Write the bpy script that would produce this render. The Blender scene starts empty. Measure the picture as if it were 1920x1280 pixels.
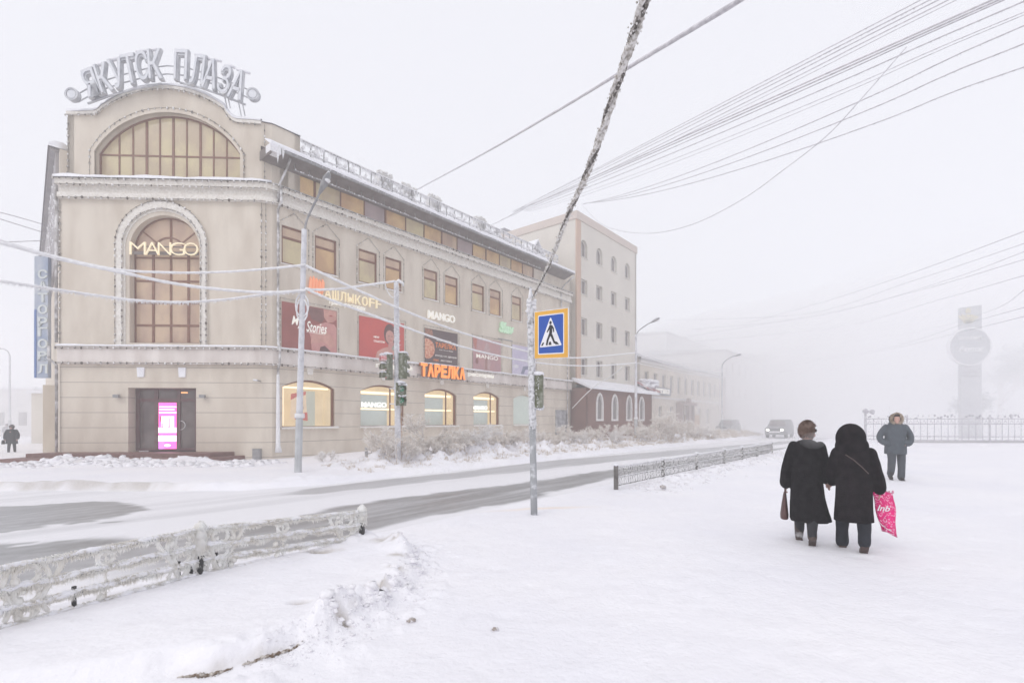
import bpy, bmesh, math, random
import numpy as np
from mathutils import Vector, Matrix
from mathutils.geometry import tessellate_polygon
R = math.radians
random.seed(7)
sc = bpy.context.scene
col = sc.collection

# ---------------------------------------------------------------- camera
F, CX, HY, CH = 930.0, 960.0, 788.0, 1.6       # focal length in photo pixels, horizon row, eye height
cam_d = bpy.data.cameras.new('camera')
cam = bpy.data.objects.new('camera', cam_d); col.objects.link(cam)
cam.location = (0, 0, CH); cam.rotation_euler = (R(90), 0, 0)
cam_d.sensor_width = 36; cam_d.lens = 36*F/1920
cam_d.shift_y = (HY-640)/1920
cam_d.clip_start = .05; cam_d.clip_end = 2000
sc.camera = cam

# ---------------------------------------------------------------- world and light (overcast, freezing fog)
SUN_EL, SUN_ROT = R(38), R(215)
w = bpy.data.worlds.new("World"); sc.world = w; w.use_nodes = True
nt = w.node_tree; nt.nodes.clear()
o_ = nt.nodes.new('ShaderNodeOutputWorld')
sky = nt.nodes.new('ShaderNodeTexSky'); sky.sky_type = 'NISHITA'; sky.sun_disc = False
sky.sun_elevation = SUN_EL; sky.sun_rotation = SUN_ROT; sky.dust_density = 6
hs = nt.nodes.new('ShaderNodeHueSaturation'); hs.inputs['Saturation'].default_value = .25
b1 = nt.nodes.new('ShaderNodeBackground'); b1.inputs['Strength'].default_value = .02
b2 = nt.nodes.new('ShaderNodeBackground'); b2.inputs['Color'].default_value = (.885, .888, .950, 1); b2.inputs['Strength'].default_value = .95
ad = nt.nodes.new('ShaderNodeAddShader')
nt.links.new(sky.outputs[0], hs.inputs['Color']); nt.links.new(hs.outputs[0], b1.inputs['Color'])
nt.links.new(b1.outputs[0], ad.inputs[0]); nt.links.new(b2.outputs[0], ad.inputs[1]); nt.links.new(ad.outputs[0], o_.inputs['Surface'])
sd = bpy.data.lights.new('sun', 'SUN'); sd.energy = .6; sd.angle = R(25); sd.color = (1, .97, .93)
so = bpy.data.objects.new('sun', sd); col.objects.link(so)
so.rotation_euler = (R(90)-SUN_EL, 0, R(180)-SUN_ROT+R(0)); so.location = (0, 0, 60)
sc.view_settings.view_transform = 'Standard'; sc.view_settings.look = 'None'
sc.view_settings.exposure = .03; sc.view_settings.gamma = 1
sc.render.engine = 'CYCLES'
cy = sc.cycles
cy.use_denoising = True; cy.max_bounces = 12; cy.diffuse_bounces = 9; cy.transmission_bounces = 10; cy.volume_bounces = 8
cy.transparent_max_bounces = 12; cy.sample_clamp_indirect = 6
cy.caustics_reflective = False; cy.caustics_refractive = False

# ---------------------------------------------------------------- helpers
def at(px, py, Y):
    return Vector(((px-CX)/F*Y, Y, CH+(HY-py)/F*Y))
def gnd(px, py, z=0.0):
    Y = F*(CH-z)/(py-HY)
    return Vector(((px-CX)/F*Y, Y, z))

class Frame:
    """a vertical wall plane: s runs along it, w out of it, z up"""
    def __init__(s, o, d):
        s.o = Vector((o[0], o[1])); s.u = Vector(d).normalized(); s.n = Vector((s.u.y, -s.u.x))
    def P(s, a, w, z):
        q = s.o+s.u*a+s.n*w
        return (q.x, q.y, z)
    def hit(s, px, py, w=0.0):
        k = (px-CX)/F
        o = s.o+s.n*w
        # o + u*a = (k*Y, Y)
        a = (k*o.y-o.x)/(s.u.x-k*s.u.y)
        Y = o.y+s.u.y*a
        return a, CH+(HY-py)/F*Y
    def sx(s, px, w=0.0): return s.hit(px, 0, w)[0]
    def zy(s, px, py, w=0.0): return s.hit(px, py, w)[1]

class MB:
    def __init__(s): s.v = []; s.f = []; s.m = []; s.sm = []
    def add(s, vs, fs, mi=0, smooth=False):
        b = len(s.v); s.v.extend(tuple(q) for q in vs)
        for f in fs: s.f.append(tuple(b+i for i in f)); s.m.append(mi); s.sm.append(smooth)
    def hexa(s, c, mi=0):
        s.add(c, [(0,3,2,1),(4,5,6,7),(0,1,5,4),(1,2,6,5),(2,3,7,6),(3,0,4,7)], mi)
    def box(s, x0, x1, y0, y1, z0, z1, mi=0):
        s.hexa([(x0,y0,z0),(x1,y0,z0),(x1,y1,z0),(x0,y1,z0),(x0,y0,z1),(x1,y0,z1),(x1,y1,z1),(x0,y1,z1)], mi)
    def fbox(s, fr, a0, a1, w0, w1, z0, z1, mi=0):
        P = fr.P
        s.hexa([P(a0,w1,z0),P(a1,w1,z0),P(a1,w0,z0),P(a0,w0,z0),P(a0,w1,z1),P(a1,w1,z1),P(a1,w0,z1),P(a0,w0,z1)], mi)
    def fprism(s, fr, poly, w0, w1, mi=0, smooth=False):
        n = len(poly)
        vs = [fr.P(a, w1, z) for a, z in poly]+[fr.P(a, w0, z) for a, z in poly]
        fs = [tuple(range(n)), tuple(range(2*n-1, n-1, -1))]+[(i, n+i, n+(i+1) % n, (i+1) % n) for i in range(n)]
        s.add(vs, fs, mi, smooth)
    def ring(s, fr, outer, inner, w0, w1, mi=0):
        n = len(outer)
        vs = [fr.P(a,w1,z) for a,z in outer]+[fr.P(a,w1,z) for a,z in inner]+[fr.P(a,w0,z) for a,z in outer]+[fr.P(a,w0,z) for a,z in inner]
        fs = []
        for i in range(n):
            j = (i+1) % n
            fs += [(i,j,n+j,n+i),(n+i,n+j,3*n+j,3*n+i),(i,2*n+i,2*n+j,j),(2*n+i,3*n+i,3*n+j,2*n+j)]
        s.add(vs, fs, mi)
    def tube(s, pts, r, n=8, mi=0, jit=0.0, smooth=True, flat=1.0):
        pts = [Vector(p) for p in pts]; k = len(pts)
        rs = r if isinstance(r, (list, tuple)) else [r]*k
        vs = []; up = Vector((0,0,1)); prev = None
        for i, p in enumerate(pts):
            t = (pts[min(i+1,k-1)]-pts[max(i-1,0)])
            if t.length < 1e-9: t = Vector((0,0,1))
            t.normalize()
            if prev is None:
                a = up if abs(t.z) < .9 else Vector((1,0,0))
                x = t.cross(a).normalized()
            else:
                x = (prev-t*prev.dot(t)).normalized()
            prev = x; y = t.cross(x)
            for j in range(n):
                q = 2*math.pi*j/n; rr = rs[i]*(1+(random.uniform(-jit, jit) if jit else 0))
                vs.append(p+x*math.cos(q)*rr+y*math.sin(q)*rr*flat)
        fs = [(i*n+j, i*n+(j+1)%n, (i+1)*n+(j+1)%n, (i+1)*n+j) for i in range(k-1) for j in range(n)]
        fs += [tuple(range(n-1,-1,-1)), tuple((k-1)*n+j for j in range(n))]
        s.add(vs, fs, mi, smooth)
    def spike(s, p, d, L, r, mi=0):
        p = Vector(p); d = Vector(d).normalized()
        x = d.orthogonal().normalized(); y = d.cross(x)
        a = random.uniform(0, 2)
        vs = [p+x*math.cos(a+k*2.094)*r+y*math.sin(a+k*2.094)*r for k in range(3)]+[p+d*L]
        s.add(vs, [(0,1,3),(1,2,3),(2,0,3)], mi)
    def ball(s, c, r, n=8, m=5, mi=0, sc=(1,1,1), jit=0.0):
        vs = []; fs = []
        for i in range(m+1):
            th = math.pi*i/m
            for j in range(n):
                ph = 2*math.pi*j/n; q = 1+(random.uniform(-jit, jit) if jit else 0)
                vs.append((c[0]+r*q*sc[0]*math.sin(th)*math.cos(ph), c[1]+r*q*sc[1]*math.sin(th)*math.sin(ph), c[2]+r*q*sc[2]*math.cos(th)))
        for i in range(m):
            for j in range(n):
                fs.append((i*n+j, (i+1)*n+j, (i+1)*n+(j+1)%n, i*n+(j+1)%n))
        s.add(vs, fs, mi, True)
    def wall(s, fr, outer, holes, w, depth, mi=0, mi_rev=None):
        polys = [outer]+holes
        flat = [q for p in polys for q in p]
        tris = tessellate_polygon([[Vector((a, z, 0)) for a, z in p] for p in polys])
        s.add([fr.P(a, w, z) for a, z in flat], [tuple(t) for t in tris], mi)
        for h in holes:
            n = len(h)
            vs = [fr.P(a,w,z) for a,z in h]+[fr.P(a,w-depth,z) for a,z in h]
            s.add(vs, [(i,(i+1)%n,n+(i+1)%n,n+i) for i in range(n)], mi if mi_rev is None else mi_rev)
    def strip(s, path, w0, w1, z0, z1, mi=0, cap=True):
        a = offset(path, w0); b = offset(path, w1); n = len(path)
        vs = [(p.x,p.y,z0) for p in a]+[(p.x,p.y,z0) for p in b]+[(p.x,p.y,z1) for p in a]+[(p.x,p.y,z1) for p in b]
        fs = []
        for i in range(n-1):
            fs += [(n+i,n+i+1,3*n+i+1,3*n+i),(2*n+i,3*n+i,3*n+i+1,2*n+i+1),(i,i+1,n+i+1,n+i),(i+1,i,2*n+i,2*n+i+1)]
        if cap: fs += [(0,n,3*n,2*n),(n-1,2*n-1,4*n-1,3*n-1)]
        s.add(vs, fs, mi)

def offset(path, w):
    P = [Vector((p[0], p[1])) for p in path]; out = []
    for i, p in enumerate(P):
        ns = []
        if i > 0: d = (p-P[i-1]).normalized(); ns.append(Vector((d.y, -d.x)))
        if i < len(P)-1: d = (P[i+1]-p).normalized(); ns.append(Vector((d.y, -d.x)))
        if len(ns) == 1: out.append(p+ns[0]*w)
        else:
            m = (ns[0]+ns[1]).normalized(); out.append(p+m*(w/max(.3, m.dot(ns[0]))))
    return out

def thing(name, label, cat, loc=(0,0,0), group=None):
    o = bpy.data.objects.new(name, None); col.objects.link(o); o.location = loc
    o.empty_display_size = .3
    o['label'] = label; o['category'] = cat
    if group: o['group'] = group
    return o
def rootloc(p):
    L = Vector((0,0,0))
    while p is not None: L += p.location; p = p.parent
    return L
def obj(name, mb, mats, parent=None, label=None, weld=False):
    """link a builder as one mesh object; builder coordinates are world coordinates"""
    me = bpy.data.meshes.new(name)
    L = rootloc(parent)
    if parent is None and mb.v:
        a = np.array(mb.v); L = Vector(((a[:,0].min()+a[:,0].max())/2, (a[:,1].min()+a[:,1].max())/2, a[:,2].min()))
    vs = [(x-L.x, y-L.y, z-L.z) for x, y, z in mb.v]
    me.from_pydata(vs, [], mb.f)
    mats = mats if isinstance(mats, (list, tuple)) else [mats]
    for m in mats: me.materials.append(m)
    me.polygons.foreach_set('material_index', mb.m)
    me.polygons.foreach_set('use_smooth', mb.sm)
    me.update(); me.validate(clean_customdata=False)
    o = bpy.data.objects.new(name, me); col.objects.link(o)
    if parent is None: o.location = L
    else: o.parent = parent
    if label: o['label'] = label
    return o
def tag(o, label, cat, group=None):
    o['label'] = label; o['category'] = cat
    if group: o['group'] = group
    return o
def struct(name, mb, mats):
    o = obj(name, mb, mats); o['kind'] = 'structure'; return o
def copy_tree(o, parent=None):
    c = o.copy(); col.objects.link(c)
    if parent is not None: c.parent = parent
    for ch in list(o.children): copy_tree(ch, c)
    return c
def text_mesh(txt, size=1.0, ext=.05, bevel=0.0, bold=0.0, shear=0.0, space=1.0):
    cu = bpy.data.curves.new('t', 'FONT'); cu.body = txt; cu.size = size; cu.extrude = ext; cu.offset = bold
    cu.bevel_depth = bevel; cu.align_x = 'CENTER'; cu.align_y = 'CENTER'; cu.shear = shear; cu.resolution_u = 4
    cu.space_character = space
    o = bpy.data.objects.new('t', cu); col.objects.link(o)
    bpy.context.view_layer.update()
    dg = bpy.context.evaluated_depsgraph_get()
    me = bpy.data.meshes.new_from_object(o.evaluated_get(dg))
    col.objects.unlink(o); bpy.data.objects.remove(o); bpy.data.curves.remove(cu)
    vs = np.array([v.co[:] for v in me.vertices]) if len(me.vertices) else np.zeros((0,3))
    fs = [tuple(p.vertices) for p in me.polygons]
    bpy.data.meshes.remove(me)
    return vs, fs
def put_text(mb, fr, txt, a0, a1, zc, h, w, ext=.04, mi=0, bold=0.0, zc1=None, shear=0.0, space=1.0, rot=0.0, mirror=False):
    """letters fitted between a0 and a1 on a wall frame, height h"""
    vs, fs = text_mesh(txt, 1, .5, 0, bold, shear, space)
    if len(vs) == 0: return
    mn, mx = vs.min(0), vs.max(0)
    x = (vs[:,0]-mn[0])/(mx[0]-mn[0]); y = (vs[:,1]-mn[1])/(mx[1]-mn[1])-.5; z = vs[:,2]+.5
    if mirror: x = 1-x
    zc1 = zc if zc1 is None else zc1
    lx = (x-.5)*(a1-a0); ly = y*h
    c, s_ = math.cos(rot), math.sin(rot)
    px = lx*c-ly*s_+(a0+a1)/2; pz = lx*s_+ly*c+zc+(zc1-zc)*x
    mb.add([fr.P(px[i], w+z[i]*ext, pz[i]) for i in range(len(vs))], fs, mi)

def arch_pts(a0, a1, z0, zs, zt, n=18):
    """opening outline: straight jambs to zs, circular segment up to zt"""
    c = (a1-a0)/2; rise = max(zt-zs, 1e-3); Rr = (c*c+rise*rise)/(2*rise); cz = zt-Rr; cx = (a0+a1)/2
    th = math.atan2(zs-cz, c)
    pts = [(a0, z0), (a1, z0)]
    for i in range(n+1):
        t = th+(math.pi-2*th)*i/n
        pts.append((cx+Rr*math.cos(t), cz+Rr*math.sin(t)))
    return pts
def arch_z(a, a0, a1, zs, zt):
    c = (a1-a0)/2; rise = max(zt-zs, 1e-3); Rr = (c*c+rise*rise)/(2*rise); cz = zt-Rr; x = a-(a0+a1)/2
    return cz+math.sqrt(max(Rr*Rr-x*x, 0))
def rect_pts(a0, a1, z0, z1): return [(a0,z0),(a1,z0),(a1,z1),(a0,z1)]
def catmull(P, n=8):
    P = [Vector(p) for p in P]; out = []
    for i in range(len(P)-1):
        p0 = P[max(i-1,0)]; p1 = P[i]; p2 = P[i+1]; p3 = P[min(i+2, len(P)-1)]
        for k in range(n):
            t = k/n
            out.append(.5*((2*p1)+(p2-p0)*t+(2*p0-5*p1+4*p2-p3)*t*t+(3*p1-p0-3*p2+p3)*t**3))
    out.append(P[-1]); return out

_rng = np.random.RandomState(3); _T = _rng.rand(256, 256)
def vnoise(x, y):
    x = np.asarray(x, float); y = np.asarray(y, float)
    xi = np.floor(x).astype(int); yi = np.floor(y).astype(int); fx = x-xi; fy = y-yi
    fx = fx*fx*(3-2*fx); fy = fy*fy*(3-2*fy)
    g = lambda a, b: _T[a % 256, b % 256]
    return (g(xi,yi)*(1-fx)+g(xi+1,yi)*fx)*(1-fy)+(g(xi,yi+1)*(1-fx)+g(xi+1,yi+1)*fx)*fy
def fbm(x, y, o=4):
    r = 0; a = .5
    for i in range(o):
        r = r+a*(vnoise(x*2**i+17.3*i, y*2**i+9.1*i)-.5); a *= .5
    return r   # about -0.4..0.4
def sstep(x, a, b):
    t = np.clip((x-a)/(b-a), 0, 1); return t*t*(3-2*t)

def rime_mat(name, c, c2, scale, tr=.45):
    """frost lets light through: diffuse mixed with translucent"""
    m = mat(name, c, .9, c2, scale); nt = m.node_tree; b = nt.nodes['Principled BSDF']; o = nt.nodes['Material Output']
    t = nt.nodes.new('ShaderNodeBsdfTranslucent'); nt.links.new(b.inputs['Base Color'].links[0].from_socket, t.inputs['Color'])
    x = nt.nodes.new('ShaderNodeMixShader'); x.inputs[0].default_value = tr; nt.links.new(b.outputs[0], x.inputs[1]); nt.links.new(t.outputs[0], x.inputs[2]); nt.links.new(x.outputs[0], o.inputs['Surface'])
    return m
# ---------------------------------------------------------------- materials
def mat(name, c, rough=.8, c2=None, scale=3.0, bump=0.0, bscale=20.0, metal=0.0, emit=None, es=0.0, spec=None, contrast=(.35,.65), detail=6, stretch=None, sss=0.0):
    m = bpy.data.materials.new(name); m.use_nodes = True; nt = m.node_tree
    b = nt.nodes['Principled BSDF']; b.inputs['Base Color'].default_value = (*c, 1)
    b.inputs['Roughness'].default_value = rough; b.inputs['Metallic'].default_value = metal
    if spec is not None: b.inputs['Specular IOR Level'].default_value = spec
    tc = nt.nodes.new('ShaderNodeTexCoord'); src = tc.outputs['Object']
    if stretch:
        mp = nt.nodes.new('ShaderNodeMapping'); mp.inputs['Scale'].default_value = stretch
        nt.links.new(src, mp.inputs[0]); src = mp.outputs[0]
    if c2 is None: c2 = tuple(q*.88 for q in c)
    n = nt.nodes.new('ShaderNodeTexNoise'); n.inputs['Scale'].default_value = scale; n.inputs['Detail'].default_value = detail
    nt.links.new(src, n.inputs['Vector'])
    r = nt.nodes.new('ShaderNodeMapRange'); r.inputs[1].default_value = contrast[0]; r.inputs[2].default_value = contrast[1]
    nt.links.new(n.outputs[0], r.inputs[0])
    mx = nt.nodes.new('ShaderNodeMix'); mx.data_type = 'RGBA'; mx.inputs[6].default_value = (*c, 1); mx.inputs[7].default_value = (*c2, 1)
    nt.links.new(r.outputs[0], mx.inputs[0]); nt.links.new(mx.outputs[2], b.inputs['Base Color'])
    if bump:
        n2 = nt.nodes.new('ShaderNodeTexNoise'); n2.inputs['Scale'].default_value = bscale; n2.inputs['Detail'].default_value = 4
        nt.links.new(src, n2.inputs['Vector'])
        bp = nt.nodes.new('ShaderNodeBump'); bp.inputs['Strength'].default_value = bump; bp.inputs['Distance'].default_value = .02
        nt.links.new(n2.outputs[0], bp.inputs['Height']); nt.links.new(bp.outputs[0], b.inputs['Normal'])
    if emit: b.inputs['Emission Color'].default_value = (*emit, 1); b.inputs['Emission Strength'].default_value = es
    return m
M = {}
M['snow'] = mat('snow', (.86,.86,.89), .75, (.80,.80,.845), 1.3, .35, 28)
M['snow_b'] = mat('snow_clean', (.85,.85,.88), .8, (.78,.78,.82), 4, .4, 40)
M['frost'] = mat('hoarfrost', (.80,.80,.80), .85, (.62,.60,.57), 9, .5, 60)
M['frost_w'] = mat('hoarfrost_white', (.83,.83,.85), .85, (.72,.71,.72), 12, .4, 60)
M['twig'] = mat('frosted_twigs', (.76,.73,.71), .9, (.55,.49,.44), 14)
M['stucco'] = mat('beige_stucco', (.665,.60,.51), .92, (.545,.475,.395), 1.3, .3, 60, stretch=(1,1,.3), contrast=(.38,.72), detail=9)
M['stucco_l'] = mat('pale_moulding', (.80,.77,.72), .9, (.66,.62,.56), 9, .3, 50)
M['rust'] = mat('fascia_paint', (.75,.70,.66), .85, (.58,.52,.48), 1.2, .1, 30, stretch=(1,1,.3))
M['brown'] = mat('brown_window_frame', (.16,.06,.035), .5, (.22,.10,.06), 5)
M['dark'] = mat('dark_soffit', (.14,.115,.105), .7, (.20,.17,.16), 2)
M['gutter'] = mat('grey_metal', (.22,.22,.23), .5, (.35,.34,.34), 6, metal=.3)
M['black'] = mat('black_iron', (.02,.02,.022), .5, (.04,.04,.04), 8)
M['steps'] = mat('red_granite', (.16,.075,.065), .6, (.22,.12,.10), 12)
# ================================================================ ground and road
A0 = Vector((-11.757, 25.14)); FA = Frame(A0, (.6354, .7724)); U, N = FA.u, FA.n
def tw(x, y):
    dx = x-A0.x; dy = y-A0.y
    return dx*U.x+dy*U.y, dx*N.x+dy*N.y
W_NEAR = 18.64
_kt = np.array([-90., -22., -10.5, -7.8, -6.6, -5.0, 400.]); _kw = np.array([-82., -5.4, 7.57, 10.9, 12.1, 12.57, 12.57])
def wkerb(t): return np.interp(t, _kt, _kw)
BED = [(-7.5,-1.5),(-3.9,3.75),(-3.2,4.85),(-1.84,6.25),(-1.35,6.15),(-1.10,5.55),(-1.02,4.75),(-1.22,4.15),(-1.40,3.68),(-1.66,3.34),(-1.95,3.16),(-2.35,2.97),(-3.2,2.6),(-4.6,1.7),(-6.2,-1.5)]
def sdist(x, y, poly):
    x = np.asarray(x, float); y = np.asarray(y, float)
    d = np.full(x.shape, 1e9); ins = np.zeros(x.shape, bool); n = len(poly)
    for i in range(n):
        ax, ay = poly[i]; bx, by = poly[(i+1) % n]
        ex, ey = bx-ax, by-ay; t = np.clip(((x-ax)*ex+(y-ay)*ey)/(ex*ex+ey*ey), 0, 1)
        d = np.minimum(d, np.hypot(x-ax-ex*t, y-ay-ey*t))
        c = ((ay > y) != (by > y)) & (x < (bx-ax)*(y-ay)/((by-ay) if by != ay else 1e-9)+ax)
        ins ^= c
    return np.where(ins, -d, d)
_r = random.Random(4); DENTS = []
for _k in range(260):
    _a = _r.gauss(.15,.5); DENTS.append((_r.uniform(-.6, 9), _r.uniform(2.5, 12), math.cos(_a), math.sin(_a), _r.uniform(.008, .032)))
def base_h(x, y):
    return -.32*sstep(y, 15, 23)*sstep(-x, 5, 12)
def H(x, y):
    x = np.asarray(x, float); y = np.asarray(y, float)
    t, wv = tw(x, y); wk = wkerb(t)
    h = base_h(x, y)
    near = sstep(wv, W_NEAR-.05, W_NEAR+.5); far = sstep(wk-wv, -.02, .25)
    h = h-.13*(1-np.maximum(near, far))
    # trodden plaza snow
    h = h+near*(fbm(x*.5, y*.5, 3)*.05+fbm(x*3.1, y*3.1, 4)*.034)
    for (a, b, c_, s_, dp) in DENTS:
        u_ = (x-a)*c_+(y-b)*s_; v_ = -(x-a)*s_+(y-b)*c_; h = h-near*dp*np.exp(-((u_/.05)**2+(v_/.12)**2))
    # planting bed in front of the near fence
    d = sdist(x, y, BED)+fbm(x*2.2, y*2.2, 3)*.15
    lipm = np.clip(sum(np.exp(-(((x-a_)/.13)**2+((y-b_)/.16)**2)) for a_, b_ in ((-1.93,3.18),(-1.66,3.33)))*1.3, 0, 1)
    bed = sstep(-d, -.05, .16)*(1-lipm)+sstep(-d, -.03, .05)*lipm
    h = h+bed*(.15+fbm(x*1.2, y*1.2, 3)*.05)
    rim = np.exp(-((d+.06)/.17)**2)*sstep(x, -2.6, -1.2)
    h = h+rim*np.maximum(0, fbm(x*3.2+3, y*3.2, 5)+.14)*.55
    lum = np.exp(-(np.maximum(d, 0)/.55)**2)*(d > -.1)*sstep(x, -3.5, -1.4)
    h = h+lum*np.maximum(0, fbm(x*6+40, y*6, 4)+.02)*.22
    # pits in the bed
    for (a, b, rr, dp) in ((-1.73,4.04,.07,.08),(-1.30,3.80,.07,.07),(-1.20,4.45,.08,.08),(-2.15,5.55,.14,.06)):
        h = h-dp*np.exp(-(((x-a)/rr)**2+((y-b)/(rr*.6))**2))
    # ploughed snow along the second fence
    e = np.exp(-((wv-(W_NEAR+1.45))/.42)**2)*sstep(t, -1.2+(-A0.y*0), 0)*(1-sstep(t, 16, 22))
    e = e*sstep(t, -2.2, -1.0)
    h = h+e*(.05+np.maximum(0, fbm(x*3.5, y*3.5, 4)+.1)*.38)
    # verge bank with frozen grass along the far kerb
    dk = wk-wv
    vb = np.exp(-((dk-2.4)/1.5)**2)*sstep(t, -4.5, 0.5)*(1-sstep(t, 48, 60))
    h = h+vb*(.20+np.maximum(0, fbm(x*1.9, y*1.9, 5)+.12)*1.25)
    # snow pile in front of the steps
    px_ = np.exp(-((y-20.6-.25*np.sin(x*.9))/1.15)**2)*sstep(x, -22.5, -18)*(1-sstep(x, -11.2, -9.4))
    h = h+px_*(.15+np.maximum(0, fbm(x*.55+5, y*.7, 5)+.06)*1.15)
    pk = np.exp(-((dk-.7)/.5)**2)*(t < -4)*sstep(x, -25, -16)
    h = h+pk*np.maximum(0, fbm(x*2, y*2, 4)+.1)*.35
    h = h+far*fbm(x*.8, y*.8, 3)*.05+np.exp(-((dk-.22)/.2)**2)*(t < -7)*(.07+.10*fbm(x*3, y*3, 3))
    return h
def axis(segs):
    out = [segs[0][0]]
    for a, b, st in segs:
        n = max(1, int(round((b-a)/st))); out += [a+(b-a)*(i+1)/n for i in range(n)]
    return np.array(out)
gx = axis([(-190,-60,10),(-60,-28,1.2),(-28,-9,.16),(-9,-4.2,.09),(-4.2,-2.7,.032),(-2.7,-.6,.02),(-.6,8,.085),(8,22,.22),(22,60,1.0),(60,240,10)])
gy = axis([(-25,0,1.5),(0,2.4,.2),(2.4,3.1,.034),(3.1,6.4,.022),(6.4,6.8,.034),(6.8,14,.08),(14,26,.14),(26,50,.4),(50,90,1.5),(90,330,12)])
X, Y = np.meshgrid(gx, gy)
Z = H(X, Y)
t_, w_ = tw(X, Y)
inroad = (w_ < W_NEAR-.02) & (w_ > wkerb(t_)+.05)
Z = np.where(inroad, np.minimum(Z, -.155+base_h(X, Y)), Z)
nx, ny = len(gx), len(gy)
me = bpy.data.meshes.new('ground')
vs = np.stack([X.ravel(), Y.ravel(), Z.ravel()], 1)
i, j = np.meshgrid(np.arange(nx-1), np.arange(ny-1)); a = (j*nx+i).ravel()
fs = np.stack([a, a+1, a+nx+1, a+nx], 1)
me.from_pydata(vs.tolist(), [], fs.tolist()); me.polygons.foreach_set('use_smooth', [True]*len(fs))
# earth and dead grass showing where the bed edge and pits break the snow
d = sdist(X, Y, BED)+fbm(X*2.2, Y*2.2, 3)*.15
dirt = np.zeros(X.shape)
for (a_, b_, rx, ry, k) in ((-1.73,4.05,.06,.03,1.1),(-1.30,3.80,.06,.05,1.2),(-1.20,4.45,.08,.06,1.0),(-1.16,4.95,.07,.05,.9),(-1.55,5.9,.10,.06,.9),(-1.25,5.4,.08,.05,.9),(-2.15,5.58,.17,.06,.9),(-1.36,5.75,.06,.04,.9)):
    dirt = np.maximum(dirt, k*np.exp(-(((X-a_)/rx)**2+((Y-b_)/ry)**2)))
lipm_ = np.clip(sum(np.exp(-(((X-a_)/.15)**2+((Y-b_)/.16)**2)) for a_, b_ in ((-1.93,3.18),(-1.66,3.33),(-1.32,3.85)))*1.5, 0, 1)
edge_ = np.exp(-((d-.004)/.015)**2)*lipm_*.8
dirt = np.maximum(dirt*.8, .25*edge_*sstep(fbm(X*5+1, Y*5, 2), -.18, -.02)*1.4)
dirt = np.clip(dirt+fbm(X*14, Y*14, 3)*.6*(dirt > .05), 0, 1)
t_, w_ = tw(X, Y)
vg = np.exp(-((wkerb(t_)-w_-1.9)/1.6)**2)*sstep(t_, -4, 0)*(1-sstep(t_, 22, 40))
dirt = np.maximum(dirt, np.clip(vg*(fbm(X*3.3+9, Y*3.3, 4)-.03)*1.9, 0, .38))
pl = np.exp(-((Y-19.6)/1.4)**2)*sstep(X, -22, -16)*(1-sstep(X, -10.5, -8.5))
dirt = np.maximum(dirt, np.clip(pl*(fbm(X*2.2+3, Y*2.2, 4)-.06)*1.8, 0, .3))
e2 = np.exp(-((w_-(W_NEAR+1.5))/.45)**2)*sstep(t_, -2, 0)*(1-sstep(t_, 16, 22))
dirt = np.maximum(dirt, np.clip(e2*(fbm(X*5, Y*5, 4)-.02)*1.6, 0, .35))
kl = np.exp(-((wkerb(t_)-w_-.16)/.24)**2)*sstep(-t_, 7.0, 8.5)*(t_ > -28)
dirt = np.maximum(dirt, np.clip(kl*(.50+fbm(X*4, Y*4, 4)*1.4), 0, .62))
yel = np.exp(-(((X-.55)/.75)**2+((Y-8.95-(X-.5)*.25)/.10)**2))*.5
at_ = me.color_attributes.new('dirt', 'FLOAT_COLOR', 'POINT')
at_.data.foreach_set('color', np.stack([dirt.ravel(), yel.ravel(), 0*dirt.ravel(), 1+0*dirt.ravel()], 1).ravel())
def snow_ground(name):
    m = bpy.data.materials.new(name); m.use_nodes = True; nt = m.node_tree; b = nt.nodes['Principled BSDF']
    b.inputs['Roughness'].default_value = .7
    tc = nt.nodes.new('ShaderNodeTexCoord')
    at_ = nt.nodes.new('ShaderNodeAttribute'); at_.attribute_name = 'dirt'
    sep = nt.nodes.new('ShaderNodeSeparateColor'); nt.links.new(at_.outputs['Color'], sep.inputs[0])
    def noise(s, d=5):
        n = nt.nodes.new('ShaderNodeTexNoise'); n.inputs['Scale'].default_value = s; n.inputs['Detail'].default_value = d
        nt.links.new(tc.outputs['Object'], n.inputs['Vector']); return n
    def mix(f, a, b_):
        x = nt.nodes.new('ShaderNodeMix'); x.data_type = 'RGBA'
        for k, q in ((0, f), (6, a), (7, b_)):
            if hasattr(q, 'is_linked'): nt.links.new(q, x.inputs[k])
            else: x.inputs[k].default_value = q
        return x.outputs[2]
    n1 = noise(.45); n2 = noise(6)
    rr = nt.nodes.new('ShaderNodeMapRange'); rr.inputs[1].default_value = .35; rr.inputs[2].default_value = .7; nt.links.new(n1.outputs[0], rr.inputs[0])
    c = mix(rr.outputs[0], (.87,.86,.885,1), (.81,.805,.85,1))
    r2 = nt.nodes.new('ShaderNodeMapRange'); r2.inputs[1].default_value = .55; r2.inputs[2].default_value = .8; r2.inputs[4].default_value = .5; nt.links.new(n2.outputs[0], r2.inputs[0])
    c = mix(r2.outputs[0], c, (.74,.73,.76,1))
    n3 = noise(30)
    c = mix(sep.outputs[1], c, (.85,.66,.45,1))
    dc = mix(n3.outputs[0], (.24,.19,.14,1), (.60,.56,.50,1))
    c = mix(sep.outputs[0], c, dc)
    nt.links.new(c, b.inputs['Base Color'])
    bp = nt.nodes.new('ShaderNodeBump'); bp.inputs['Strength'].default_value = .7; bp.inputs['Distance'].default_value = .025
    ns = nt.nodes.new('ShaderNodeMath'); ns.operation = 'MULTIPLY_ADD'; nt.links.new(noise(22, 4).outputs[0], ns.inputs[0]); ns.inputs[1].default_value = .6
    nt.links.new(noise(5, 3).outputs[0], ns.inputs[2])
    nt.links.new(ns.outputs[0], bp.inputs['Height']); nt.links.new(bp.outputs[0], b.inputs['Normal'])
    return m
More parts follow.
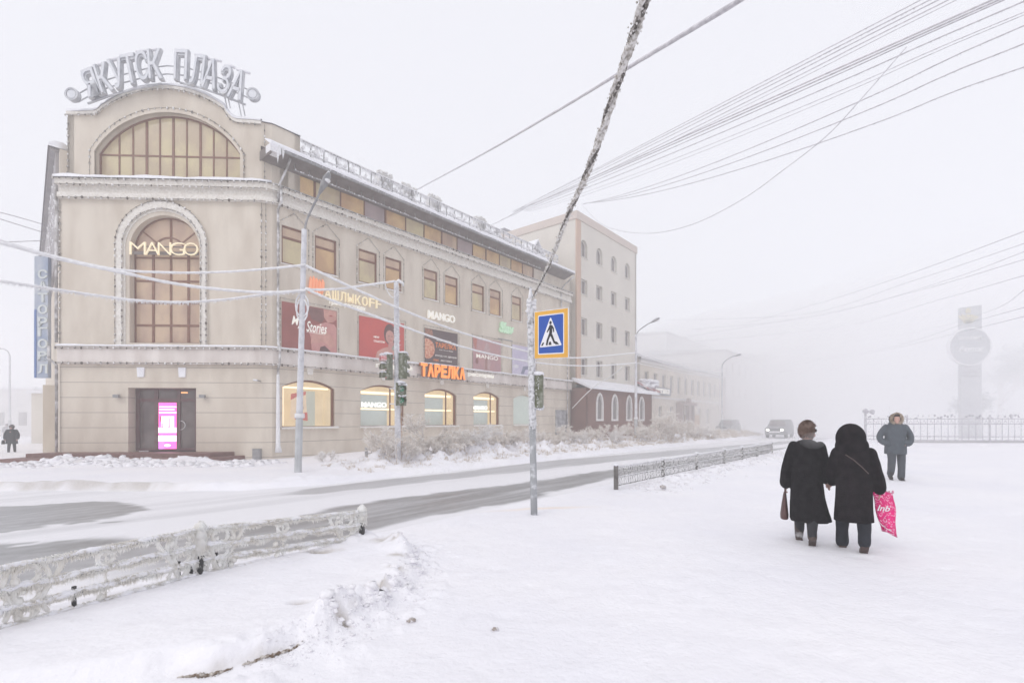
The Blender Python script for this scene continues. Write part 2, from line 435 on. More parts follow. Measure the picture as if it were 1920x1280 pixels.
me.materials.append(snow_ground('snow_ground'))
g = bpy.data.objects.new('ground', me); col.objects.link(g); g['kind'] = 'structure'

# the road: a sheet of its own; packed snow with bare icy asphalt in the wheel tracks
tt = axis([(-60,-24,1.5),(-24,24,.13),(24,60,.4),(60,230,4)]); vv = np.linspace(0, 1, 88)
T_, V_ = np.meshgrid(tt, vv); WK = wkerb(T_); Wd = W_NEAR+.12+(WK-.02-W_NEAR-.12)*V_
Xr = A0.x+U.x*T_+N.x*Wd; Yr = A0.y+U.y*T_+N.y*Wd
Zr = -.135+base_h(Xr, Yr)+fbm(Xr*.9, Yr*.9, 3)*.03
wob = fbm(T_*.10, Wd*.6+4, 4)*1.6+fbm(T_*.6, Wd*2.5, 3)*.35
def band(w, a, b, s=.25): return sstep(w, a-s, a+s)*(1-sstep(w, b-s, b+s))
w2 = Wd+wob
def ppoly(pts): return [tuple(gnd(x, y, -.14)[:2]) for x, y in pts]
ptsA = ppoly([(-60,1024),(0,1021),(180,1009),(330,1002),(450,990),(560,966),(640,948),(800,926),(1000,901),(1155,880),(1300,861),(1450,841),(1560,828),(1555,831),(1450,848),(1300,870),(1155,893),(1000,935),(800,969),(690,994),(400,1055),(0,1150),(-60,1170)])
ptsB = ppoly([(530,928),(600,915),(680,905),(800,892),(1040,863),(1300,841),(1470,827),(1570,819),(1565,821),(1470,832),(1300,850),(1040,877),(800,904),(680,917),(600,926)])
ptsC = ppoly([(-80,955),(0,948),(110,943),(215,941),(262,953),(255,966),(215,977),(110,988),(0,1000),(-80,1010)])
ns_ = fbm(T_*.5, Wd*1.3, 5)*1.1+fbm(T_*2.2, Wd*2.2, 4)*.35
dk_ = sstep(-(sdist(Xr, Yr, ptsA)+ns_*.8), -.10, .16)
gap = sstep(fbm(T_*.35+30, Wd*1.2, 4), .08, .13)*sstep(-T_, 9.5, 11)
dk_ = dk_*(1-gap)
dk2 = sstep(-(sdist(Xr, Yr, ptsB)+ns_*.5), -.15, .15)*.65
dk3 = sstep(-(sdist(Xr, Yr, ptsC)+ns_*.9+fbm(T_*5, Wd*5, 3)*.35), -.03, .04)*.95
mid = np.clip(fbm(T_*.07, Wd*2.2, 4)-.06, 0, 1)*1.8
asph = np.clip(np.maximum.reduce([dk_, dk2, dk3, mid*.5]), 0, 1)*(1-sstep(V_, .97, 1.0)*.0)
asph = asph*(.86+fbm(T_*.5, Wd*9, 3)*.8)
n1_, n2_ = T_.shape
me = bpy.data.meshes.new('road')
vs = np.stack([Xr.ravel(), Yr.ravel(), Zr.ravel()], 1)
i, j = np.meshgrid(np.arange(n2_-1), np.arange(n1_-1)); a = (j*n2_+i).ravel()
me.from_pydata(vs.tolist(), [], np.stack([a, a+1, a+n2_+1, a+n2_], 1).tolist()); me.polygons.foreach_set('use_smooth', [True]*len(a))
ca = me.color_attributes.new('bare', 'FLOAT_COLOR', 'POINT')
ca.data.foreach_set('color', np.stack([asph.ravel()]*3+[1+0*asph.ravel()], 1).ravel())
m = bpy.data.materials.new('icy_road'); m.use_nodes = True; nt = m.node_tree; b = nt.nodes['Principled BSDF']
at_ = nt.nodes.new('ShaderNodeAttribute'); at_.attribute_name = 'bare'
tc = nt.nodes.new('ShaderNodeTexCoord'); n = nt.nodes.new('ShaderNodeTexNoise'); n.inputs['Scale'].default_value = 7; n.inputs['Detail'].default_value = 7
nt.links.new(tc.outputs['Object'], n.inputs['Vector'])
mx = nt.nodes.new('ShaderNodeMix'); mx.data_type = 'RGBA'; mx.inputs[6].default_value = (.82,.815,.84,1); mx.inputs[7].default_value = (.74,.73,.75,1)
nt.links.new(n.outputs[0], mx.inputs[0])
ma = nt.nodes.new('ShaderNodeMix'); ma.data_type = 'RGBA'; ma.inputs[6].default_value = (.17,.17,.172,1); ma.inputs[7].default_value = (.33,.33,.335,1)
nt.links.new(n.outputs[0], ma.inputs[0])
mm = nt.nodes.new('ShaderNodeMix'); mm.data_type = 'RGBA'; nt.links.new(at_.outputs['Fac'], mm.inputs[0])
nt.links.new(mx.outputs[2], mm.inputs[6]); nt.links.new(ma.outputs[2], mm.inputs[7]); nt.links.new(mm.outputs[2], b.inputs['Base Color'])
rr = nt.nodes.new('ShaderNodeMapRange'); rr.inputs[3].default_value = .75; rr.inputs[4].default_value = .38
nt.links.new(at_.outputs['Fac'], rr.inputs[0]); nt.links.new(rr.outputs[0], b.inputs['Roughness'])
bp = nt.nodes.new('ShaderNodeBump'); bp.inputs['Strength'].default_value = .2; bp.inputs['Distance'].default_value = .01; nt.links.new(n.outputs[0], bp.inputs['Height']); nt.links.new(bp.outputs[0], b.inputs['Normal'])
me.materials.append(m)
rd = bpy.data.objects.new('road', me); col.objects.link(rd); rd['kind'] = 'structure'
def hz(x, y): return float(H(np.array([x]), np.array([y]))[0])
def bed_edge(x):
    ys = np.linspace(2.9, 4.2, 260); xs = np.full(ys.shape, x); dd = sdist(xs, ys, BED)+fbm(xs*2.2, ys*2.2, 3)*.15
    k = int(np.argmax(dd < .012)); return float(ys[k])
soil = MB()
for xa, xb in ((-2.08,-1.80),(-1.76,-1.48)):
    n_ = 40; pts = []; rs = []
    for i in range(n_+1):
        x = xa+(xb-xa)*i/n_; y = bed_edge(x); pts.append((x, y-.012, hz(x, y-.012)+.006)); rs.append((.003+.009*math.sin(math.pi*i/n_)**.7)*(.7+.6*random.random()))
    soil.tube(pts, rs, 7, jit=.3)
    for i in range(60):
        x = random.uniform(xa, xb); y = bed_edge(x)-random.uniform(0,.03); soil.ball((x, y, hz(x, y)+.001), random.uniform(.0015,.005), 5, 3, jit=.4)
so_ = obj('exposed_soil', soil, mat('frozen_soil', (.20,.145,.105), .9, (.66,.62,.57), 30, .8, 90, contrast=(.42,.62))); so_['kind'] = 'stuff'
# ================================================================ the shopping centre on the corner
def emat(name, c, s, base=None):
    return mat(name, base or c, .6, emit=c, es=s)
M['course'] = M['stucco'].copy(); M['course'].name = 'beige_stucco_courses'
def add_courses(m, zs):
    nt = m.node_tree; b = nt.nodes['Principled BSDF']
    g = nt.nodes.new('ShaderNodeNewGeometry'); sp = nt.nodes.new('ShaderNodeSeparateXYZ'); nt.links.new(g.outputs['Position'], sp.inputs[0])
    tot = None
    z0, st = zs
    a = nt.nodes.new('ShaderNodeMath'); a.operation = 'SUBTRACT'; nt.links.new(sp.outputs['Z'], a.inputs[0]); a.inputs[1].default_value = z0
    mo = nt.nodes.new('ShaderNodeMath'); mo.operation = 'PINGPONG'; nt.links.new(a.outputs[0], mo.inputs[0]); mo.inputs[1].default_value = st/2
    lt = nt.nodes.new('ShaderNodeMath'); lt.operation = 'LESS_THAN'; nt.links.new(mo.outputs[0], lt.inputs[0]); lt.inputs[1].default_value = .016
    l = b.inputs['Base Color'].links[0]; srcc = l.from_socket
    mx = nt.nodes.new('ShaderNodeMix'); mx.data_type = 'RGBA'; nt.links.new(lt.outputs[0], mx.inputs[0]); nt.links.new(srcc, mx.inputs[6]); mx.inputs[7].default_value = (.36,.31,.27,1)
    nt.links.new(mx.outputs[2], b.inputs['Base Color'])
add_courses(M['course'], (1.25, .74))
def pane_mat(name, c1, c2, es=.12):
    m = mat(name, c1, .12, c2, .8, contrast=(.4,.62), stretch=(1.3,1.3,.8), emit=c1, es=es, detail=3)
    nt = m.node_tree; b = nt.nodes['Principled BSDF']
    nt.links.new(b.inputs['Base Color'].links[0].from_socket, b.inputs['Emission Color'])
    return m
M['pane'] = pane_mat('lit_blind_glass', (.47,.32,.16), (.36,.22,.12), .27)
M['pane_l'] = pane_mat('pale_blind_glass', (.45,.33,.23), (.35,.24,.18), .20)
M['pane_g'] = pane_mat('green_blind_glass', (.46,.39,.24), (.37,.29,.20), .21)
M['pane_v'] = pane_mat('violet_glass', (.32,.25,.25), (.26,.20,.20), .18)
M['glass_d'] = mat('dark_glass', (.08,.05,.05), .08, (.15,.12,.11), 1.2)
M['glass_c'] = mat('curtained_glass', (.17,.155,.15), .15, (.30,.27,.26), 5, stretch=(3,3,.3))
FT = Frame((-22.10, 24.24), (9.65, .435))
ST_END = (Vector((-12.45, 24.675))-FT.o).length
E_END = FA.sx(1069.5)
Acor = [(-12.45,24.675),(-12.02,24.85),(A0.x,A0.y)]
Eend = (A0.x+U.x*E_END, A0.y+U.y*E_END)
LWd = Vector((-.70,.714)).normalized(); LWfar = (FT.o.x+LWd.x*24, FT.o.y+LWd.y*24)
PATH = [LWfar, (FT.o.x,FT.o.y)]+Acor+[Eend]
PATH_R = [(FT.o.x,FT.o.y)]+Acor+[Eend]
mall = thing('shopping_center', 'beige three storey shopping centre with a round arched corner tower, glowing windows and snowy eaves', 'building', (-12.0, 25.0, -.3))
zt = lambda px, py, w=0.0: FT.hit(px, py, w)
fz = lambda px, py, w=0.0: FA.hit(px, py, w)
ZB = -.6
Z_BAND0, Z_BAND1 = 4.45, 5.22
Z_C0, Z_C1 = 12.42, 13.32
# ---- openings, tower
ta = lambda px: FT.sx(px)
tz = lambda py: CH+(HY-py)/F*24.5
a0, a1 = ta(243), ta(374)
H_ARCH = arch_pts(a0, a1, tz(643), tz(471), tz(404), 22)
d0, d1 = ta(240.5), ta(367.5)
H_DOOR = rect_pts(d0, d1, tz(849), tz(727))
mb = MB()
mb.wall(FT, rect_pts(0, ST_END, Z_BAND1-.1, Z_C0+.1), [H_ARCH], 0, .42, 0)
mb.wall(FT, rect_pts(0, ST_END, ZB, Z_BAND0+.1), [H_DOOR], 0, .75, 1)
mb.strip(Acor, -.3, 0, ZB, Z_BAND0+.1, 1, False); mb.strip(Acor, -.3, 0, Z_BAND1-.1, Z_C0+.1, 0, False)
obj('tower_wall', mb, [M['stucco'], M['course']], mall)
# ---- facade openings
gw = []   # ground windows
for (xa, xb, yt, ysp, yb) in ((529,627.5,712,724,800),(676,757.5,723,731,799),(796.5,856,732,739,798.5),(888,936.5,737.5,744,797.5),(962.5,1003,742,748,796)):
    s0, s1 = FA.sx(xa), FA.sx(xb)
    zb = 1.27; zs = FA.zy(xa, ysp) ; ztp = FA.zy((xa+xb)/2, yt)
    gw.append((s0, s1, zb, 3.32, 3.74))
posters = []
for (xa, xb) in ((528,631),(673,757),(796,857.5),(886.5,938.5),(960,1003.5)):
    posters.append((FA.sx(xa), FA.sx(xb)))
uw = []
for (xa, xb) in ((528,573.5),(590.5,631),(672.5,707),(722.5,753),(795,820.5),(834.5,858.5),(885.5,908),(918.5,939),(960,977.5)):
    uw.append((FA.sx(xa), FA.sx(xb)))
UZ0 = np.mean([FA.zy(628, 513), FA.zy(750, 547.5), FA.zy(856, 576)]); UZ1 = np.mean([FA.zy(592,440), FA.zy(674,465), FA.zy(797,504)])
STZ0 = FA.zy(541.5, 355.5); STZ1 = FA.zy(541.5, 318)
st0, st1 = FA.sx(540.5), FA.sx(1001)
holes_low = [arch_pts(s0, s1, zb, zs, zt_, 14) for s0, s1, zb, zs, zt_ in gw]
mb = MB()
mb.wall(FA, rect_pts(0, E_END, ZB, Z_BAND0+.1), holes_low, 0, .32, 1)
mb.wall(FA, rect_pts(0, E_END, Z_BAND1-.1, Z_C0+.1), [rect_pts(s0, s1, UZ0, UZ1) for s0, s1 in uw], 0, .15, 0)
mb.wall(FA, rect_pts(0, E_END, Z_C1-.1, 15.6), [rect_pts(st0, st1, STZ0, 15.25)], 0, .10, 0)
mb.strip([Eend, (Eend[0]-N.x*9, Eend[1]-N.y*9)], -.3, 0, ZB, 15.6, 0)   # gable end
obj('street_wall', mb, [M['stucco'], M['course']], mall)
print('UZ', UZ0, UZ1, 'ST', STZ0, STZ1, 'L', E_END)
# fascia band, cornices
mb = MB()
mb.strip(PATH_R, -.1, .16, Z_BAND0, Z_BAND1-.12, 0); mb.strip(PATH_R, -.1, .24, Z_BAND1-.12, Z_BAND1, 0); mb.strip(PATH_R, -.1, .21, Z_BAND0-.09, Z_BAND0, 0)
obj('fascia_band', mb, M['rust'], mall)
mb = MB()
mb.strip(PATH_R, -.1, .18, Z_C0, Z_C0+.27, 0); mb.strip(PATH_R, -.1, .08, Z_C0+.27, Z_C0+.62, 0); mb.strip(PATH_R, -.1, .30, Z_C0+.62, Z_C1-.06, 0); mb.strip(PATH_R, -.1, .38, Z_C1-.06, Z_C1, 0)
obj('cornice', mb, M['stucco_l'], mall)
def snow_on(path, w0, w1, z, h, name='snow_cap', seg=.35, parent=None, amp=.5):
    """rounded snow lying along a ledge"""
    P = [Vector((p[0],p[1])) for p in path]; pts = []
    for i in range(len(P)-1):
        n = max(1, int((P[i+1]-P[i]).length/seg))
        for k in range(n): pts.append(P[i]+(P[i+1]-P[i])*k/n)
    pts.append(P[-1])
    prof = [(0,-.01),(0,.7),(.25,1),(.7,.95),(1,.5),(1.06,-.01)]
    vs = []
    offs = [offset(pts, w0+(w1-w0)*q) for q, _ in prof]
    for i, p in enumerate(pts):
        hh = h*(1+amp*2*float(fbm(p.x*1.3, p.y*1.3, 3)))
        for k, (q, zz) in enumerate(prof): vs.append((offs[k][i].x, offs[k][i].y, z+hh*zz))
    m = len(prof); fs = [(i*m+k, i*m+k+1, (i+1)*m+k+1, (i+1)*m+k) for i in range(len(pts)-1) for k in range(m-1)]
    fs += [tuple(range(m-1,-1,-1)), tuple((len(pts)-1)*m+k for k in range(m))]
    b = MB(); b.add(vs, fs, 0, True)
    return b
obj('snow_cap', snow_on(PATH_R, 0.0, .26, Z_BAND1, .10), M['snow_b'], mall)
obj('snow_cap', snow_on(PATH_R[:3], 0.0, .42, Z_C1, .20), M['snow_b'], mall)
obj('snow_cap', snow_on(PATH_R[2:], 0.0, .40, Z_C1, .06), M['snow_b'], mall)

# ---- windows
def window(fr, name, s0, s1, z0, z1, w, fw=.07, vb=(), hb=(), pane=None, arch=None, bw=.05, fmat=None, sill=None, parent=mall, panes=None, zoff=0.0):
    fm = fmat or M['brown']; pane = pane or M['pane']
    f = MB()
    if arch is None:
        o_p = rect_pts(s0, s1, z0, z1); i_p = rect_pts(s0+fw, s1-fw, z0+fw, z1-fw); topf = lambda a: z1-fw
    else:
        o_p = arch_pts(s0, s1, z0, arch, z1, 20); i_p = arch_pts(s0+fw, s1-fw, z0+fw, arch, z1-fw, 20); topf = lambda a: arch_z(a, s0+fw, s1-fw, arch, z1-fw) if True else 0
    f.ring(fr, o_p, i_p, w-.05, w+.03)
    for a in vb:
        if isinstance(a, tuple): a, b0, b1, bb = a
        else: b0, b1, bb = z0+fw, None, bw
        t = topf(a) if b1 is None else b1
        f.fbox(fr, a-bb/2, a+bb/2, w-.04, w+.022, b0, t)
    for q in hb:
        if isinstance(q, tuple): q, c0, c1, bb = q
        else: c0, c1, bb = s0+fw, s1-fw, bw
        f.fbox(fr, c0, c1, w-.04, w+.018, q-bb/2, q+bb/2)
    wo = obj(name, f, fm, parent)
    if panes is None:
        p = MB(); n = len(i_p); p.add([fr.P(a, w-.012, z) for a, z in i_p], [tuple(range(n))]); obj('pane', p, pane, wo)
    else:
        for (pa0, pa1, pz0, pz1, pm) in panes:
            p = MB()
            p.add([fr.P(pa0,w-.012,pz0), fr.P(pa1,w-.012,pz0), fr.P(pa1,w-.012,pz1), fr.P(pa0,w-.012,pz1)], [(0,1,2,3)]); obj('pane', p, pm, wo)
    if sill:
        p = MB(); p.fbox(fr, s0-.08, s1+.08, w-.05, sill, z0-.07, z0-.02); obj('sill', p, M['stucco_l'], wo)
        q0, q1 = fr.P(s0-.05, 0, 0), fr.P(s1+.05, 0, 0)
        obj('sill_snow', snow_on([q0, q1], w+.06, sill-.01, z0-.022, .035, seg=.2), M['snow_b'], wo)
    return wo
rows = [M['pane'], M['pane_l'], M['pane'], M['pane_g']]
for k, (s0, s1) in enumerate(uw):
    zm = UZ0+(UZ1-UZ0)*.70
    window(FA, 'window', s0, s1, UZ0, UZ1, -.10, .09, hb=((zm, s0+.05, s1-.05, .12),), bw=.09, sill=.07, panes=[(s0+.06, s1-.06, UZ0+.06, zm-.04, M['pane_g'] if k % 2 == 0 else M['pane']), (s0+.06, s1-.06, zm+.04, UZ1-.06, M['pane_l'])])
# strip window of the top floor (one long glazed band)
bars = [FA.sx(x) for x in (591,639.5,684,723.5,761.5,796,829,858,887,912,937.5,959,980.5)]
pn = []; ed = [st0+.08]+bars+[st1-.08]
pm_ = [M['pane'],M['pane_g'],M['pane'],M['pane_v'],M['pane'],M['pane_g'],M['pane'],M['pane_l'],M['pane_v'],M['pane'],M['pane'],M['pane_g'],M['pane'],M['pane_l']]
for k in range(len(ed)-1): pn.append((ed[k]+.04, ed[k+1]-.04, STZ0+.08, STZ1, pm_[k % len(pm_)]))
ww = window(FA, 'window', st0, st1, STZ0, 15.25, -.05, .08, vb=[(b, STZ0+.05, 15.2, .13 if i_ % 3 == 0 else .07) for i_, b in enumerate(bars)], panes=pn, sill=.03)
mb = MB(); mb.fbox(FA, st0+.05, st1-.05, -.12, -.03, STZ1, 15.22); obj('transom_panel', mb, M['dark'], ww)
# ground floor shop windows with lit interiors
M['warm'] = emat('warm_light_strip', (1.0,.83,.56), 1.25)
M['roomw'] = mat('shop_back_wall', (.62,.56,.45), .8, (.5,.45,.36), 1, emit=(.80,.62,.36), es=.42)  # back wall glows by itself, standing in for the shop lighting
M['blind'] = mat('grey_green_blind', (.50,.55,.50), .7, (.45,.50,.46), 1, emit=(.5,.55,.5), es=.25)
M['clear'] = bpy.data.materials.new('clear_glass'); M['clear'].use_nodes = True
_n = M['clear'].node_tree; _n.nodes.clear(); _o = _n.nodes.new('ShaderNodeOutputMaterial'); _t = _n.nodes.new('ShaderNodeBsdfTransparent'); _g = _n.nodes.new('ShaderNodeBsdfGlossy'); _g.inputs['Roughness'].default_value = .05
_m = _n.nodes.new('ShaderNodeMixShader'); _m.inputs[0].default_value = .10; _n.links.new(_t.outputs[0], _m.inputs[1]); _n.links.new(_g.outputs[0], _m.inputs[2]); _n.links.new(_m.outputs[0], _o.inputs['Surface'])
M['white_letter'] = emat('lit_white_letters', (1,.97,.88), .25, (.82,.80,.75))
for k, (s0, s1, zb, zs, ztp) in enumerate(gw):
    f = MB(); fw = .10
    o_p = arch_pts(s0, s1, zb, zs, ztp, 16); i_p = arch_pts(s0+fw*.7, s1-fw, zb+.03, zs, ztp-fw, 16)
    f.ring(FA, o_p, i_p, -.26, -.10)
    wd = s1-s0; mbar = s0+wd*(.70 if k else 2)
    if k in (1, 2, 3): f.fbox(FA, mbar-.03, mbar+.03, -.22, -.14, zb+.03, arch_z(mbar, s0, s1, zs, ztp)-.08)
    wo = obj('display_window', f, M['brown'] if k < 4 else M['stucco'], mall)
    p = MB(); p.add([FA.P(a, -.18, z) for a, z in i_p], [tuple(range(len(i_p)))]); obj('pane', p, M['clear'] if k < 4 else M['blind'], wo)
    if k < 4:
        p = MB(); P = FA.P
        p.fbox(FA, s0-.05, s1+.05, -1.35, -1.3, zb-.1, ztp+.1); p.fbox(FA, s0-.06, s0-.02, -1.3, -.33, zb-.1, ztp+.1); p.fbox(FA, s1+.02, s1+.06, -1.3, -.33, zb-.1, ztp+.1); p.fbox(FA, s0-.05, s1+.05, -1.3, -.33, zb-.08, zb-.04); p.fbox(FA, s0-.05, s1+.05, -1.3, -.33, ztp+.02, ztp+.06)
        obj('display_niche', p, M['roomw'], wo)
        p = MB()
        if k == 0:
            p.fbox(FA, s0+.12, s0+.28, -.5, -.45, zb+.05, zs); p.fbox(FA, s0+.05, s1-.1, -.6, -.5, zs-.02, zs+.07)
        else:
            p.fbox(FA, s0+.09, s0+.20, -.5, -.45, zb+.05, zs-.1); p.fbox(FA, s0+.05, s1-.1, -.6, -.5, zs-.12, zs+.03); p.fbox(FA, s0+.3, s1-.1, -.5, -.42, zb+wd*.0+.98, zb+1.06)
        obj('light_strip', p, M['warm'], wo)
        p = MB()
        if k == 0:
            p.fbox(FA, s0+wd*.56, s0+wd*.80, -1.1, -1.05, zb, zs-.1)
        else:
            p.fbox(FA, s0+.26, mbar-.06, -.44, -.41, zb+.03, zb+.97); p.fbox(FA, s0+.26, mbar-.06, -.44, -.41, zb+1.08, zs-.18)
        obj('roller_blind', p, M['blind'], wo)
        if k in (1, 3):
            p = MB(); put_text(p, FA, 'MANGO', s0+.32, mbar-.1, zb+1.28, .30, -.40, .03, 0, .02); obj('lettering', p, emat('bright_white_letters', (1,.98,.93), .9), wo)
    p = MB(); p.fbox(FA, s0-.10, s1+.18, -.2, .16, zb-.11, zb-.03); obj('sill', p, M['stucco_l'], wo)
    obj('sill_snow', snow_on([FA.P(s0-.08,0,0), FA.P(s1+.16,0,0)], -.05, .15, zb-.03, .03, seg=.2), M['snow_b'], wo)
    if k != 9:
        cx_ = (s0+s1)/2; p = MB(); p.fprism(FA, [(cx_-.13,4.02),(cx_+.13,4.02),(cx_+.19,4.36),(cx_-.19,4.36)], -.05, .09); obj('keystone', p, M['stucco_l'], mall)
# poster in the first shop window
pw = thing('window_poster', 'cream and red paper poster with a cake drawing standing inside the widest shop window', 'poster', FA.P(gw[0][0]+1.2, -.7, gw[0][2]))
s0, s1, zb = gw[0][0], gw[0][1], gw[0][2]
M['cream'] = mat('cream_paper', (.75,.60,.42), .7, emit=(.8,.6,.4), es=.3); M['red'] = mat('red_paper', (.62,.10,.07), .6, (.5,.08,.06), 3, emit=(.6,.12,.08), es=.15)
p = MB(); p.fprism(FA, [(s0+.75,zb+.45),(s0+1.72,zb+.30),(s0+1.62,zb+1.86),(s0+.80,zb+1.70)], -.72, -.69); obj('sheet', p, M['cream'], pw)
p = MB(); p.fprism(FA, [(s0+.80,zb+1.74),(s0+1.62,zb+1.9),(s0+1.60,zb+1.72),(s0+1.1,zb+1.60),(s0+.78,zb+1.42)], -.68, -.66); p.fprism(FA, [(s0+1.0,zb+.40),(s0+1.72,zb+.32),(s0+1.70,zb+.78),(s0+1.02,zb+.64)], -.68, -.66); obj('red_band', p, M['red'], pw)
p = MB(); p.ring(FA, [(s0+1.30+.17*math.cos(t*.4), zb+1.02+.2*math.sin(t*.4)) for t in range(16)], [(s0+1.30+.11*math.cos(t*.4), zb+1.02+.13*math.sin(t*.4)) for t in range(16)], -.68, -.65); obj('cake_drawing', p, M['brown'], pw)

# ---- tower windows
va = [ta(x) for x in (215,241,267,292,317.5,343,369,394,419)]
bz = ta(178); be = ta(451)
BW = (tz(334), tz(287), tz(212))
H_BIG = arch_pts(bz, be, BW[0], BW[1], BW[2], 30)
pans = []
window(FT, 'arched_window', bz, be, *BW[:1], BW[2], -.32, .08, vb=[(a, BW[0], None, .11 if k in (2,4,6) else .07) for k, a in enumerate(va)], hb=((BW[1]-.02, bz+.05, be-.05, .08),), arch=BW[1], pane=M['pane_g'])
hub = tz(471)
vb = [(ta(312), tz(643), None, .10), (ta(278.5), tz(643), tz(471), .12), (ta(345.5), tz(643), tz(471), .12)]
wo = window(FT, 'arched_window', a0, a1, tz(643), tz(404), -.36, .07, vb=vb, hb=[(tz(y), a0, a1, h) for y, h in ((480,.07),(524,.10),(566,.06),(608,.11))], arch=tz(471), pane=M['pane_l'])
p = MB(); cx_ = (a0+a1)/2
for th in (40, 140):
    c, s_ = math.cos(R(th)), math.sin(R(th))
    p.fprism(FT, [(cx_+c*.75-s_*.03, hub+s_*.75+c*.03), (cx_+c*.75+s_*.03, hub+s_*.75-c*.03), (cx_+c*1.66+s_*.03, hub+s_*1.66-c*.03), (cx_+c*1.66-s_*.03, hub+s_*1.66+c*.03)], -.40, -.34)
n_ = 20
p.ring(FT, [(cx_+.82*math.cos(math.pi*i/n_), hub+.82*math.sin(math.pi*i/n_)) for i in range(n_+1)]+[(cx_-.7,hub)], [(cx_+.74*math.cos(math.pi*i/n_), hub+.74*math.sin(math.pi*i/n_)) for i in range(n_+1)]+[(cx_-.66,hub)], -.40, -.34)
obj('fan_bars', p, M['brown'], wo)
# upper tier of the tower with the rounded parapet
def parapet():
    xs = [(127,216),(150,216),(176,214)]
    for i in range(1, 8):
        t = i/8; xs.append((176+(196-176)*t, 214-(214-199)*t*t*(1)))
    cxp, cyp, Rr = 312, 163+190, 190
    for i in range(25):
        th = R(127.0)-R(127-55.0)*i/24
        xs.append((cxp+Rr*math.cos(th), cyp-Rr*math.sin(th)))
    for i in range(1, 8):
        t = i/8; xs.append((421+(447-421)*t, 199+(222-199)*(1-(1-t)**2)))
    xs += [(449,222.5),(470,223),(497,224.5)]
    return [(ta(x), tz(y)) for x, y in xs]
PT = parapet(); sL, sR = PT[0][0], ST_END
PT[-1] = (sR, PT[-1][1])
outer = [(sL, Z_C1-.1), (sR, Z_C1-.1)]+PT[::-1]
mb = MB(); mb.wall(FT, outer, [H_BIG], 0, .40, 0)
mb.fprism(FT, outer, -.46, -.42)                    # back face of the parapet
mb.v, mb.f = mb.v, mb.f
# fprism back would close the window: keep it above the window only
mb = MB(); mb.wall(FT, outer, [H_BIG], 0, .40, 0)
mb.wall(FT, outer, [H_BIG], -.40, 0, 0)
mb.strip([FT.P(sL,-7,0)[:2], FT.P(sL,0,0)[:2]], -.3, 0, Z_C1-.1, PT[0][1], 0)
zc = PT[-1][1]
mb.strip(Acor+[FA.P(1.05,0,0)[:2]], -.35, 0, Z_C1-.1, zc-.02, 0); mb.strip([FA.P(1.05,0,0)[:2], FA.P(1.05,-6,0)[:2]], -.3, 0, Z_C1-.1, zc-.02, 0)
mb.strip([FT.P(sL+.3,-3.2,0)[:2], FT.P(sR+.6,-3.2,0)[:2]], -.3, 0, Z_C1-.1, zc-.6, 0)
obj('tower_parapet_wall', mb, M['stucco'], mall)
mb = MB(); mb.fbox(FT, sL+.3, sR-.2, -2.4, -.6, Z_C1, Z_C1+.05); mb.fbox(FT, sL+.3, sR-.2, -2.5, -2.4, Z_C1, tz(205)-.3)
obj('lit_room', mb, M['roomw'], mall)
# moulded rim of the parapet, snow on it, rings round the arches
mb = MB(); n = len(PT)
for i in range(n-1):
    (qa, qz), (ra_, rz_) = PT[i], PT[i+1]; P = FT.P
    mb.hexa([P(qa,.10,qz-.16),P(ra_,.10,rz_-.16),P(ra_,-.05,rz_-.16),P(qa,-.05,qz-.16),P(qa,.10,qz),P(ra_,.10,rz_),P(ra_,-.05,rz_),P(qa,-.05,qz)])
obj('parapet_moulding', mb, M['stucco_l'], mall)
mb = MB()
for (w0_, w1_) in ((-.44, .13),):
    prof = [(w0_,0),(w0_,.09),(w0_+.15,.13),(w1_-.1,.12),(w1_,.05),(w1_,0)]
    vs = [FT.P(a, q, z+h*(1+.5*random.random())) for a, z in PT for q, h in prof]; m_ = len(prof)
    mb.add(vs, [(i*m_+k, (i+1)*m_+k, (i+1)*m_+k+1, i*m_+k+1) for i in range(n-1) for k in range(m_-1)], 0, True)
obj('snow_cap', mb, M['snow_b'], mall)
obj('snow_cap', snow_on(Acor+[FA.P(1.05,0,0)[:2]], -.35, .08, zc-.02, .12), M['snow_b'], mall)
def grow(pts, s0, s1, zb, dd, zs, ztp, n): return arch_pts(s0-dd, s1+dd, zb, zs, ztp+dd, n)
mb = MB(); mb.ring(FT, grow(0, bz, be, BW[0], .16, BW[1], BW[2], 30), H_BIG, -.1, .05); obj('arch_moulding', mb, M['stucco'], mall)
AR_o = arch_pts(ta(219), ta(389), Z_BAND1, tz(471), tz(379), 24); AR_i = arch_pts(ta(232), ta(379), Z_BAND1, tz(471), tz(393), 24)
mb = MB(); mb.ring(FT, AR_o, AR_i, -.1, .10); mb.ring(FT, [(a, z) for a, z in AR_i], [(a, z) for a, z in arch_pts(ta(236), ta(376), Z_BAND1, tz(471), tz(397), 24)], -.1, .04)
obj('arch_moulding', mb, M['stucco_l'], mall)
# ---- entrance
en = MB(); fd = -.55
fx = lambda x: FT.sx(x, fd); fzz = lambda y: FT.zy(310, y, fd)
D0, D1, DT, DB = fx(251.5), d1, tz(727), fzz(844)
en.fbox(FT, D0, D1, fd-.05, fd+.03, DT-.12, DT); en.fbox(FT, D0, D1, fd-.05, fd+.03, fzz(753), fzz(746.5)); en.fbox(FT, D0, D1, fd-.05, fd+.03, DB, DB+.12)
for x0_, x1_ in ((251.5,263),(290.5,297.5),(333.5,339),(366,368)): en.fbox(FT, fx(x0_), fx(x1_), fd-.06, fd+.045, DB, DT)
ent = obj('entrance_door', en, mat('maroon_door_frame', (.10,.022,.028), .45, (.11,.06,.06), 6), mall)
p = MB()
for x0_, x1_ in ((262,292),(296,334),(338,367)): p.fbox(FT, fx(x0_), fx(x1_), fd-.02, fd-.01, fzz(752), DT-.1)
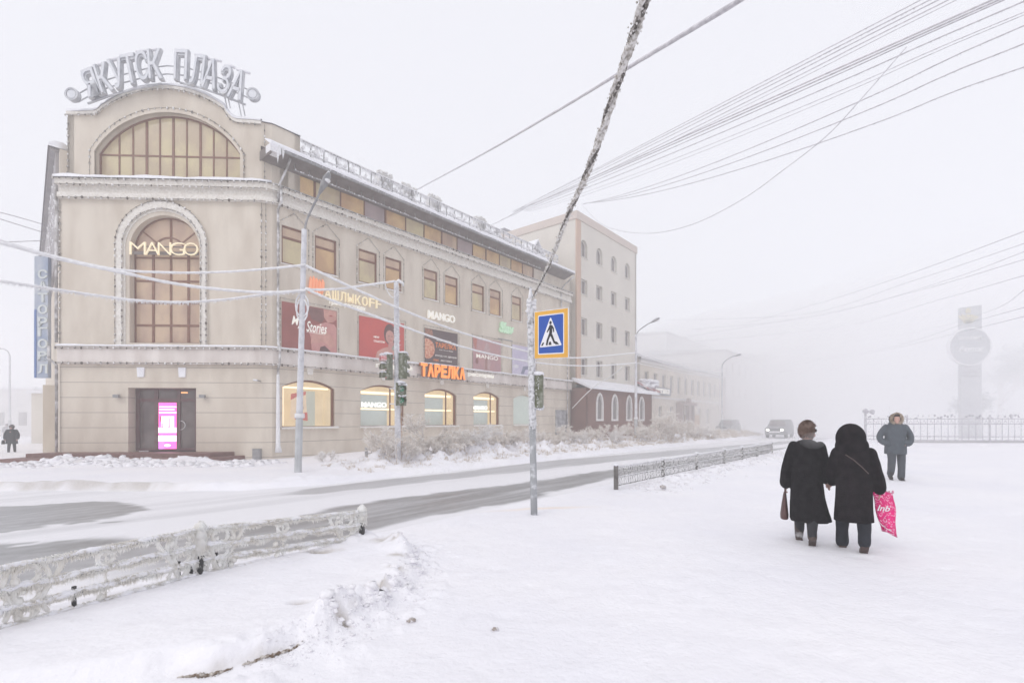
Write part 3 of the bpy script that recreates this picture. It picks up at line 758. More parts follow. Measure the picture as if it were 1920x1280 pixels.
for x0_, x1_ in ((262,292),(338,367)): p.fbox(FT, fx(x0_), fx(x1_), fd-.02, fd-.01, DB+.1, fzz(752))
obj('pane', p, M['glass_d'], ent)
p = MB(); c_ = (fx(341), (fzz(797)))
p.tube([FT.P(c_[0]+.22*math.sin(t), fd+.09, c_[1]+.22*math.cos(t)) for t in [i*math.pi/10 for i in range(11)]], .022, 6); obj('handle', p, mat('steel', (.6,.6,.6), .3, metal=.8), ent)
p = MB(); p.fbox(FT, D0-.6, D1+.3, -2.6, -2.5, -.2, 4.3); obj('vestibule_wall', p, mat('vestibule', (.10,.08,.08), .8), ent)
p = MB(); p.fbox(FT, fx(346), fx(355), fd-.4, fd-.38, fzz(777), fzz(763)); p.fbox(FT, fx(339.5), fx(352), fd-.0, fd+.004, fzz(737), fzz(734.5)); obj('lit_notice', p, emat('orange_glow', (1,.5,.2), 1.0), ent)
scr = thing('advertising_screen', 'tall bright pink advertising screen glowing in the middle of the entrance', 'screen', FT.P(fx(315), fd, DB))
p = MB(); p.fbox(FT, fx(298), fx(333), fd-.05, fd+.06, fzz(841.5), fzz(753.5)); obj('housing', p, M['black'], scr)
def quad(name, x0_, x1_, y0_, y1_, w, m, par):
    p = MB(); p.fbox(FT, fx(x0_), fx(x1_), w-.004, w, fzz(y1_), fzz(y0_)); return obj(name, p, m, par)
PK = emat('pink_screen', (1.0,.13,.50), 1.15); WH = emat('white_screen', (1,.85,.97), 1.25); MG = emat('magenta_screen', (.85,.22,.85), 1.1)
quad('lit_panel', 299, 332.5, 754.5, 841, fd+.065, PK, scr)
p = MB(); ww_ = fd+.070
for (x0_,x1_,y0_,y1_) in ((300,332.5,761.5,763.5),(300,329,766.5,768.5),(300,332.5,772,774.5),(304,328,780,800),(298.5,332.5,801,811),(298.5,332.5,816,827)): p.fbox(FT, fx(x0_), fx(x1_), ww_-.003, ww_, fzz(y1_), fzz(y0_))
p.ball(FT.P(fx(315), ww_, fzz(834.5)), .10, sc=(2.0,.03,.7)); obj('lit_block', p, WH, scr)
p = MB()
for (x_, y0_, y1_) in ((302,780,790),(305,793,801),(318,783,801)): p.fbox(FT, fx(x_), fx(x_+1.6), ww_, ww_+.004, fzz(y1_), fzz(y0_))
obj('lipstick_picture', p, mat('dark_pink', (.35,.02,.12), .5), scr)
quad('lower_panel', 299, 310, 828, 841, fd+.069, MG, scr)
# steps
def pl(pts, z0, z1, b):
    n = len(pts); b.add([(x,y,z0) for x,y in pts]+[(x,y,z1) for x,y in pts], [tuple(range(n-1,-1,-1)), tuple(range(n,2*n))]+[(i,(i+1)%n,n+(i+1)%n,n+i) for i in range(n)])
p = MB(); q = lambda a, w_: FT.P(a, w_, 0)[:2]
pl([q(ta(110)-.15,.0), q(ta(97)-.1,1.25), q(ta(420),1.25), q(ta(432)+.2,.0)], -.6, .06, p)
pl([q(ta(110)-.9,.0), q(ta(82)-.2,2.0), q(ta(415)+.3,2.0), q(ta(440)+.5,.0)], -.62, -.13, p)
obj('entrance_steps', p, M['steps'], mall)
# wall lamps, plates, camera
for x in (223.5, 383.5):
    o = thing('wall_floodlight', '', 'floodlight', FT.P(ta(x), .1, tz(743)))
    p = MB(); p.fbox(FT, ta(x)-.13, ta(x)+.13, .12, .26, tz(746), tz(740)); obj('lamp_head', p, M['gutter'], o)
    p = MB(); p.fbox(FT, ta(x)-.04, ta(x)+.04, -.01, .12, tz(745), tz(742)); obj('bracket', p, M['gutter'], o)
    o['label'] = 'small grey floodlight on the tower wall %s of the entrance' % ('left' if x < 300 else 'right'); o['group'] = 'floodlights beside the entrance'
for k_, x in enumerate((265, 342.5)):
    p = MB(); p.fprism(FT, [(ta(x)-.15,tz(707)),(ta(x)+.15,tz(707)),(ta(x)+.18,tz(689)),(ta(x)-.18,tz(689))], -.02, .07); obj('keystone', p, M['snow_b'], mall)
o = thing('security_camera', 'white security camera high on the rounded corner beside the drainpipe', 'camera', FT.P(ta(485), .1, tz(713)))
p = MB(); p.tube([FT.P(ta(480),.28,tz(712.5)), FT.P(ta(487),.26,tz(713))], .05, 8); obj('camera_body', p, M['frost_w'], o)
p = MB(); p.tube([FT.P(ta(488),-.02,tz(714)), FT.P(ta(487),.26,tz(713))], .03, 6); obj('bracket', p, M['gutter'], o)
p = MB(); p.fbox(FT, ta(475), ta(489), -.02, .1, -.5, tz(841)); p.fbox(FT, ta(489.5), ta(491), -.02, .22, -.5, tz(841)); p.fbox(FT, ta(474), ta(489), .1, .12, tz(842), tz(841))
vg_ = tag(obj('vent_box', p, M['gutter']), 'grey metal vent box at the foot of the rounded corner', 'vent box')
# ---- roof, eaves, soffit
EZ = FA.hit(541, 283, 1.15)[1]; print('EZ', EZ)
es0, es1 = FA.sx(507, 1.15), FA.sx(1077.5, 1.15)
rp = [(1.15,EZ),(-1.5,EZ+1.35),(-9,EZ+2.3),(-18,EZ+2.3)]
mb = MB(); n_ = 90
sc_ = np.linspace(es0, es1, n_)
vs = []; 
for a in sc_:
    for k, (w_, z_) in enumerate([(1.20,EZ-.05),(1.22,EZ+.06),(1.1,EZ+.20),(.6,EZ+.42),(0,EZ+.72),(-.8,EZ+1.1),(-1.5,EZ+1.42),(-5,EZ+1.95),(-9,EZ+2.35),(-18,EZ+2.35)]):
        zz = z_+(float(fbm(a*.9+k*3, w_*2, 3))*.16 if k > 1 else 0)
        lip = 0.07*float(fbm(a*1.7, 3, 2)) if k < 3 else 0
        ww2 = w_+lip
        if a < .0 and ww2 < .5: ww2 = .5 if k else ww2; zz = min(zz, EZ+.45)
        vs.append(FA.P(a, ww2, zz))
m_ = 10
mb.add(vs, [(i*m_+k, i*m_+k+1, (i+1)*m_+k+1, (i+1)*m_+k) for i in range(n_-1) for k in range(m_-1)], 0, True)
mb.add(vs[:m_], [tuple(range(m_))]); mb.add(vs[-m_:], [tuple(range(m_))])
obj('snowy_roof', mb, M['snow_b'], mall)
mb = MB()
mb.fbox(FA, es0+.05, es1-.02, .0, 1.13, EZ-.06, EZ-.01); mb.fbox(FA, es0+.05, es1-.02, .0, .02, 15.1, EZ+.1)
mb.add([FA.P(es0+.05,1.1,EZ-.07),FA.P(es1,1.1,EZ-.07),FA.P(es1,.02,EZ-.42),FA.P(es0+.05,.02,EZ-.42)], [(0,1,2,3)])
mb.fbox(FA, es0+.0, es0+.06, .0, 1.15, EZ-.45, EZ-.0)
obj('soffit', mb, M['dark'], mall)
mb = MB(); mb.tube([FA.P(es0,1.12,EZ-.10), FA.P(es1,1.12,EZ-.10)], .075, 8)
mb.tube([FA.P(.35,.75,EZ-.62), FA.P(FA.sx(1000),.75,EZ-.62)], .035, 6)
for k in range(28):
    a = .4+(FA.sx(1000)-.5)*k/27; mb.tube([FA.P(a,.75,EZ-.62), FA.P(a,.70,EZ-.30)], .02, 4)
obj('gutter', mb, M['gutter'], mall)
mb = MB()
for k in range(420):
    a = random.uniform(es0, es1); mb.spike(FA.P(a, 1.15+random.uniform(-.06,.05), EZ-.05), (0,0,-1), random.uniform(.04,.16), .025)
for k in range(260):
    a = random.uniform(.4, FA.sx(1000)); mb.ball(FA.P(a, .77, EZ-.60+random.uniform(-.03,.03)), random.uniform(.015,.04), 5, 3)
obj('icicles', mb, M['frost_w'], mall)['kind'] = 'stuff'
mb = MB()
for (a_,h_) in ((es0+.35,.9),(es0+.6,.6)):
    mb.spike(FA.P(a_,1.15,EZ+.05), (0,0,-1), h_, .12)
mb.fbox(FA, es0-.02, es0+.5, .7, 1.2, EZ-.35, EZ-.0)
obj('ice_lump', mb, M['frost_w'], mall)
# roof guard rail with frost
RS0, RS1 = FA.sx(530, -1.0), FA.sx(1046, -1.0); RZ = EZ+1.15
mb = MB(); npost = 34
mb.tube([FA.P(RS0,-1.0,RZ+.92), FA.P(RS1,-1.0,RZ+.92)], .035, 6); mb.tube([FA.P(RS0,-1.0,RZ+.35), FA.P(RS1,-1.0,RZ+.35)], .02, 6)
for k in range(npost):
    a = RS0+(RS1-RS0)*k/(npost-1); mb.tube([FA.P(a,-1.0,RZ-.3), FA.P(a,-1.0,RZ+.92)], .035, 5)
rl = obj('roof_railing', mb, M['gutter'], mall)
mb = MB()
for k in range(3200):
    a = random.uniform(RS0, RS1); z_ = RZ+.92 if random.random() < .5 else RZ+.35
    mb.spike(FA.P(a,-1.0+random.uniform(-.04,.04),z_+.04), (random.uniform(-.3,.3),random.uniform(-.3,.3),-1), random.uniform(.10,.42 if z_ > RZ+.5 else .2), random.uniform(.015,.04))
for k in range(200):
    a = random.uniform(RS0, RS1); mb.ball(FA.P(a,-1.0,RZ+random.uniform(.1,.6)), random.uniform(.05,.16), 6, 4, jit=.2, sc=(1,.6,1))
mb.tube([FA.P(RS0+(RS1-RS0)*i/80,-1.0,RZ+.97) for i in range(81)], .04, 6, jit=.3)
obj('frost', mb, M['frost_w'], rl)
for (px_, dd) in ((722, .9), (817, .9), (903, .8), (768,.5)):
    a = FA.sx(px_, -1.2); mb = MB()
    mb.fbox(FA, a-.45, a+.45, -1.7, -1.15, RZ-.1, RZ+1.0+.2*dd); mb.fbox(FA, a-.55, a+.55, -1.8, -1.1, RZ+1.0+.2*dd, RZ+1.06+.2*dd)
    for q in range(60): mb.ball(FA.P(a+random.uniform(-.5,.5), random.uniform(-1.7,-1.1), RZ+1.1+.2*dd+random.uniform(-.05,.08)), random.uniform(.05,.11), 5, 4, jit=.3)
    for q in range(90): mb.spike(FA.P(a+random.uniform(-.5,.5), -1.12, RZ+random.uniform(.1,1.1)), (0,-.4,-1), random.uniform(.05,.2), .03)
    obj('roof_hatch', mb, M['frost'], mall)
# gabled dormer near the far end
a = FA.sx(1000, -3.5); mb = MB(); za = EZ+1.7
mb.fprism(FA, [(a-1.1,za),(a+1.1,za),(a+1.1,za+.7),(a,za+2.1),(a-1.1,za+.7)], -6, -3.2, 0)
obj('dormer', mb, mat('grey_gable', (.30,.29,.30), .8, (.4,.39,.4), 3), mall)
mb = MB()
for sg in (-1, 1):
    P = FA.P; mb.hexa([P(a,-2.9,za+2.12),P(a+sg*1.4,-2.9,za+.40),P(a+sg*1.4,-6,za+.40),P(a,-6,za+2.12),P(a,-2.9,za+2.3),P(a+sg*1.45,-2.9,za+.56),P(a+sg*1.45,-6,za+.56),P(a,-6,za+2.3)])
obj('dormer_snow', mb, M['snow_b'], mall)
# drainpipes
M['pipe'] = mat('frosted_pipe', (.26,.24,.23), .7, (.70,.69,.69), 3, contrast=(.4,.62))
def pipe(fr, pts, name='drainpipe', r=.06):
    b = MB(); b.tube([fr.P(*q) for q in pts], r, 8, jit=.12); return obj(name, b, M['pipe'], mall)
sp = FA.sx(521, .12)
pipe(FA, [(sp+.25,.9,EZ-.2),(sp+.25,.6,EZ-.55),(sp,.14,EZ-1.5),(sp,.14,EZ-2.3),(sp,.48,13.3),(sp,.48,12.5),(sp,.14,12.2),(sp,.14,5.5),(sp,.32,5.2),(sp,.32,4.5),(sp,.14,4.2),(sp,.14,.3)])
b = MB(); b.tube([FA.P(sp,.14,3.9),FA.P(sp,.14,2.0),FA.P(sp,.15,.4),FA.P(sp,.2,.0)], [.07,.09,.12,.17], 8, jit=.15); obj('pipe_ice', b, M['frost_w'], mall)
se = FA.sx(1052, .12); sf = FA.sx(1064, .2)
pipe(FA, [(se+.9,.9,EZ-.2),(se+.4,.3,EZ-.9),(se,.14,EZ-1.4),(se,.14,EZ-3)]); pipe(FA, [(sf,.2,EZ-3.2),(sf,.2,1.0)], r=.05)
pipe(FT, [(-.08,.1,13.0),(-.08,.1,5.4)]); pipe(FT, [(-.28,.28,5.2),(-.28,.3,4.6),(-.05,.12,4.3),(-.05,.12,-.1)])
# notice board at the far end of the wall
nb = MB(); s0, s1 = FA.sx(1043,.1), FA.sx(1063,.1)
nb.fbox(FA, s0, s1, -.02, .1, .35, 2.55)
tag(obj('notice_board', nb, mat('grey_poster', (.20,.20,.21), .4, (.45,.45,.46), 3)), 'dark grey framed board at the foot of the far end of the beige wall', 'notice board')
# ---- left wing, seen almost edge on
FL = Frame(LWfar, (-LWd.x, -LWd.y))
mb = MB(); mb.fbox(FL, 0, 23.9, -.4, 0, -1.2, 14.9); mb.fbox(FL, -.02, .3, -10, -.4, -1.2, 14.9)
obj('side_wall', mb, M['stucco'], mall)
mb = MB(); mb.fbox(FL, 0, 23.3, .0, .14, 9.6, 14.95); mb.fbox(FL, 0, 23.4, .0, .34, 14.95, 15.05)
obj('side_bay', mb, mat('grey_bay_cladding', (.32,.30,.31), .8, (.40,.38,.38), 1.5), mall)
obj('snow_cap', snow_on([FL.P(0,0,0)[:2], FL.P(23.6,0,0)[:2]], -.3, .38, 15.05, .35), M['snow_b'], mall)
mb = MB(); mb.fbox(FL, 18, 18.5, 0, .5, -.6, 3.6); obj('side_buttress', mb, M['stucco'], mall)
mb = MB()
for k in range(90):
    a = random.uniform(10, 23.3); mb.spike(FL.P(a, .16, random.uniform(11,15)), (0,0,-1), random.uniform(.1,.3), .04)
obj('icicles', mb, M['frost_w'], mall)['kind'] = 'stuff'
# roof closing slabs (seen only from above or behind)
mb = MB(); pts = [PATH[0], PATH[1], (Acor[0]), (Acor[2]), Eend, (Eend[0]-N.x*15, Eend[1]-N.y*15), (-14, 46)]
pl(pts, 14.6, 14.9, mb) if False else None
bx = [FT.P(.3,-.6,0)[:2], FT.P(9.3,-.6,0)[:2], FA.P(1,-1.5,0)[:2], FA.P(E_END-.2,-1.5,0)[:2], FA.P(E_END-.2,-14,0)[:2], FA.P(6,-15,0)[:2], FL.P(2,-1,0)[:2], FL.P(23,-1,0)[:2]]
pl(bx, 13.0, 13.25, mb); obj('roof_slab', mb, M['snow_b'], mall)

# ================================================================ signs, banners and lights on the shopping centre
# string lights
M['bulb'] = mat('frosted_bulb', (.80,.78,.76), .5, (.10,.08,.06), 6, contrast=(.42,.58))
M['wire'] = mat('dark_wire', (.20,.17,.14), .7)
def garland(fr, pts, wv, label, step=.30, r=.046, closed=False):
    b = MB(); pts3 = [Vector(fr.P(a, wv, z)) for a, z in pts]
    b.tube(pts3, .012, 4, 1)
    for i in range(len(pts3)-1):
        d = pts3[i+1]-pts3[i]; L = d.length; n = max(1, int(round(L/step)))
        for k in range(n):
            p = pts3[i]+d*(k/n)
            b.ball(p+Vector((0,0,-.012)), r*random.uniform(.7,1.25), 5, 3, 0, sc=(1,1,1.5))
    return tag(obj('string_lights', b, [M['bulb'], M['wire']]), label, 'string lights', 'string lights on the shopping centre')
def gpath(path, wv, z, label, step=.3):
    q = offset(path, wv); b = MB(); pts3 = [Vector((p.x,p.y,z)) for p in q]; b.tube(pts3, .012, 4, 1)
    for i in range(len(pts3)-1):
        d = pts3[i+1]-pts3[i]; n = max(1, int(round(d.length/step)))
        for k in range(n): b.ball(pts3[i]+d*(k/n)+Vector((0,0,random.uniform(-.03,.0))), .05*random.uniform(.7,1.25), 5, 3, 0, sc=(1,1,1.4))
    return tag(obj('string_lights', b, [M['bulb'], M['wire']]), label, 'string lights', 'string lights on the shopping centre')
gpath(PATH_R, .40, Z_C1-.03, 'bulbs along the top edge of the upper cornice')
gpath(PATH_R, .33, Z_C0+.60, 'bulbs under the top moulding of the upper cornice')
gpath(PATH_R, .21, Z_C0+.02, 'bulbs along the lowest edge of the upper cornice')
gpath(PATH_R, .26, Z_BAND1-.08, 'bulbs along the top of the band above the ground floor')
gpath(PATH_R, .24, Z_BAND0-.04, 'bulbs along the bottom of the band above the ground floor')
garland(FT, [(.03,5.3),(.03,12.4)], .05, 'vertical bulb string on the left edge of the tower wall')
garland(FT, [(ta(491),5.3),(ta(491),12.4)], .05, 'vertical bulb string nearer the arch on the right of the tower wall')
garland(FT, [(ta(499),5.3),(ta(499),12.4)], .03, 'vertical bulb string at the rounded corner beside the drainpipe')
garland(FT, [(sL+.03,13.4),(sL+.03,16.4)], .04, 'vertical bulb string on the left edge of the upper tower')
garland(FT, [(ta(497),13.4),(ta(497),16.3)], .04, 'vertical bulb string on the right edge of the upper tower')
garland(FT, [(a, z-.2) for a, z in PT[::2]], .13, 'bulbs following the rounded parapet under the rooftop letters')
garland(FT, [(a, z) for a, z in grow(0, bz, be, BW[0], .2, BW[1], BW[2], 30)[1:]]+[(bz-.2,BW[0])], .07, 'bulbs around the wide arched window of the upper tower')
garland(FT, AR_o[1:]+[AR_o[0]], .13, 'bulbs on the outer rim of the white arch moulding on the tower')
garland(FT, AR_i[1:]+[AR_i[0]], .13, 'bulbs on the inner rim of the white arch moulding on the tower')
ords = ['first','second','third','fourth','fifth','sixth','seventh','eighth','ninth']
for k, (s0, s1) in enumerate(uw):
    e = .14; c_ = (s0+s1)/2
    garland(FA, [(s0-e,UZ0-.1),(s0-e,UZ1+.12),(c_,UZ1+.75),(s1+e,UZ1+.12),(s1+e,UZ0-.1)], .05, 'tent shaped bulb string around the %s upper window from the corner tower' % ords[k], .28, .03)
for k, (s0, s1) in enumerate(posters):
    z0_, z1_ = 5.45, 7.72
    garland(FA, [(s0-.1,5.3),(s0-.1,z1_+.1),(s1+.1,z1_+.1),(s1+.1,5.3)], .06, 'bulb string framing the %s wall banner from the corner tower' % ords[k], .28, .03)
# banners
PZ0, PZ1 = 5.28, 7.66
def banner(k, name, label, base, shapes):
    s0, s1 = posters[k]; t = thing('banner', label, 'banner', FA.P((s0+s1)/2, .03, PZ0), 'banners on the shopping centre wall')
    b = MB(); b.fbox(FA, s0, s1, -.01, .03, PZ0, PZ1); obj('backing', b, base, t)
    W_, H_ = s1-s0, PZ1-PZ0
    for i_, (nm, pts, m) in enumerate(shapes):
        b = MB(); b.fprism(FA, [(s0+W_*x, PZ0+H_*y) for x, y in pts], .031, .033+.003*(i_+1)); obj(nm, b, m, t)
    return t, s0, s1
def bl(cx, cy, rx, ry, n=22, a0_=0, a1_=360, rot=0):
    o = []
    for i in range(n):
        t = R(a0_+(a1_-a0_)*i/(n-1 if a1_-a0_ < 360 else n)); x, y = rx*math.cos(t), ry*math.sin(t)
        o.append((min(1,max(0,cx+x*math.cos(rot)-y*math.sin(rot))), min(1,max(0,cy+x*math.sin(rot)+y*math.cos(rot)))))
    return o
skin1 = mat('print_rose', (.50,.22,.20), .6, (.60,.30,.27), 2.2, contrast=(.3,.7)); skin2 = mat('print_skin', (.62,.34,.28), .6, (.50,.24,.20), 2.5, contrast=(.3,.7))
hair = mat('print_hair', (.10,.045,.045), .6, (.16,.07,.06), 3); hair2 = mat('print_hair_brown', (.17,.08,.07), .6, (.24,.11,.10), 3)
t, s0, s1 = banner(0, '', 'dark red banner with white script and a woman holding her shoulders, beside the drainpipe', mat('print_maroon', (.27,.075,.06), .6, (.33,.10,.085), .8),
 [('hair_print', [(.48,.98),(.80,.98),(.76,.78),(.70,.66),(.52,.72),(.46,.86)], hair2),
  ('face_print', [(.74,.99),(.99,.99),(.99,.80),(.92,.72),(.82,.70),(.75,.80)], skin2),
  ('lips_print', [(.84,.865),(.88,.88),(.93,.865),(.88,.845)], mat('print_rose_lips', (.42,.06,.06), .6)), ('shoulder_print', [(.52,.02),(.50,.30),(.47,.42),(.52,.50),(.60,.60),(.78,.70),(.94,.68),(.99,.60),(.99,.02)], skin1),
  ('arm_print', [(.50,.18),(.52,.36),(.60,.44),(.78,.50),(.93,.36),(.97,.20),(.88,.12),(.74,.24),(.62,.20)], skin2),
  ('dress_print', [(.66,.02),(.68,.12),(.76,.16),(.86,.06),(.88,.02)], hair)])
b = MB(); W_ = s1-s0
put_text(b, FA, 'My', s0+W_*.16, s0+W_*.36, PZ0+1.42, .62, .055, .006, 0, .01, shear=.3); put_text(b, FA, 'Stories', s0+W_*.42, s0+W_*.80, PZ0+1.30, .56, .055, .006, 0, .01, shear=.3)
b.fbox(FA, s0+W_*.42, s0+W_*.76, .055, .058, PZ0+.98, PZ0+1.0)
obj('lettering', b, M['white_letter'], t)
t, s0, s1 = banner(1, '', 'bright red banner with a dark haired woman looking left, behind the traffic lights', mat('print_red', (.58,.095,.075), .6, (.50,.08,.07), .7),
 [('hair_print', bl(.67,.66,.14,.27), hair), ('shoulder_print', [(.34,.02),(.38,.18),(.50,.28),(.64,.34),(.78,.32),(.90,.26),(.99,.12),(.99,.02)], skin2),
  ('neck_print', [(.62,.26),(.64,.48),(.74,.48),(.78,.28)], skin1), ('face_print', bl(.665,.60,.095,.17), skin2),
  ('fringe_print', [(.55,.70),(.58,.86),(.68,.90),(.77,.84),(.79,.60),(.74,.72),(.66,.77)], hair), ('eyes_print', [(.62,.61),(.64,.625),(.66,.61),(.64,.60)], hair), ('eye_print', [(.69,.61),(.71,.625),(.73,.61),(.71,.60)], hair), ('lips_print', [(.66,.505),(.685,.52),(.71,.505),(.685,.49)], mat('print_lips', (.45,.05,.05), .6)), ('scarf_print', [(.70,.30),(.76,.42),(.84,.46),(.88,.30),(.80,.2)], mat('print_sage', (.33,.36,.30), .6))])
b = MB(); W_ = s1-s0; put_text(b, FA, 'NEW', s0+W_*.30, s0+W_*.42, PZ0+1.28, .12, .055, .006, 0, .02); put_text(b, FA, 'COLLECTION', s0+W_*.30, s0+W_*.54, PZ0+1.04, .12, .055, .006, 0, .02); obj('lettering', b, M['white_letter'], t)
orange_p = mat('print_orange', (.80,.24,.06), .6, emit=(.8,.25,.06), es=.15)
t, s0, s1 = banner(2, '', 'dark brown restaurant banner with orange lettering and a round plate of food', mat('print_brown', (.095,.06,.065), .6, (.12,.08,.08), 1),
 [('food_print', [(.0,.20)]+[(.05+.24*math.sin(R(a_)), .44-.28*math.cos(R(a_))) for a_ in range(0,181,15)]+[(.0,.72)], mat('print_food', (.55,.16,.09), .6, (.75,.45,.30), 9, contrast=(.4,.6))), ('spice_print', [(.02,.80),(.0,.99),(.20,.98),(.24,.84),(.14,.76)], mat('print_spice', (.42,.20,.13), .6, (.2,.1,.07), 12, contrast=(.4,.6)))])
b = MB(); W_ = s1-s0; put_text(b, FA, 'ТАРЕЛКА', s0+W_*.30, s0+W_*.94, PZ0+1.38, .34, .055, .006, 0, .02); put_text(b, FA, 'меню', s0+W_*.24, s0+W_*.40, PZ0+.36, .14, .055, .006); obj('lettering', b, orange_p, t)
b = MB(); put_text(b, FA, 'РЕСТОРАН', s0+W_*.34, s0+W_*.78, PZ0+1.72, .15, .055, .006); put_text(b, FA, 'кафе и бар', s0+W_*.42, s0+W_*.84, PZ0+1.08, .09, .055, .006); put_text(b, FA, 'вход со двора', s0+W_*.30, s0+W_*.95, PZ0+.66, .13, .055, .006); put_text(b, FA, 'доставка', s0+W_*.46, s0+W_*.80, PZ0+.36, .12, .055, .006); obj('small_lettering', b, M['white_letter'], t)
t, s0, s1 = banner(3, '', 'pale mauve banner with a standing model and white letters', mat('print_mauve', (.48,.27,.26), .6, (.42,.25,.27), .8),
 [('model_print', [(.38,.04),(.40,.40),(.36,.60),(.44,.86),(.52,.88),(.62,.62),(.60,.04)], mat('print_beige', (.55,.40,.40), .6, (.42,.28,.27), 5)), ('coat_print', [(.40,.04),(.42,.50),(.50,.55),(.50,.04)], mat('print_tan', (.36,.19,.16), .6)), ('bag_print', bl(.13,.28,.05,.09), mat('print_bag', (.26,.10,.09), .6)), ('side_print', [(.0,.86),(.0,.99),(.14,.99),(.10,.6)], mat('print_coral', (.5,.18,.14), .6))])
b = MB(); W_ = s1-s0; put_text(b, FA, 'MANGO', s0+W_*.10, s0+W_*.88, PZ0+1.05, .30, .055, .006, 0, .01); obj('lettering', b, M['white_letter'], t)
t, s0, s1 = banner(4, '', 'pale lilac furniture banner with a grey chair, farthest from the tower', mat('print_lilac', (.50,.46,.60), .6, (.60,.56,.66), .8),
 [('chair_print', [(.35,.04),(.45,.30),(.66,.34),(.86,.62),(.97,.60),(.97,.06),(.86,.06),(.80,.24),(.55,.20),(.48,.04)], mat('print_slate', (.16,.17,.26), .6, (.24,.25,.33), 4)), ('cushion_print', bl(.15,.28,.12,.06), mat('print_white', (.72,.70,.75), .6))])
# sign letters
def sign(name, label, cat='sign', loc=None, grp=None): return thing(name, label, cat, loc, grp)
t = sign('illuminated_sign', 'glowing cream capital letters across the tall arched window of the tower', loc=FT.P(ta(308),.1,tz(480)))
LT = emat('cream_neon', (1.0,.84,.55), .36, (.74,.66,.48))
xs = [(245,275),(274,300),(298,322),(320,348),(346,373)]
for ch, (x0_, x1_) in zip('MANGO', xs):
    b = MB(); put_text(b, FT, ch, ta(x0_), ta(x1_), tz(467.5), .62, .02, .07, 0, -.016); obj('letter', b, LT, t)
b = MB(); b.fbox(FT, ta(246), ta(372), -.04, .0, tz(478), tz(472)); b.fbox(FT, ta(246), ta(372), -.04, .0, tz(464), tz(462)); obj('mounting_rail', b, M['dark'], t)
fa_ = lambda x: FA.sx(x, .1)
t = sign('illuminated_sign', 'small white capital letters above the brown restaurant banner', loc=FA.P(fa_(827),.1,FA.zy(827,594,.1)))
for i_, ch in enumerate('MANGO'):
    e_ = [802,813,823.5,832.5,842.5,853]
    b = MB(); put_text(b, FA, ch, fa_(e_[i_]), fa_(e_[i_+1]-.6), FA.zy(827,594,.1), .52, .05, .12, 0, .02); obj('letter', b, M['white_letter'], t)
t = sign('illuminated_sign', 'cream Cyrillic restaurant letters crossed by the frosty wires', loc=FA.P(fa_(655),.1,FA.zy(655,560,.1)))
zc_ = np.mean([FA.zy(620,548,.1), FA.zy(700,568,.1)])
word = 'ШАШЛЫКОFF'; e_ = np.linspace(fa_(592), fa_(716), len(word)+1)
for i_, ch in enumerate(word):
    b = MB(); put_text(b, FA, ch, e_[i_]+.05, e_[i_+1]-.07, zc_-.05+(.12 if i_ == 0 else 0), .52 if i_ else .6, .05, .10, 0, -.005); obj('letter', b, LT, t)
b = MB(); put_text(b, FA, 'гриль-ресторан', fa_(618), fa_(685), zc_-.52, .26, .05, .06, 0, .02); obj('small_lettering', b, M['white_letter'], t)
t = sign('flame_sign', 'orange glowing flame emblem above the cream Cyrillic letters', loc=FA.P(fa_(595),.1,FA.zy(595,535,.1)))
OR = emat('orange_flame', (1,.33,.12), .28, (.75,.33,.20))
for k_ in range(5):
    b = MB(); xx = fa_(581.5+k_*5.6); z_ = FA.zy(594,533,.1)+.05*math.sin(k_*1.6)
    b.tube([FA.P(xx-.04,.1,z_-.52),FA.P(xx+.02,.12,z_-.2),FA.P(xx+.05,.12,z_+.15),FA.P(xx+.02,.1,z_+.34)], [.06,.10,.09,.03], 8); obj('flame', b, OR, t)
t = sign('illuminated_sign', 'pale green script sign high on the wall above the lilac banner', loc=FA.P(fa_(950),.1,FA.zy(950,617,.1)))
GR = emat('green_neon', (.55,.9,.55), .22, (.50,.66,.50)); zz_ = FA.zy(950,615,.1)
b = MB(); put_text(b, FA, 'Slav', fa_(936), fa_(963), zz_, .85, .04, .12, 0, .045, shear=.2); obj('lettering', b, GR, t)
b = MB(); b.ball(FA.P(fa_(941),.08,zz_+.1), .30, sc=(1,.15,1.1)); b.ball(FA.P(fa_(955),.08,zz_-.2), .28, sc=(1.3,.15,.7)); obj('backplate', b, GR, t)
b = MB(); b.fbox(FA, fa_(936), fa_(962), -.01, .05, zz_-.95, zz_-.88); obj('mounting_rail', b, M['gutter'], t)
t = sign('orange_letter_sign', 'big orange glowing Cyrillic letters on the band above the ground floor', loc=FA.P(fa_(831),.3,4.4))
word = 'ТАРЕЛКА'; e_ = np.linspace(FA.sx(789,.45), FA.sx(873,.45), len(word)+1); OG = emat('orange_letters', (1,.27,.04), .72, (.8,.3,.06)); ORi = mat('orange_sides', (.45,.13,.04), .6)
for i_, ch in enumerate(word):
    b = MB(); put_text(b, FA, ch, e_[i_]+.02, e_[i_+1]-.04, 4.87, .86, .42, .05, 0, .05)
    put_text(b, FA, ch, e_[i_]+.02, e_[i_+1]-.04, 4.87, .86, .27, .145, 1, .055); obj('letter', b, [OG, ORi], t)
    p0, p1 = FA.P(e_[i_]+.04,0,0), FA.P(e_[i_+1]-.08,0,0); obj('snow_cap', snow_on([p0, p1], .26, .48, 5.29, .07, seg=.15), M['snow_b'], t)
b = MB(); b.fbox(FA, e_[0]-.05, e_[-1]+.05, .17, .25, 4.5, 4.58); b.fbox(FA, e_[0]-.05, e_[-1]+.05, .17, .25, 5.1, 5.18); obj('mounting_rail', b, M['gutter'], t)
t = sign('white_letter_sign', 'small white letters on the band right of the big orange letters', loc=FA.P(fa_(902),.2,4.7))
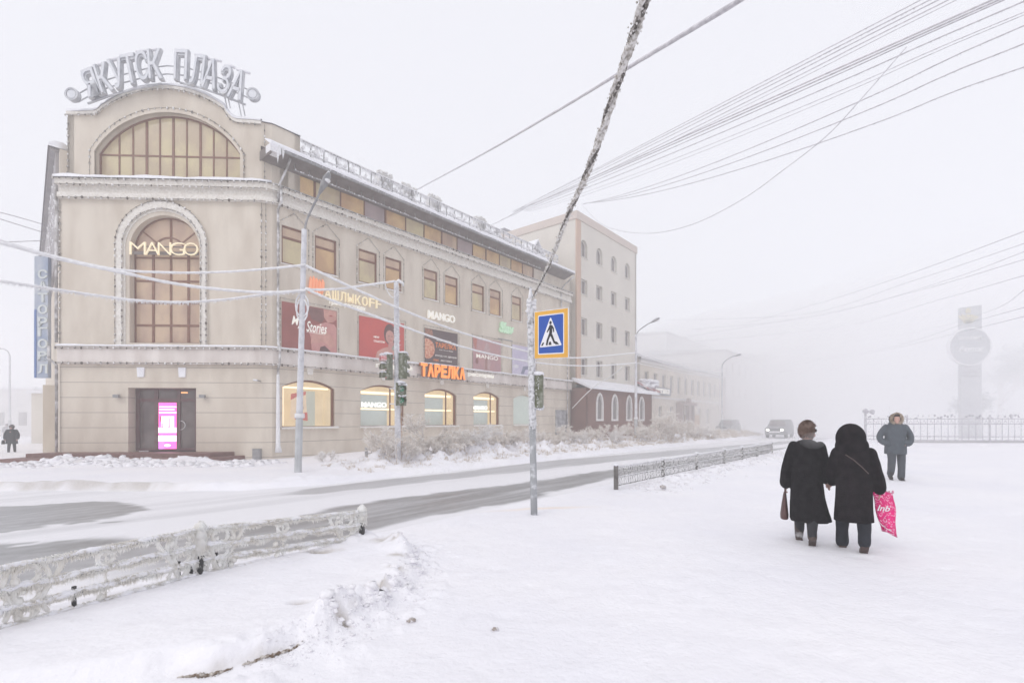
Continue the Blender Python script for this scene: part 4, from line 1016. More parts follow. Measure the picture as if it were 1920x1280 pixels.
b = MB(); put_text(b, FA, 'ресторан', FA.sx(878,.25), FA.sx(926,.25), 4.86, .30, .17, .10, 0, .03); obj('lettering', b, M['white_letter'], t)
t = sign('white_letter_sign', 'small white letters on the band behind the traffic lights', loc=FA.P(fa_(740),.2,4.7))
b = MB(); put_text(b, FA, 'ГОРОДСКОЙ', FA.sx(706,.25), FA.sx(773,.25), 4.86, .34, .17, .10, 0, .03); obj('lettering', b, M['white_letter'], t)
# rooftop letters
FR = Frame(FT.P(0,.25,0)[:2], FT.u)
ra = lambda x: FR.sx(x); rz = lambda x, y: FR.zy(x, y)
t = sign('rooftop_sign', 'arched row of big grey frosted Cyrillic letters standing on the tower roof', loc=FR.P(ra(312),0,rz(312,160)))
LF = mat('grey_letter_face', (.60,.62,.66), .7, (.68,.69,.72), 3); LS = mat('letter_side', (.38,.39,.42), .7, (.60,.61,.63), 3)
lets = [('Я',179,163,24,50,20),('К',204,154,23,52,17),('У',229,146,25,54,13),('Т',252,138,25,54,11),('С',275,132,22,54,7),('К',299,129,24,54,4),
        ('П',347,130,23,54,-2),('Л',378,139,24,54,-6),('А',402,147,25,54,-9),('З',428,157,20,52,-13),('А',452,167,26,54,-15)]
for ch, x, y, wd, ht, an in lets:
    a = ra(x); z = rz(x, y); hw = wd/2/37.9; hh = ht/37.9
    for (mt, ex, w0_, gl) in ((LS, .20, .12, .0), (LF, .04, .335, .0)):
        b = MB(); k_ = 1.0 if mt is LF else 1.05
        put_text(b, FR, ch, a-hw*k_, a+hw*k_, z, hh*k_, w0_, ex, 0, .042 if mt is LS else .0, rot=R(an)); obj('letter' if mt is LS else 'letter_face', b, mt, t)
    b = MB(); c_, s_ = math.cos(R(an)), math.sin(R(an))
    top = (a-s_*hh*.54, z+c_*hh*.54)
    b.tube([FR.P(top[0]-hw*.95*c_, .18, top[1]-hw*.95*s_), FR.P(top[0], .18, top[1]+.03), FR.P(top[0]+hw*.95*c_, .18, top[1]+hw*.95*s_)], [.07,.10,.07], 7, jit=.2, flat=.8)
    obj('snow_cap', b, M['snow_b'], t)
for x, y in ((145.5,185.5),(480,185)):
    a, z = ra(x), rz(x, y); b = MB(); n_ = 24
    b.fprism(FR, [(a+.30*math.cos(i*6.2832/n_), z+.30*math.sin(i*6.2832/n_)) for i in range(n_)], .14, .34, 1, True)
    b.ring(FR, [(a+.31*math.cos(i*6.2832/n_), z+.31*math.sin(i*6.2832/n_)) for i in range(n_)], [(a+.23*math.cos(i*6.2832/n_), z+.23*math.sin(i*6.2832/n_)) for i in range(n_)], .30, .38, 1)
    b.fprism(FR, [(a+.20*math.cos(i*6.2832/n_), z+.20*math.sin(i*6.2832/n_)) for i in range(n_)], .33, .37, 0)
    obj('round_ornament', b, [LF, LS], t)
b = MB()
for rr_, dz in ((.0,.28),(.0,-.12)):
    b.tube([FR.P(ra(x), -.05, rz(x, y)+dz) for x, y in ((145,186),(182,165),(229,150),(275,138),(312,133),(347,136),(402,153),(452,172),(480,186))], .03, 6)
for x, y in ((418,178),(424,178),(445,193),(452,193)):
    b.tube([FR.P(ra(x), -.1, rz(x, y-5)), FR.P(ra(x)+.1, -.2, rz(x, y+20))], .03, 5)
b.tube([FR.P(ra(x), .1, rz(x, y)) for x, y in ((168,197),(210,182),(250,171),(305,160))], .05, 6); b.tube([FR.P(ra(x), .1, rz(x, y)) for x, y in ((340,158),(380,168),(420,182),(462,199))], .05, 6)
obj('support_frame', b, LS, t)
# vertical sign on the left wing
FS = Frame((-25.9, 27.8), (1, .02)); sx0, sx1 = FS.sx(64.5), FS.sx(90)
t = sign('vertical_shop_sign', 'tall narrow blue and white sign board with stacked letters on the left side wall', loc=FS.P(sx0,0,4))
b = MB(); zt_, zb_ = FS.zy(75,480), FS.zy(75,708); b.fbox(FS, sx0, sx1, -.2, 0, zb_, zt_); obj('board', b, mat('blue_grey_board', (.27,.33,.45), .7, (.48,.51,.56), .7, contrast=(.4,.6)), t)
b = MB(); b.fbox(FS, sx0, sx0+.12, 0, .02, zb_, zt_-3); obj('blue_stripe', b, mat('blue_paint', (.10,.18,.42), .6), t)
b = MB(); x0_, x1_ = FS.sx(72), FS.sx(90)
for ch, y in (('С',514),('А',536),('Т',558),('О',580),('Р',603),('Г',622),('О',644),('В',667),('Л',691)):
    put_text(b, FS, ch, x0_, x1_, FS.zy(80,y), .52, .0, .05, 0, .03)
obj('lettering', b, mat('pale_letters', (.62,.66,.66), .7), t)
# ================================================================ neighbouring buildings
M['cream_w'] = mat('cream_wall', (.68,.64,.575), .9, (.63,.59,.53), .5, .2, 40)
M['pink_w'] = mat('pinkish_plaster', (.60,.52,.465), .9, (.56,.49,.44), .5)
M['red_w'] = mat('brick_red_render', (.215,.115,.09), .9, (.18,.095,.075), .8, .2, 30)
M['white_f'] = mat('white_trim', (.78,.76,.74), .7, (.7,.68,.66), 4)
s0 = FA.sx(1081); s1 = FA.sx(1193)
B2 = thing('office_block', 'cream five storey block with arched top windows behind the shopping centre', 'building', FA.P((s0+s1)/2,-4,-.2))
zt2 = 21.4
rowsy = [(466,'a'),(538,'r'),(613,'r'),(687,'r')]
colx = [(1086.5,1103.5),(1116.5,1131.5),(1143.5,1158.5),(1169,1184)]
wins = []
zz_rows = [(FA.zy(1095,483), FA.zy(1095,450)), (FA.zy(1095,552), FA.zy(1095,524)), (FA.zy(1095,628), FA.zy(1095,596)), (FA.zy(1095,703), FA.zy(1095,671))]
W2 = s1-s0; cs = [FA.sx((a+b)/2) for a, b in colx]; hw = .62
holes = []
for r_, (za, zb2) in enumerate(zz_rows):
    for c_ in cs:
        if r_ == 0: holes.append(arch_pts(c_-hw, c_+hw, za, zb2-.62, zb2, 12))
        else: holes.append(rect_pts(c_-hw, c_+hw, za, zb2))
mb = MB(); mb.wall(FA, rect_pts(s0, s1, -.5, zt2), holes, 0, .35, 0)
mb.strip([FA.P(s0,-18,0)[:2], FA.P(s0,0,0)[:2]][::1], -.3, 0, -.5, zt2, 0); mb.strip([FA.P(s1,0,0)[:2], FA.P(s1,-18,0)[:2]], -.3, 0, -.5, zt2, 0)
mb.strip([FA.P(s1,-18,0)[:2], FA.P(s0,-18,0)[:2]], -.3, 0, -.5, zt2, 0)
obj('wall', mb, M['cream_w'], B2)
mb = MB(); mb.fbox(FA, s0+.4, s1-.4, -1.4, -1.3, 0, zt2-.6); obj('interior_wall', mb, mat('dim_interior', (.22,.20,.19), .9), B2)
mb = MB(); mb.strip([FA.P(s0,-18,0)[:2], FA.P(s0,0,0)[:2], FA.P(s1,0,0)[:2], FA.P(s1,-18,0)[:2]], -.1, .10, zt2-.75, zt2, 0)
obj('parapet_band', mb, M['pink_w'], B2)
mb = MB(); mb.fbox(FA, s0-.02, s0+.75, -.1, .04, 5, zt2-.76); obj('corner_strip', mb, mat('orange_plaster', (.58,.42,.32), .9, (.54,.39,.31), 1), B2)
mb = MB(); mb.fbox(FA, s0+.1, s1-.1, -17.8, -.1, zt2-.3, zt2-.2); obj('roof', mb, M['snow_b'], B2)
for r_, (za, zb2) in enumerate(zz_rows):
    for c_ in cs:
        window(FA, 'window', c_-hw, c_+hw, za, zb2, -.28, .07, vb=(c_,), pane=M['glass_c'], arch=(zb2-.62) if r_ == 0 else None, fmat=M['white_f'], parent=B2, sill=.10)
# rooftop plant room
a = FA.sx(960, -13); mb = MB(); mb.fbox(FA, a-1.5, a+4.5, -17.5, -13, zt2-.3, zt2+2.6); obj('plant_room', mb, M['cream_w'], B2)
mb = MB(); mb.fbox(FA, a-1.9, a+4.9, -18, -12.6, zt2+2.6, zt2+2.8)
for q in (a+.2, a+3.4): mb.fprism(FA, [(q+.8*math.cos(i*.5236), zt2+1.2+.8*math.sin(i*.5236)) for i in range(12)], -13.2, -12.9)
obj('plant_room_roof', mb, mat('slate_grey', (.33,.32,.34), .8), B2)
# brick red annex with pointed arch windows
s2, s3 = FA.sx(1072, 0)+.05, FA.sx(1222, 1.55)
AN = thing('annex', 'brick red single storey annex with four white framed arched windows and a snowy lean-to roof', 'building', FA.P((s2+s3)/2, 1, -.2))
cxs = [(1115,1133),(1143.5,1161),(1170.5,1187.5),(1195,1210)]; hs_ = []; za, zb2 = FA.zy(1124,787,1.55), FA.zy(1124,738,1.55)
for xa, xb in cxs: hs_.append((FA.sx(xa,1.55), FA.sx(xb,1.55)))
hwd = .55; cen = [(p+q)/2 for p, q in hs_]
def gothic(c, hw, z0, z1): return [(c-hw,z0),(c+hw,z0),(c+hw,z1-1.0),(c+hw*.86,z1-.55),(c+hw*.5,z1-.16),(c,z1),(c-hw*.5,z1-.16),(c-hw*.86,z1-.55),(c-hw,z1-1.0)]
mb = MB(); mb.wall(FA, rect_pts(s2, s3, -.5, 4.6), [gothic(c, hwd, za, zb2) for c in cen], 1.55, .25, 0)
mb.strip([FA.P(s2,-.2,0)[:2], FA.P(s2,1.55,0)[:2]], -.25, 0, -.5, 4.6, 0); mb.strip([FA.P(s3,1.55,0)[:2], FA.P(s3,-3,0)[:2]], -.25, 0, -.5, 4.6, 0)
mb.fbox(FA, s2+.3, s3-.3, .4, .5, 0, 4.4, 0)
obj('wall', mb, M['red_w'], AN)
for c in cen:
    f = MB(); f.ring(FA, gothic(c, hwd+.13, za-.1, zb2+.13), gothic(c, hwd-.06, za+.08, zb2-.08), 1.38, 1.62); wo = obj('window', f, M['white_f'], AN)
    p = MB(); g_ = gothic(c, hwd-.05, za+.05, zb2-.05); p.add([FA.P(x, 1.42, z) for x, z in g_], [tuple(range(len(g_)))]); obj('pane', p, M['glass_c'], wo)
mb = MB(); P = FA.P
mb.add([P(s2-.1,0.02,5.35),P(s3+.3,0.02,5.35),P(s3+.4,2.3,4.45),P(s2-.1,2.0,4.5),P(s2-.1,0.02,5.6),P(s3+.2,0.02,5.6),P(s3+.4,2.3,4.62),P(s2-.1,2.0,4.68)], [(0,1,2,3),(7,6,5,4),(0,3,7,4),(3,2,6,7),(1,0,4,5),(2,1,5,6)], 0, False)
obj('snowy_roof', mb, M['snow_b'], AN)
# long two storey building
def block(name, label, sA, sB, zTop, w=0.0, depth=12, wall=None, roofm=None, rise=1.2, wins=None, low=None, wl=None):
    t = thing(name, label, 'building', FA.P((sA+sB)/2, w-3, -.3))
    mb = MB(); h_ = [rect_pts(a-.55, a+.55, z0, z1) for a, z0, z1 in (wins or [])]
    mb.wall(FA, rect_pts(sA, sB, -.6, zTop), h_, w, .25, 0); P2 = FA.P
    mb.strip([P2(sA,w-depth,0)[:2], P2(sA,w,0)[:2]], -.3, 0, -.6, zTop, 0); mb.strip([P2(sB,w,0)[:2], P2(sB,w-depth,0)[:2]], -.3, 0, -.6, zTop, 0)
    if not h_: pass
    obj('wall', mb, wall or M['cream_w'], t)
    mb = MB(); P = FA.P
    mb.add([P(sA-.2,w+.45,zTop-.02),P(sB+.2,w+.45,zTop-.02),P(sB+.2,w-depth/2,zTop+rise),P(sA-.2,w-depth/2,zTop+rise),P(sB+.2,w-depth,zTop),P(sA-.2,w-depth,zTop),P(sA-.2,w+.45,zTop-.22),P(sB+.2,w+.45,zTop-.22)], [(0,1,2,3),(3,2,4,5),(7,1,0,6),(0,3,5),(1,4,2),(6,5,4,7)])
    obj('roof', mb, roofm or M['slate'], t)
    for a, z0, z1 in (wins or []): window(FA, 'window', a-.55, a+.55, z0, z1, w-.2, .07, vb=(a,), pane=M['glass_c'], fmat=M['white_f'], parent=t)
    return t
M['slate'] = mat('grey_metal_roof', (.50,.49,.50), .7, (.62,.61,.62), .6)
sA, sB = s1+.6, FA.sx(1357)
M['yel_w'] = mat('pale_yellow_wall', (.67,.61,.52), .9, (.62,.57,.50), .4)
M['haze_w'] = mat('haze_paled_wall', (.70,.68,.67), .9, (.64,.62,.61), .5)  # distant walls paled, putting part of the fog's fading into their colour
wn = [(sA+2.2+i*2.55, 5.2, 7.4) for i in range(12)]
wn += [(sA+6.2+i*3.6, 1.3, 3.4) for i in range(6)]
B3 = block('terrace_building', 'long pale yellow two storey building fading into the fog beyond the red annex', sA, sB, 8.9, 0, 12, M['yel_w'], wins=wn, rise=2.2)
mb = MB(); mb.fbox(FA, sA+.2, sB, .0, .12, 4.3, 4.55); mb.fbox(FA, sA+.2, sB, .0, .18, 8.3, 8.7); obj('string_course', mb, M['white_f'], B3)
sgn = thing('shop_sign', 'long grey sign board with white lettering on the pale yellow building', 'sign', FA.P(sA+3.5,.3,4.4))
q0, q1 = FA.sx(1225,.3), FA.sx(1257,.3); z_ = FA.zy(1240,733,.3)
mb = MB(); mb.fbox(FA, q0, q1, .15, .35, z_-.5, z_+.45); obj('board', mb, mat('grey_sign', (.25,.26,.30), .6), sgn)
mb = MB(); put_text(mb, FA, 'оптика', q0+.4, q1-.5, z_, .62, .36, .05, 0, .03); obj('lettering', mb, M['white_letter'], sgn)
aw = thing('awning', 'snow covered red and white corner canopy beside the grey sign board', 'awning', FA.P(sA+1.2,1,3.9))
mb = MB(); P = FA.P; zz = FA.zy(1205,726,1); mb.add([P(sA-1.0,.0,zz+.9),P(sA+2.6,.0,zz+.6),P(sA+2.9,1.4,zz-.3),P(sA-.9,1.6,zz-.1),P(sA-1.0,.0,zz+.7),P(sA+2.6,.0,zz+.4),P(sA+2.9,1.4,zz-.45),P(sA-.9,1.6,zz-.25)], [(0,1,2,3),(7,6,5,4),(3,2,6,7),(1,0,4,5),(0,3,7,4),(2,1,5,6)]); obj('canopy', mb, mat('faded_red_canvas', (.35,.12,.12), .8, (.6,.55,.56), 1.2, contrast=(.45,.55)), aw)
mb = MB()
for i in range(24): mb.ball(P(sA+random.uniform(-.8,2.5), random.uniform(.2,1.3), zz+random.uniform(.1,.9)), random.uniform(.15,.4), 7, 5, jit=.2, sc=(1.3,1.3,.7))
obj('snow_heap', mb, M['snow_b'], aw)
mb = MB(); q0, q1 = FA.sx(1274,.5), FA.sx(1298,.5); mb.fbox(FA, q0, q1, 0, 1.2, 3.6, 4.0); mb.fbox(FA, q0+.1, q0+.5, 0, .9, .0, 3.6); mb.fbox(FA, q1-.6, q1-.2, 0, .9, .0, 3.6); mb.fbox(FA, (q0+q1)/2-.2, (q0+q1)/2+.6, .6, 1.0, 0, 4.6)
tag(obj('entrance_porch', mb, mat('brown_porch', (.30,.20,.17), .8)), 'dim brown porch on posts against the pale yellow building', 'porch')
mb = MB(); mb.fbox(FA, FA.sx(1290,.6), FA.sx(1312,.6), 0, .6, -.2, 2.4)
tag(obj('kiosk_wall', mb, mat('ochre_panel', (.55,.38,.22), .8)), 'ochre panel low on the foggy yellow building beside the porch', 'panel')
# taller blocks dissolving in the fog
B4 = block('gabled_building', 'tall pale block with a gable fading into fog above the yellow building', sB+1.0, sB+26, 13.4, 0, 26, M['haze_w'], wins=[(sB+5+i*4, z, z+2) for i in range(4) for z in (5.5, 9.5)], rise=1.0)
B5 = block('apartment_building', 'faint apartment block at the far end of the foggy street', sB+34, sB+80, 16, -1, 16, M['haze_w'], wins=[(sB+38+i*5, z, z+2) for i in range(6) for z in (4, 8, 12)], rise=1.2)
q0 = FA.sx(1305, -14); B6 = block('factory_building', 'pale building with a round vent behind the yellow terrace roof', FA.sx(1250,-14), FA.sx(1345,-14), FA.zy(1330,650,-14), -14, 14, M['haze_w'], rise=.5)
# far left blocks down the side street
def far_box(name, label, x0, x1, y0, y1, z1, wm, rows_=2):
    t = thing(name, label, 'building', ((x0+x1)/2, (y0+y1)/2, -.5)); mb = MB(); mb.box(x0, x1, y0, y1, -.6, z1); obj('wall', mb, wm, t)
    mb = MB(); mb.box(x0-.2, x1+.2, y0-.2, y1+.2, z1, z1+.25); obj('roof', mb, M['snow_b'], t)
    for i in range(3):
        for k in range(rows_):
            mb = MB(); xx = x0+(x1-x0)*(i+.5)/3; mb.box(xx-.5, xx+.5, y0-.03, y0+.1, 1+k*3, 2.6+k*3); obj('window', mb, M['glass_c'], t)
far_box('low_building', 'pale low building in the fog behind the walking person at the left', -66, -57.8, 60, 70, 5.4, M['haze_w'], 1)
far_box('low_building', 'narrow grey outbuilding at the foot of the side wall', -40.7, -39.3, 42, 44, 3.9, M['cream_w'], 0)

# ================================================================ the park side on the right
# stele
S = at(1817, 822, 43.8); yS = 43.8
st = thing('stele', 'tall grey stele with a crest and a big round emblem behind the park railings', 'monument', (S.x, yS, -.05))
x0, x1 = at(1797,0,yS).x+.12, at(1838,0,yS).x; zt_ = at(0,572,yS).z
mb = MB(); mb.hexa([(x0,yS-.14,-.3),(x1,yS-.14,-.3),(x1,yS+.14,-.3),(x0,yS+.14,-.3),(x0-.02,yS-.14,zt_-.25),(x1,yS-.14,zt_),(x1,yS+.14,zt_),(x0-.02,yS+.14,zt_-.25)])
stm = mat('grey_stele', (.42,.425,.44), .8, (.48,.485,.50), .5)
obj('shaft', mb, stm, st)
mb = MB()
for y in (698, 705): mb.box(x0+.1, x1-.2, yS-.17, yS-.12, at(0,y,yS).z-.04, at(0,y,yS).z+.04)
obj('groove', mb, M['gutter'], st)
c = at(1818.5, 649.5, yS-.35); mb = MB(); n_ = 40; FD = Frame((c.x, yS-.35), (1, .0))
ell = lambda rx, rz: [(rx*math.cos(i*2*math.pi/n_)*1.0+rz*.06*math.sin(i*2*math.pi/n_), c.z+rz*math.sin(i*2*math.pi/n_)) for i in range(n_)]
mb.fprism(FD, ell(1.78,1.62), -.2, 0); dk = obj('emblem_disc', mb, mat('pale_grey_disc', (.38,.39,.41), .7, (.44,.45,.47), .8), st)
mb = MB(); mb.ring(FD, ell(1.88,1.68), ell(1.78,1.58), -.2, .06); obj('rim', mb, M['frost_w'], dk)
mb = MB(); put_text(mb, FD, 'САХА СИРЭ', -1.0, 1.0, c.z+.75, .30, .0, .06, 0, .03); put_text(mb, FD, 'Якутск', -1.05, 1.15, c.z-.28, .55, .0, .06, 0, .02, shear=.3); obj('lettering', mb, M['frost_w'], dk)
mb = MB(); FE = Frame((c.x, yS-.15), (1, 0)); zc = at(0,598,yS).z
for a_ in (-50,-25,0,25,50):
    mb.fprism(FE, [(math.sin(R(a_))*.2-.13, zc-.4),(math.sin(R(a_))*.2+.13, zc-.4),(math.sin(R(a_))*1.0+.16, zc+.3*math.cos(R(a_))),(math.sin(R(a_))*1.0-.16, zc+.3*math.cos(R(a_))+.1)], 0, .06)
mb.fprism(FE, [(-.2,zc+.5),(.2,zc+.5),(.2,zc+.8),(0,zc+.95),(-.2,zc+.8)], 0, .06)
obj('crest', mb, mat('gold_crest', (.60,.50,.22), .6, (.45,.42,.3), 5), st)
# park railings
iron = mat('frosted_railing', (.36,.34,.38), .7, (.55,.54,.57), 4)
pf = thing('park_fence', 'long frosted iron railings with ball topped posts along the park', 'fence', (30, 35.6, 0))
pts = [(26.8, 37.6), (28.6,35.9),(34.0,35.3),(39.8,35.3),(46,35.2),(52,35.1)]
def poles(b, x, y, zt_, r): b.tube([(x,y,-.2),(x,y,zt_)], r, 6)
for i, (x, y) in enumerate(pts):
    b = MB(); tall = i in (0, 3); poles(b, x, y, 2.15 if tall else 2.0, .08 if tall else .06)
    if tall: b.ball((x,y,2.3), .2, 8, 6, jit=.15)
    if i == 0: b.ball((x+.5,y,2.25), .18, 8, 6, jit=.15)
    obj('post', b, iron, pf)
for i in range(len(pts)-1):
    (xa, ya), (xb, yb) = pts[i], pts[i+1]; b = MB(); L = math.hypot(xb-xa, yb-ya); n_ = max(2, int(L/.42))
    for k in range(1, n_): t = k/n_; b.tube([(xa+(xb-xa)*t, ya+(yb-ya)*t, .15), (xa+(xb-xa)*t, ya+(yb-ya)*t, 1.72)], .022, 5)
    for z_ in (.18,.45,1.35,1.72): b.tube([(xa,ya,z_),(xb,yb,z_)], .03, 5)
    for k in range(n_*2): t = random.random(); b.ball((xa+(xb-xa)*t, ya+(yb-ya)*t, 1.76+random.random()*.22), random.uniform(.04,.1), 5, 3, jit=.3)
    for k in range(int(L/.42)):
        t = (k+.5)/n_; b.tube([(xa+(xb-xa)*t-.12, ya+(yb-ya)*t, 1.38),(xa+(xb-xa)*t, ya+(yb-ya)*t, 1.62),(xa+(xb-xa)*t+.12, ya+(yb-ya)*t, 1.38)], .02, 4)
    obj('picket_panel', b, iron, pf)
mb = MB(); mb.box(26.6, 52.5, 35.5, 36.1, -.3, .12); obj('plinth', mb, mat('stone_plinth', (.42,.40,.41), .9), pf)
# vehicles in the fog
def vehicle(name, label, x, y, rot, lit=2, H_=1.85, W_=1.85, grp=None):
    t = thing(name, label, 'car', (x, y, -.13), grp); Mx = Matrix.Translation((x,y,-.13)) @ Matrix.Rotation(rot, 4, 'Z')
    def tr(b): b.v = [tuple(Mx @ Vector(q)) for q in b.v]; return b
    # local: front towards -y
    prof = [(-2.3,.35),(-2.35,.75),(-2.2,1.0),(-1.2,1.12),(-.55,H_-.08),(.2,H_),(1.9,H_-.05),(2.25,1.15),(2.3,.35)]
    wd = [W_/2*k for k in (.96,.98,.97,.96,.82,.80,.80,.95,.97)]
    b = MB(); n = len(prof)
    vs = [(-w_, y_, z_) for (y_, z_), w_ in zip(prof, wd)]+[(w_, y_, z_) for (y_, z_), w_ in zip(prof, wd)]
    b.add(vs, [tuple(range(n-1,-1,-1)), tuple(range(n, 2*n))]+[(i, (i+1)%n, n+(i+1)%n, n+i) for i in range(n)])
    body = obj('body', tr(b), mat('haze_paled_car_paint', (.14,.14,.145), .6, (.26,.26,.27), 2), t)  # body colour lightened to carry some of the fog haze
    b = MB(); b.add([(-.72,-1.16,1.16),(.72,-1.16,1.16),(.62,-.62,H_-.14),(-.62,-.62,H_-.14)], [(0,1,2,3)]); b.v = [(x_, y_-.02, z_+.02) for x_, y_, z_ in b.v]; obj('windscreen', tr(b), M['glass_d'], t)
    for sx_ in (-1, 1):
        for yy in (-1.45, 1.45):
            b = MB(); b.tube([(sx_*(W_/2-.22), yy, .33), (sx_*(W_/2-.0), yy, .33)], .33, 16, smooth=False); wh = obj('wheel', tr(b), M['black'], t)
    hl = emat('headlight_glow', (1,.97,.9), 5)
    for sx_ in ((-1, 1) if lit == 2 else ()):
        b = MB(); b.ball((sx_*.62, -2.34, .80), .12, 10, 6, sc=(1.2,.5,.8)); obj('headlight', tr(b), hl, t)
    b = MB(); b.box(-.5,.5,-2.40,-2.33,.55,.68); obj('number_plate', tr(b), M['frost_w'], t)
    b = MB(); b.box(-.45,.45,-2.38,-2.34,.72,.95); obj('grille', tr(b), M['black'], t)
    return t
p = gnd(1462, 820, -.13); vehicle('parked_car' if False else 'car', 'dark car with two glowing headlights coming out of the fog', p.x, p.y, R(-39))
p = gnd(1500, 813, -.13); vehicle('car', 'fainter second car with headlights deeper in the fog', p.x+.3, p.y+6, R(-39))
p = gnd(1372, 816, 0); vehicle('car', 'dim car parked by the bushes in front of the foggy yellow building', p.x+4, p.y+10, R(-39), lit=0)
# trees beyond the park, coated in frost
def frost_tree(label, x, y, h, cr, seed, n=2600):
    rnd = random.Random(seed); t = thing('frosted_tree', label, 'tree', (x, y, -.1), 'frosted park trees')
    b = MB(); tips = []
    def br(p, d, L, r, k):
        q = p+d*L; m = (p+q)/2+Vector((rnd.uniform(-1,1),rnd.uniform(-1,1),0))*L*.06
        b.tube([p, m, q], [r, r*.85, r*.65], 6)
        if k == 0: tips.append(q); return
        for i in range(rnd.choice((3,3,4))):
            dd = (d+Vector((rnd.uniform(-1,1),rnd.uniform(-1,1),rnd.uniform(-.3,.6)))*.8).normalized()
            br(p+d*L*rnd.uniform(.6,1), dd, L*rnd.uniform(.6,.8), r*.55, k-1)
    br(Vector((x,y,-.2)), Vector((0,0,1)), h*.34, .22, 4)
    obj('trunk', b, M['twig'], t)
    b = MB()
    for i in range(n):
        c_ = rnd.choice(tips); p = c_+Vector((rnd.gauss(0,.35),rnd.gauss(0,.35),rnd.gauss(0,.3)))
        a_ = Vector((rnd.uniform(-1,1),rnd.uniform(-1,1),rnd.uniform(-1,1))).normalized()*rnd.uniform(.12,.34); c2 = a_.orthogonal().normalized()*rnd.uniform(.06,.14)
        b.add([p-a_, p+c2, p+a_, p-c2], [(0,1,2,3)])
    obj('crown', b, mat('grey_frost_foliage', (.42,.45,.45), .9, (.30,.33,.33), 1.5), t)
frost_tree('big grey frosted tree at the right edge beyond the stele', 57, 58, 11.5, 4, 5)
frost_tree('faint frosted tree behind the park railings right of the stele', 70, 74, 13, 4, 9, 2000)
frost_tree('low frosted tree close to the stele foot', 48.5, 52, 5.5, 3, 12, 1200)
# ================================================================ street furniture
M['concrete'] = mat('grey_concrete_post', (.40,.41,.42), .85, (.52,.53,.54), 3, .2, 30)
M['pole_f'] = mat('frosted_post', (.66,.66,.69), .8, (.45,.45,.47), 5, .4, 40, contrast=(.45,.75))
M['galv'] = mat('galvanised_post', (.33,.34,.35), .55, (.62,.63,.65), 7, .2, 30, contrast=(.52,.66))
M['yellow'] = mat('sign_yellow', (.78,.42,.05), .45, (.70,.36,.05), 2); M['blue'] = mat('sign_blue', (.008,.07,.40), .4, (.01,.08,.36), 2)
M['white'] = mat('sign_white', (.82,.82,.84), .5); M['olive'] = mat('olive_housing', (.10,.11,.06), .6, (.30,.31,.26), 9, contrast=(.45,.70))
def frost(b, pts, per_m, L, r, down=1.0, side=.5, rad=.02, mi=0):
    """needles of hoarfrost hanging off a line"""
    pts = [Vector(p) for p in pts]
    for i in range(len(pts)-1):
        d = pts[i+1]-pts[i]; Ln = d.length; n = Ln*per_m; n = int(n)+(random.random() < n % 1)
        for k in range(n):
            p = pts[i]+d*random.random()
            v = Vector((random.gauss(0,side), random.gauss(0,side), -down+random.gauss(0,.35)))
            b.spike(p+v.normalized()*rad*.5, v, random.uniform(*L), random.uniform(*r), mi)
# ---- lamp posts
def lamp_post(label, x, y, z0, lean, arm, H_=7.5, frosty=True, head=True, r0=.115, rtop=.075):
    t = thing('street_lamp', label, 'street lamp', (x, y, z0), 'street lamps along the road')
    zb = 1.75
    top = Vector((x+lean, y, H_)); base = Vector((x, y, z0-.3))
    b = MB(); b.tube([base, base.lerp(top, (zb-z0+.3)/(H_-z0+.3))], r0, 8, smooth=False); obj('base_post', b, M['concrete'], t)
    m0 = base.lerp(top, (zb-z0+.3)/(H_-z0+.3)); n = 26
    b = MB(); b.tube([m0.lerp(top, i/n) for i in range(n+1)], [r0*.86+(rtop-r0*.86)*(i/n)**.8 for i in range(n+1)], 10, jit=.05 if frosty else 0); obj('pole', b, M['pole_f'], t)
    b = MB(); b.tube([m0-Vector((0,0,.08)), m0+Vector((0,0,.07))], r0*1.25, 10, jit=.1); obj('collar', b, M['frost_w'], t)
    A = [top+Vector(a) for a in arm]
    b = MB(); b.tube(catmull([top-Vector((0,0,.1))]+A, 5), .035, 7); obj('arm', b, M['gutter'], t)
    d = (A[-1]-A[-2]).normalized(); c = A[-1]
    b = MB(); b.tube([c-d*.12, c+d*.05, c+d*.22, c+d*.45, c+d*.58], [.05,.09,.14,.13,.05], 10, flat=.6); ld = obj('lamp_head', b, M['gutter'], t)
    b = MB(); b.ball(c+d*.38-Vector((0,0,.06)), .12, 10, 6, sc=(1,1,.5)); obj('lens', b, M['frost_w'], ld)
    b = MB(); b.tube([c+d*.0+Vector((0,0,.10)), c+d*.3+Vector((0,0,.13)), c+d*.55+Vector((0,0,.07))], [.03,.07,.03], 6, jit=.3); obj('snow_cap', b, M['snow_b'], ld)
    return t
L1 = gnd(562, 884, hz(-6.56, 15.3)); l1 = lamp_post('near street lamp with grey lower post and frosted cables, before the dark red banner', L1.x, 15.34, L1.z, .20, [(.10,0,.35),(.42,-.05,.95),(.55,-.08,1.18)])
TOP1 = Vector((L1.x+.2, 15.34, 0))
b = MB()
for dz, rr in ((5.15,.20),(5.0,.17)):
    b.tube([(TOP1.x-.05+rr*math.cos(i*.524), 15.30, dz+.35*math.sin(i*.524)) for i in range(13)], .022, 6, jit=.2)
tag(obj('cable_coil', b, M['frost_w']), 'frosted loops of spare cable hanging on the near street lamp', 'cable coil')
lamp_post('street lamp standing against the right edge of the cream office block', 8.42, 33.7, -.1, .0, [(.2,0,.25),(.75,-.1,.65),(1.05,-.12,.80)], 7.45)
lamp_post('faint street lamp at the end of the pale yellow building', 21.6, 51, -.1, 0, [(.2,0,.4),(1.0,0,.95),(1.4,0,1.05)], 7.2)
lamp_post('faintest street lamp farthest down the foggy road', 36.6, 70, -.1, 0, [(.2,0,.4),(1.0,0,.95),(1.4,0,1.05)], 7.4)
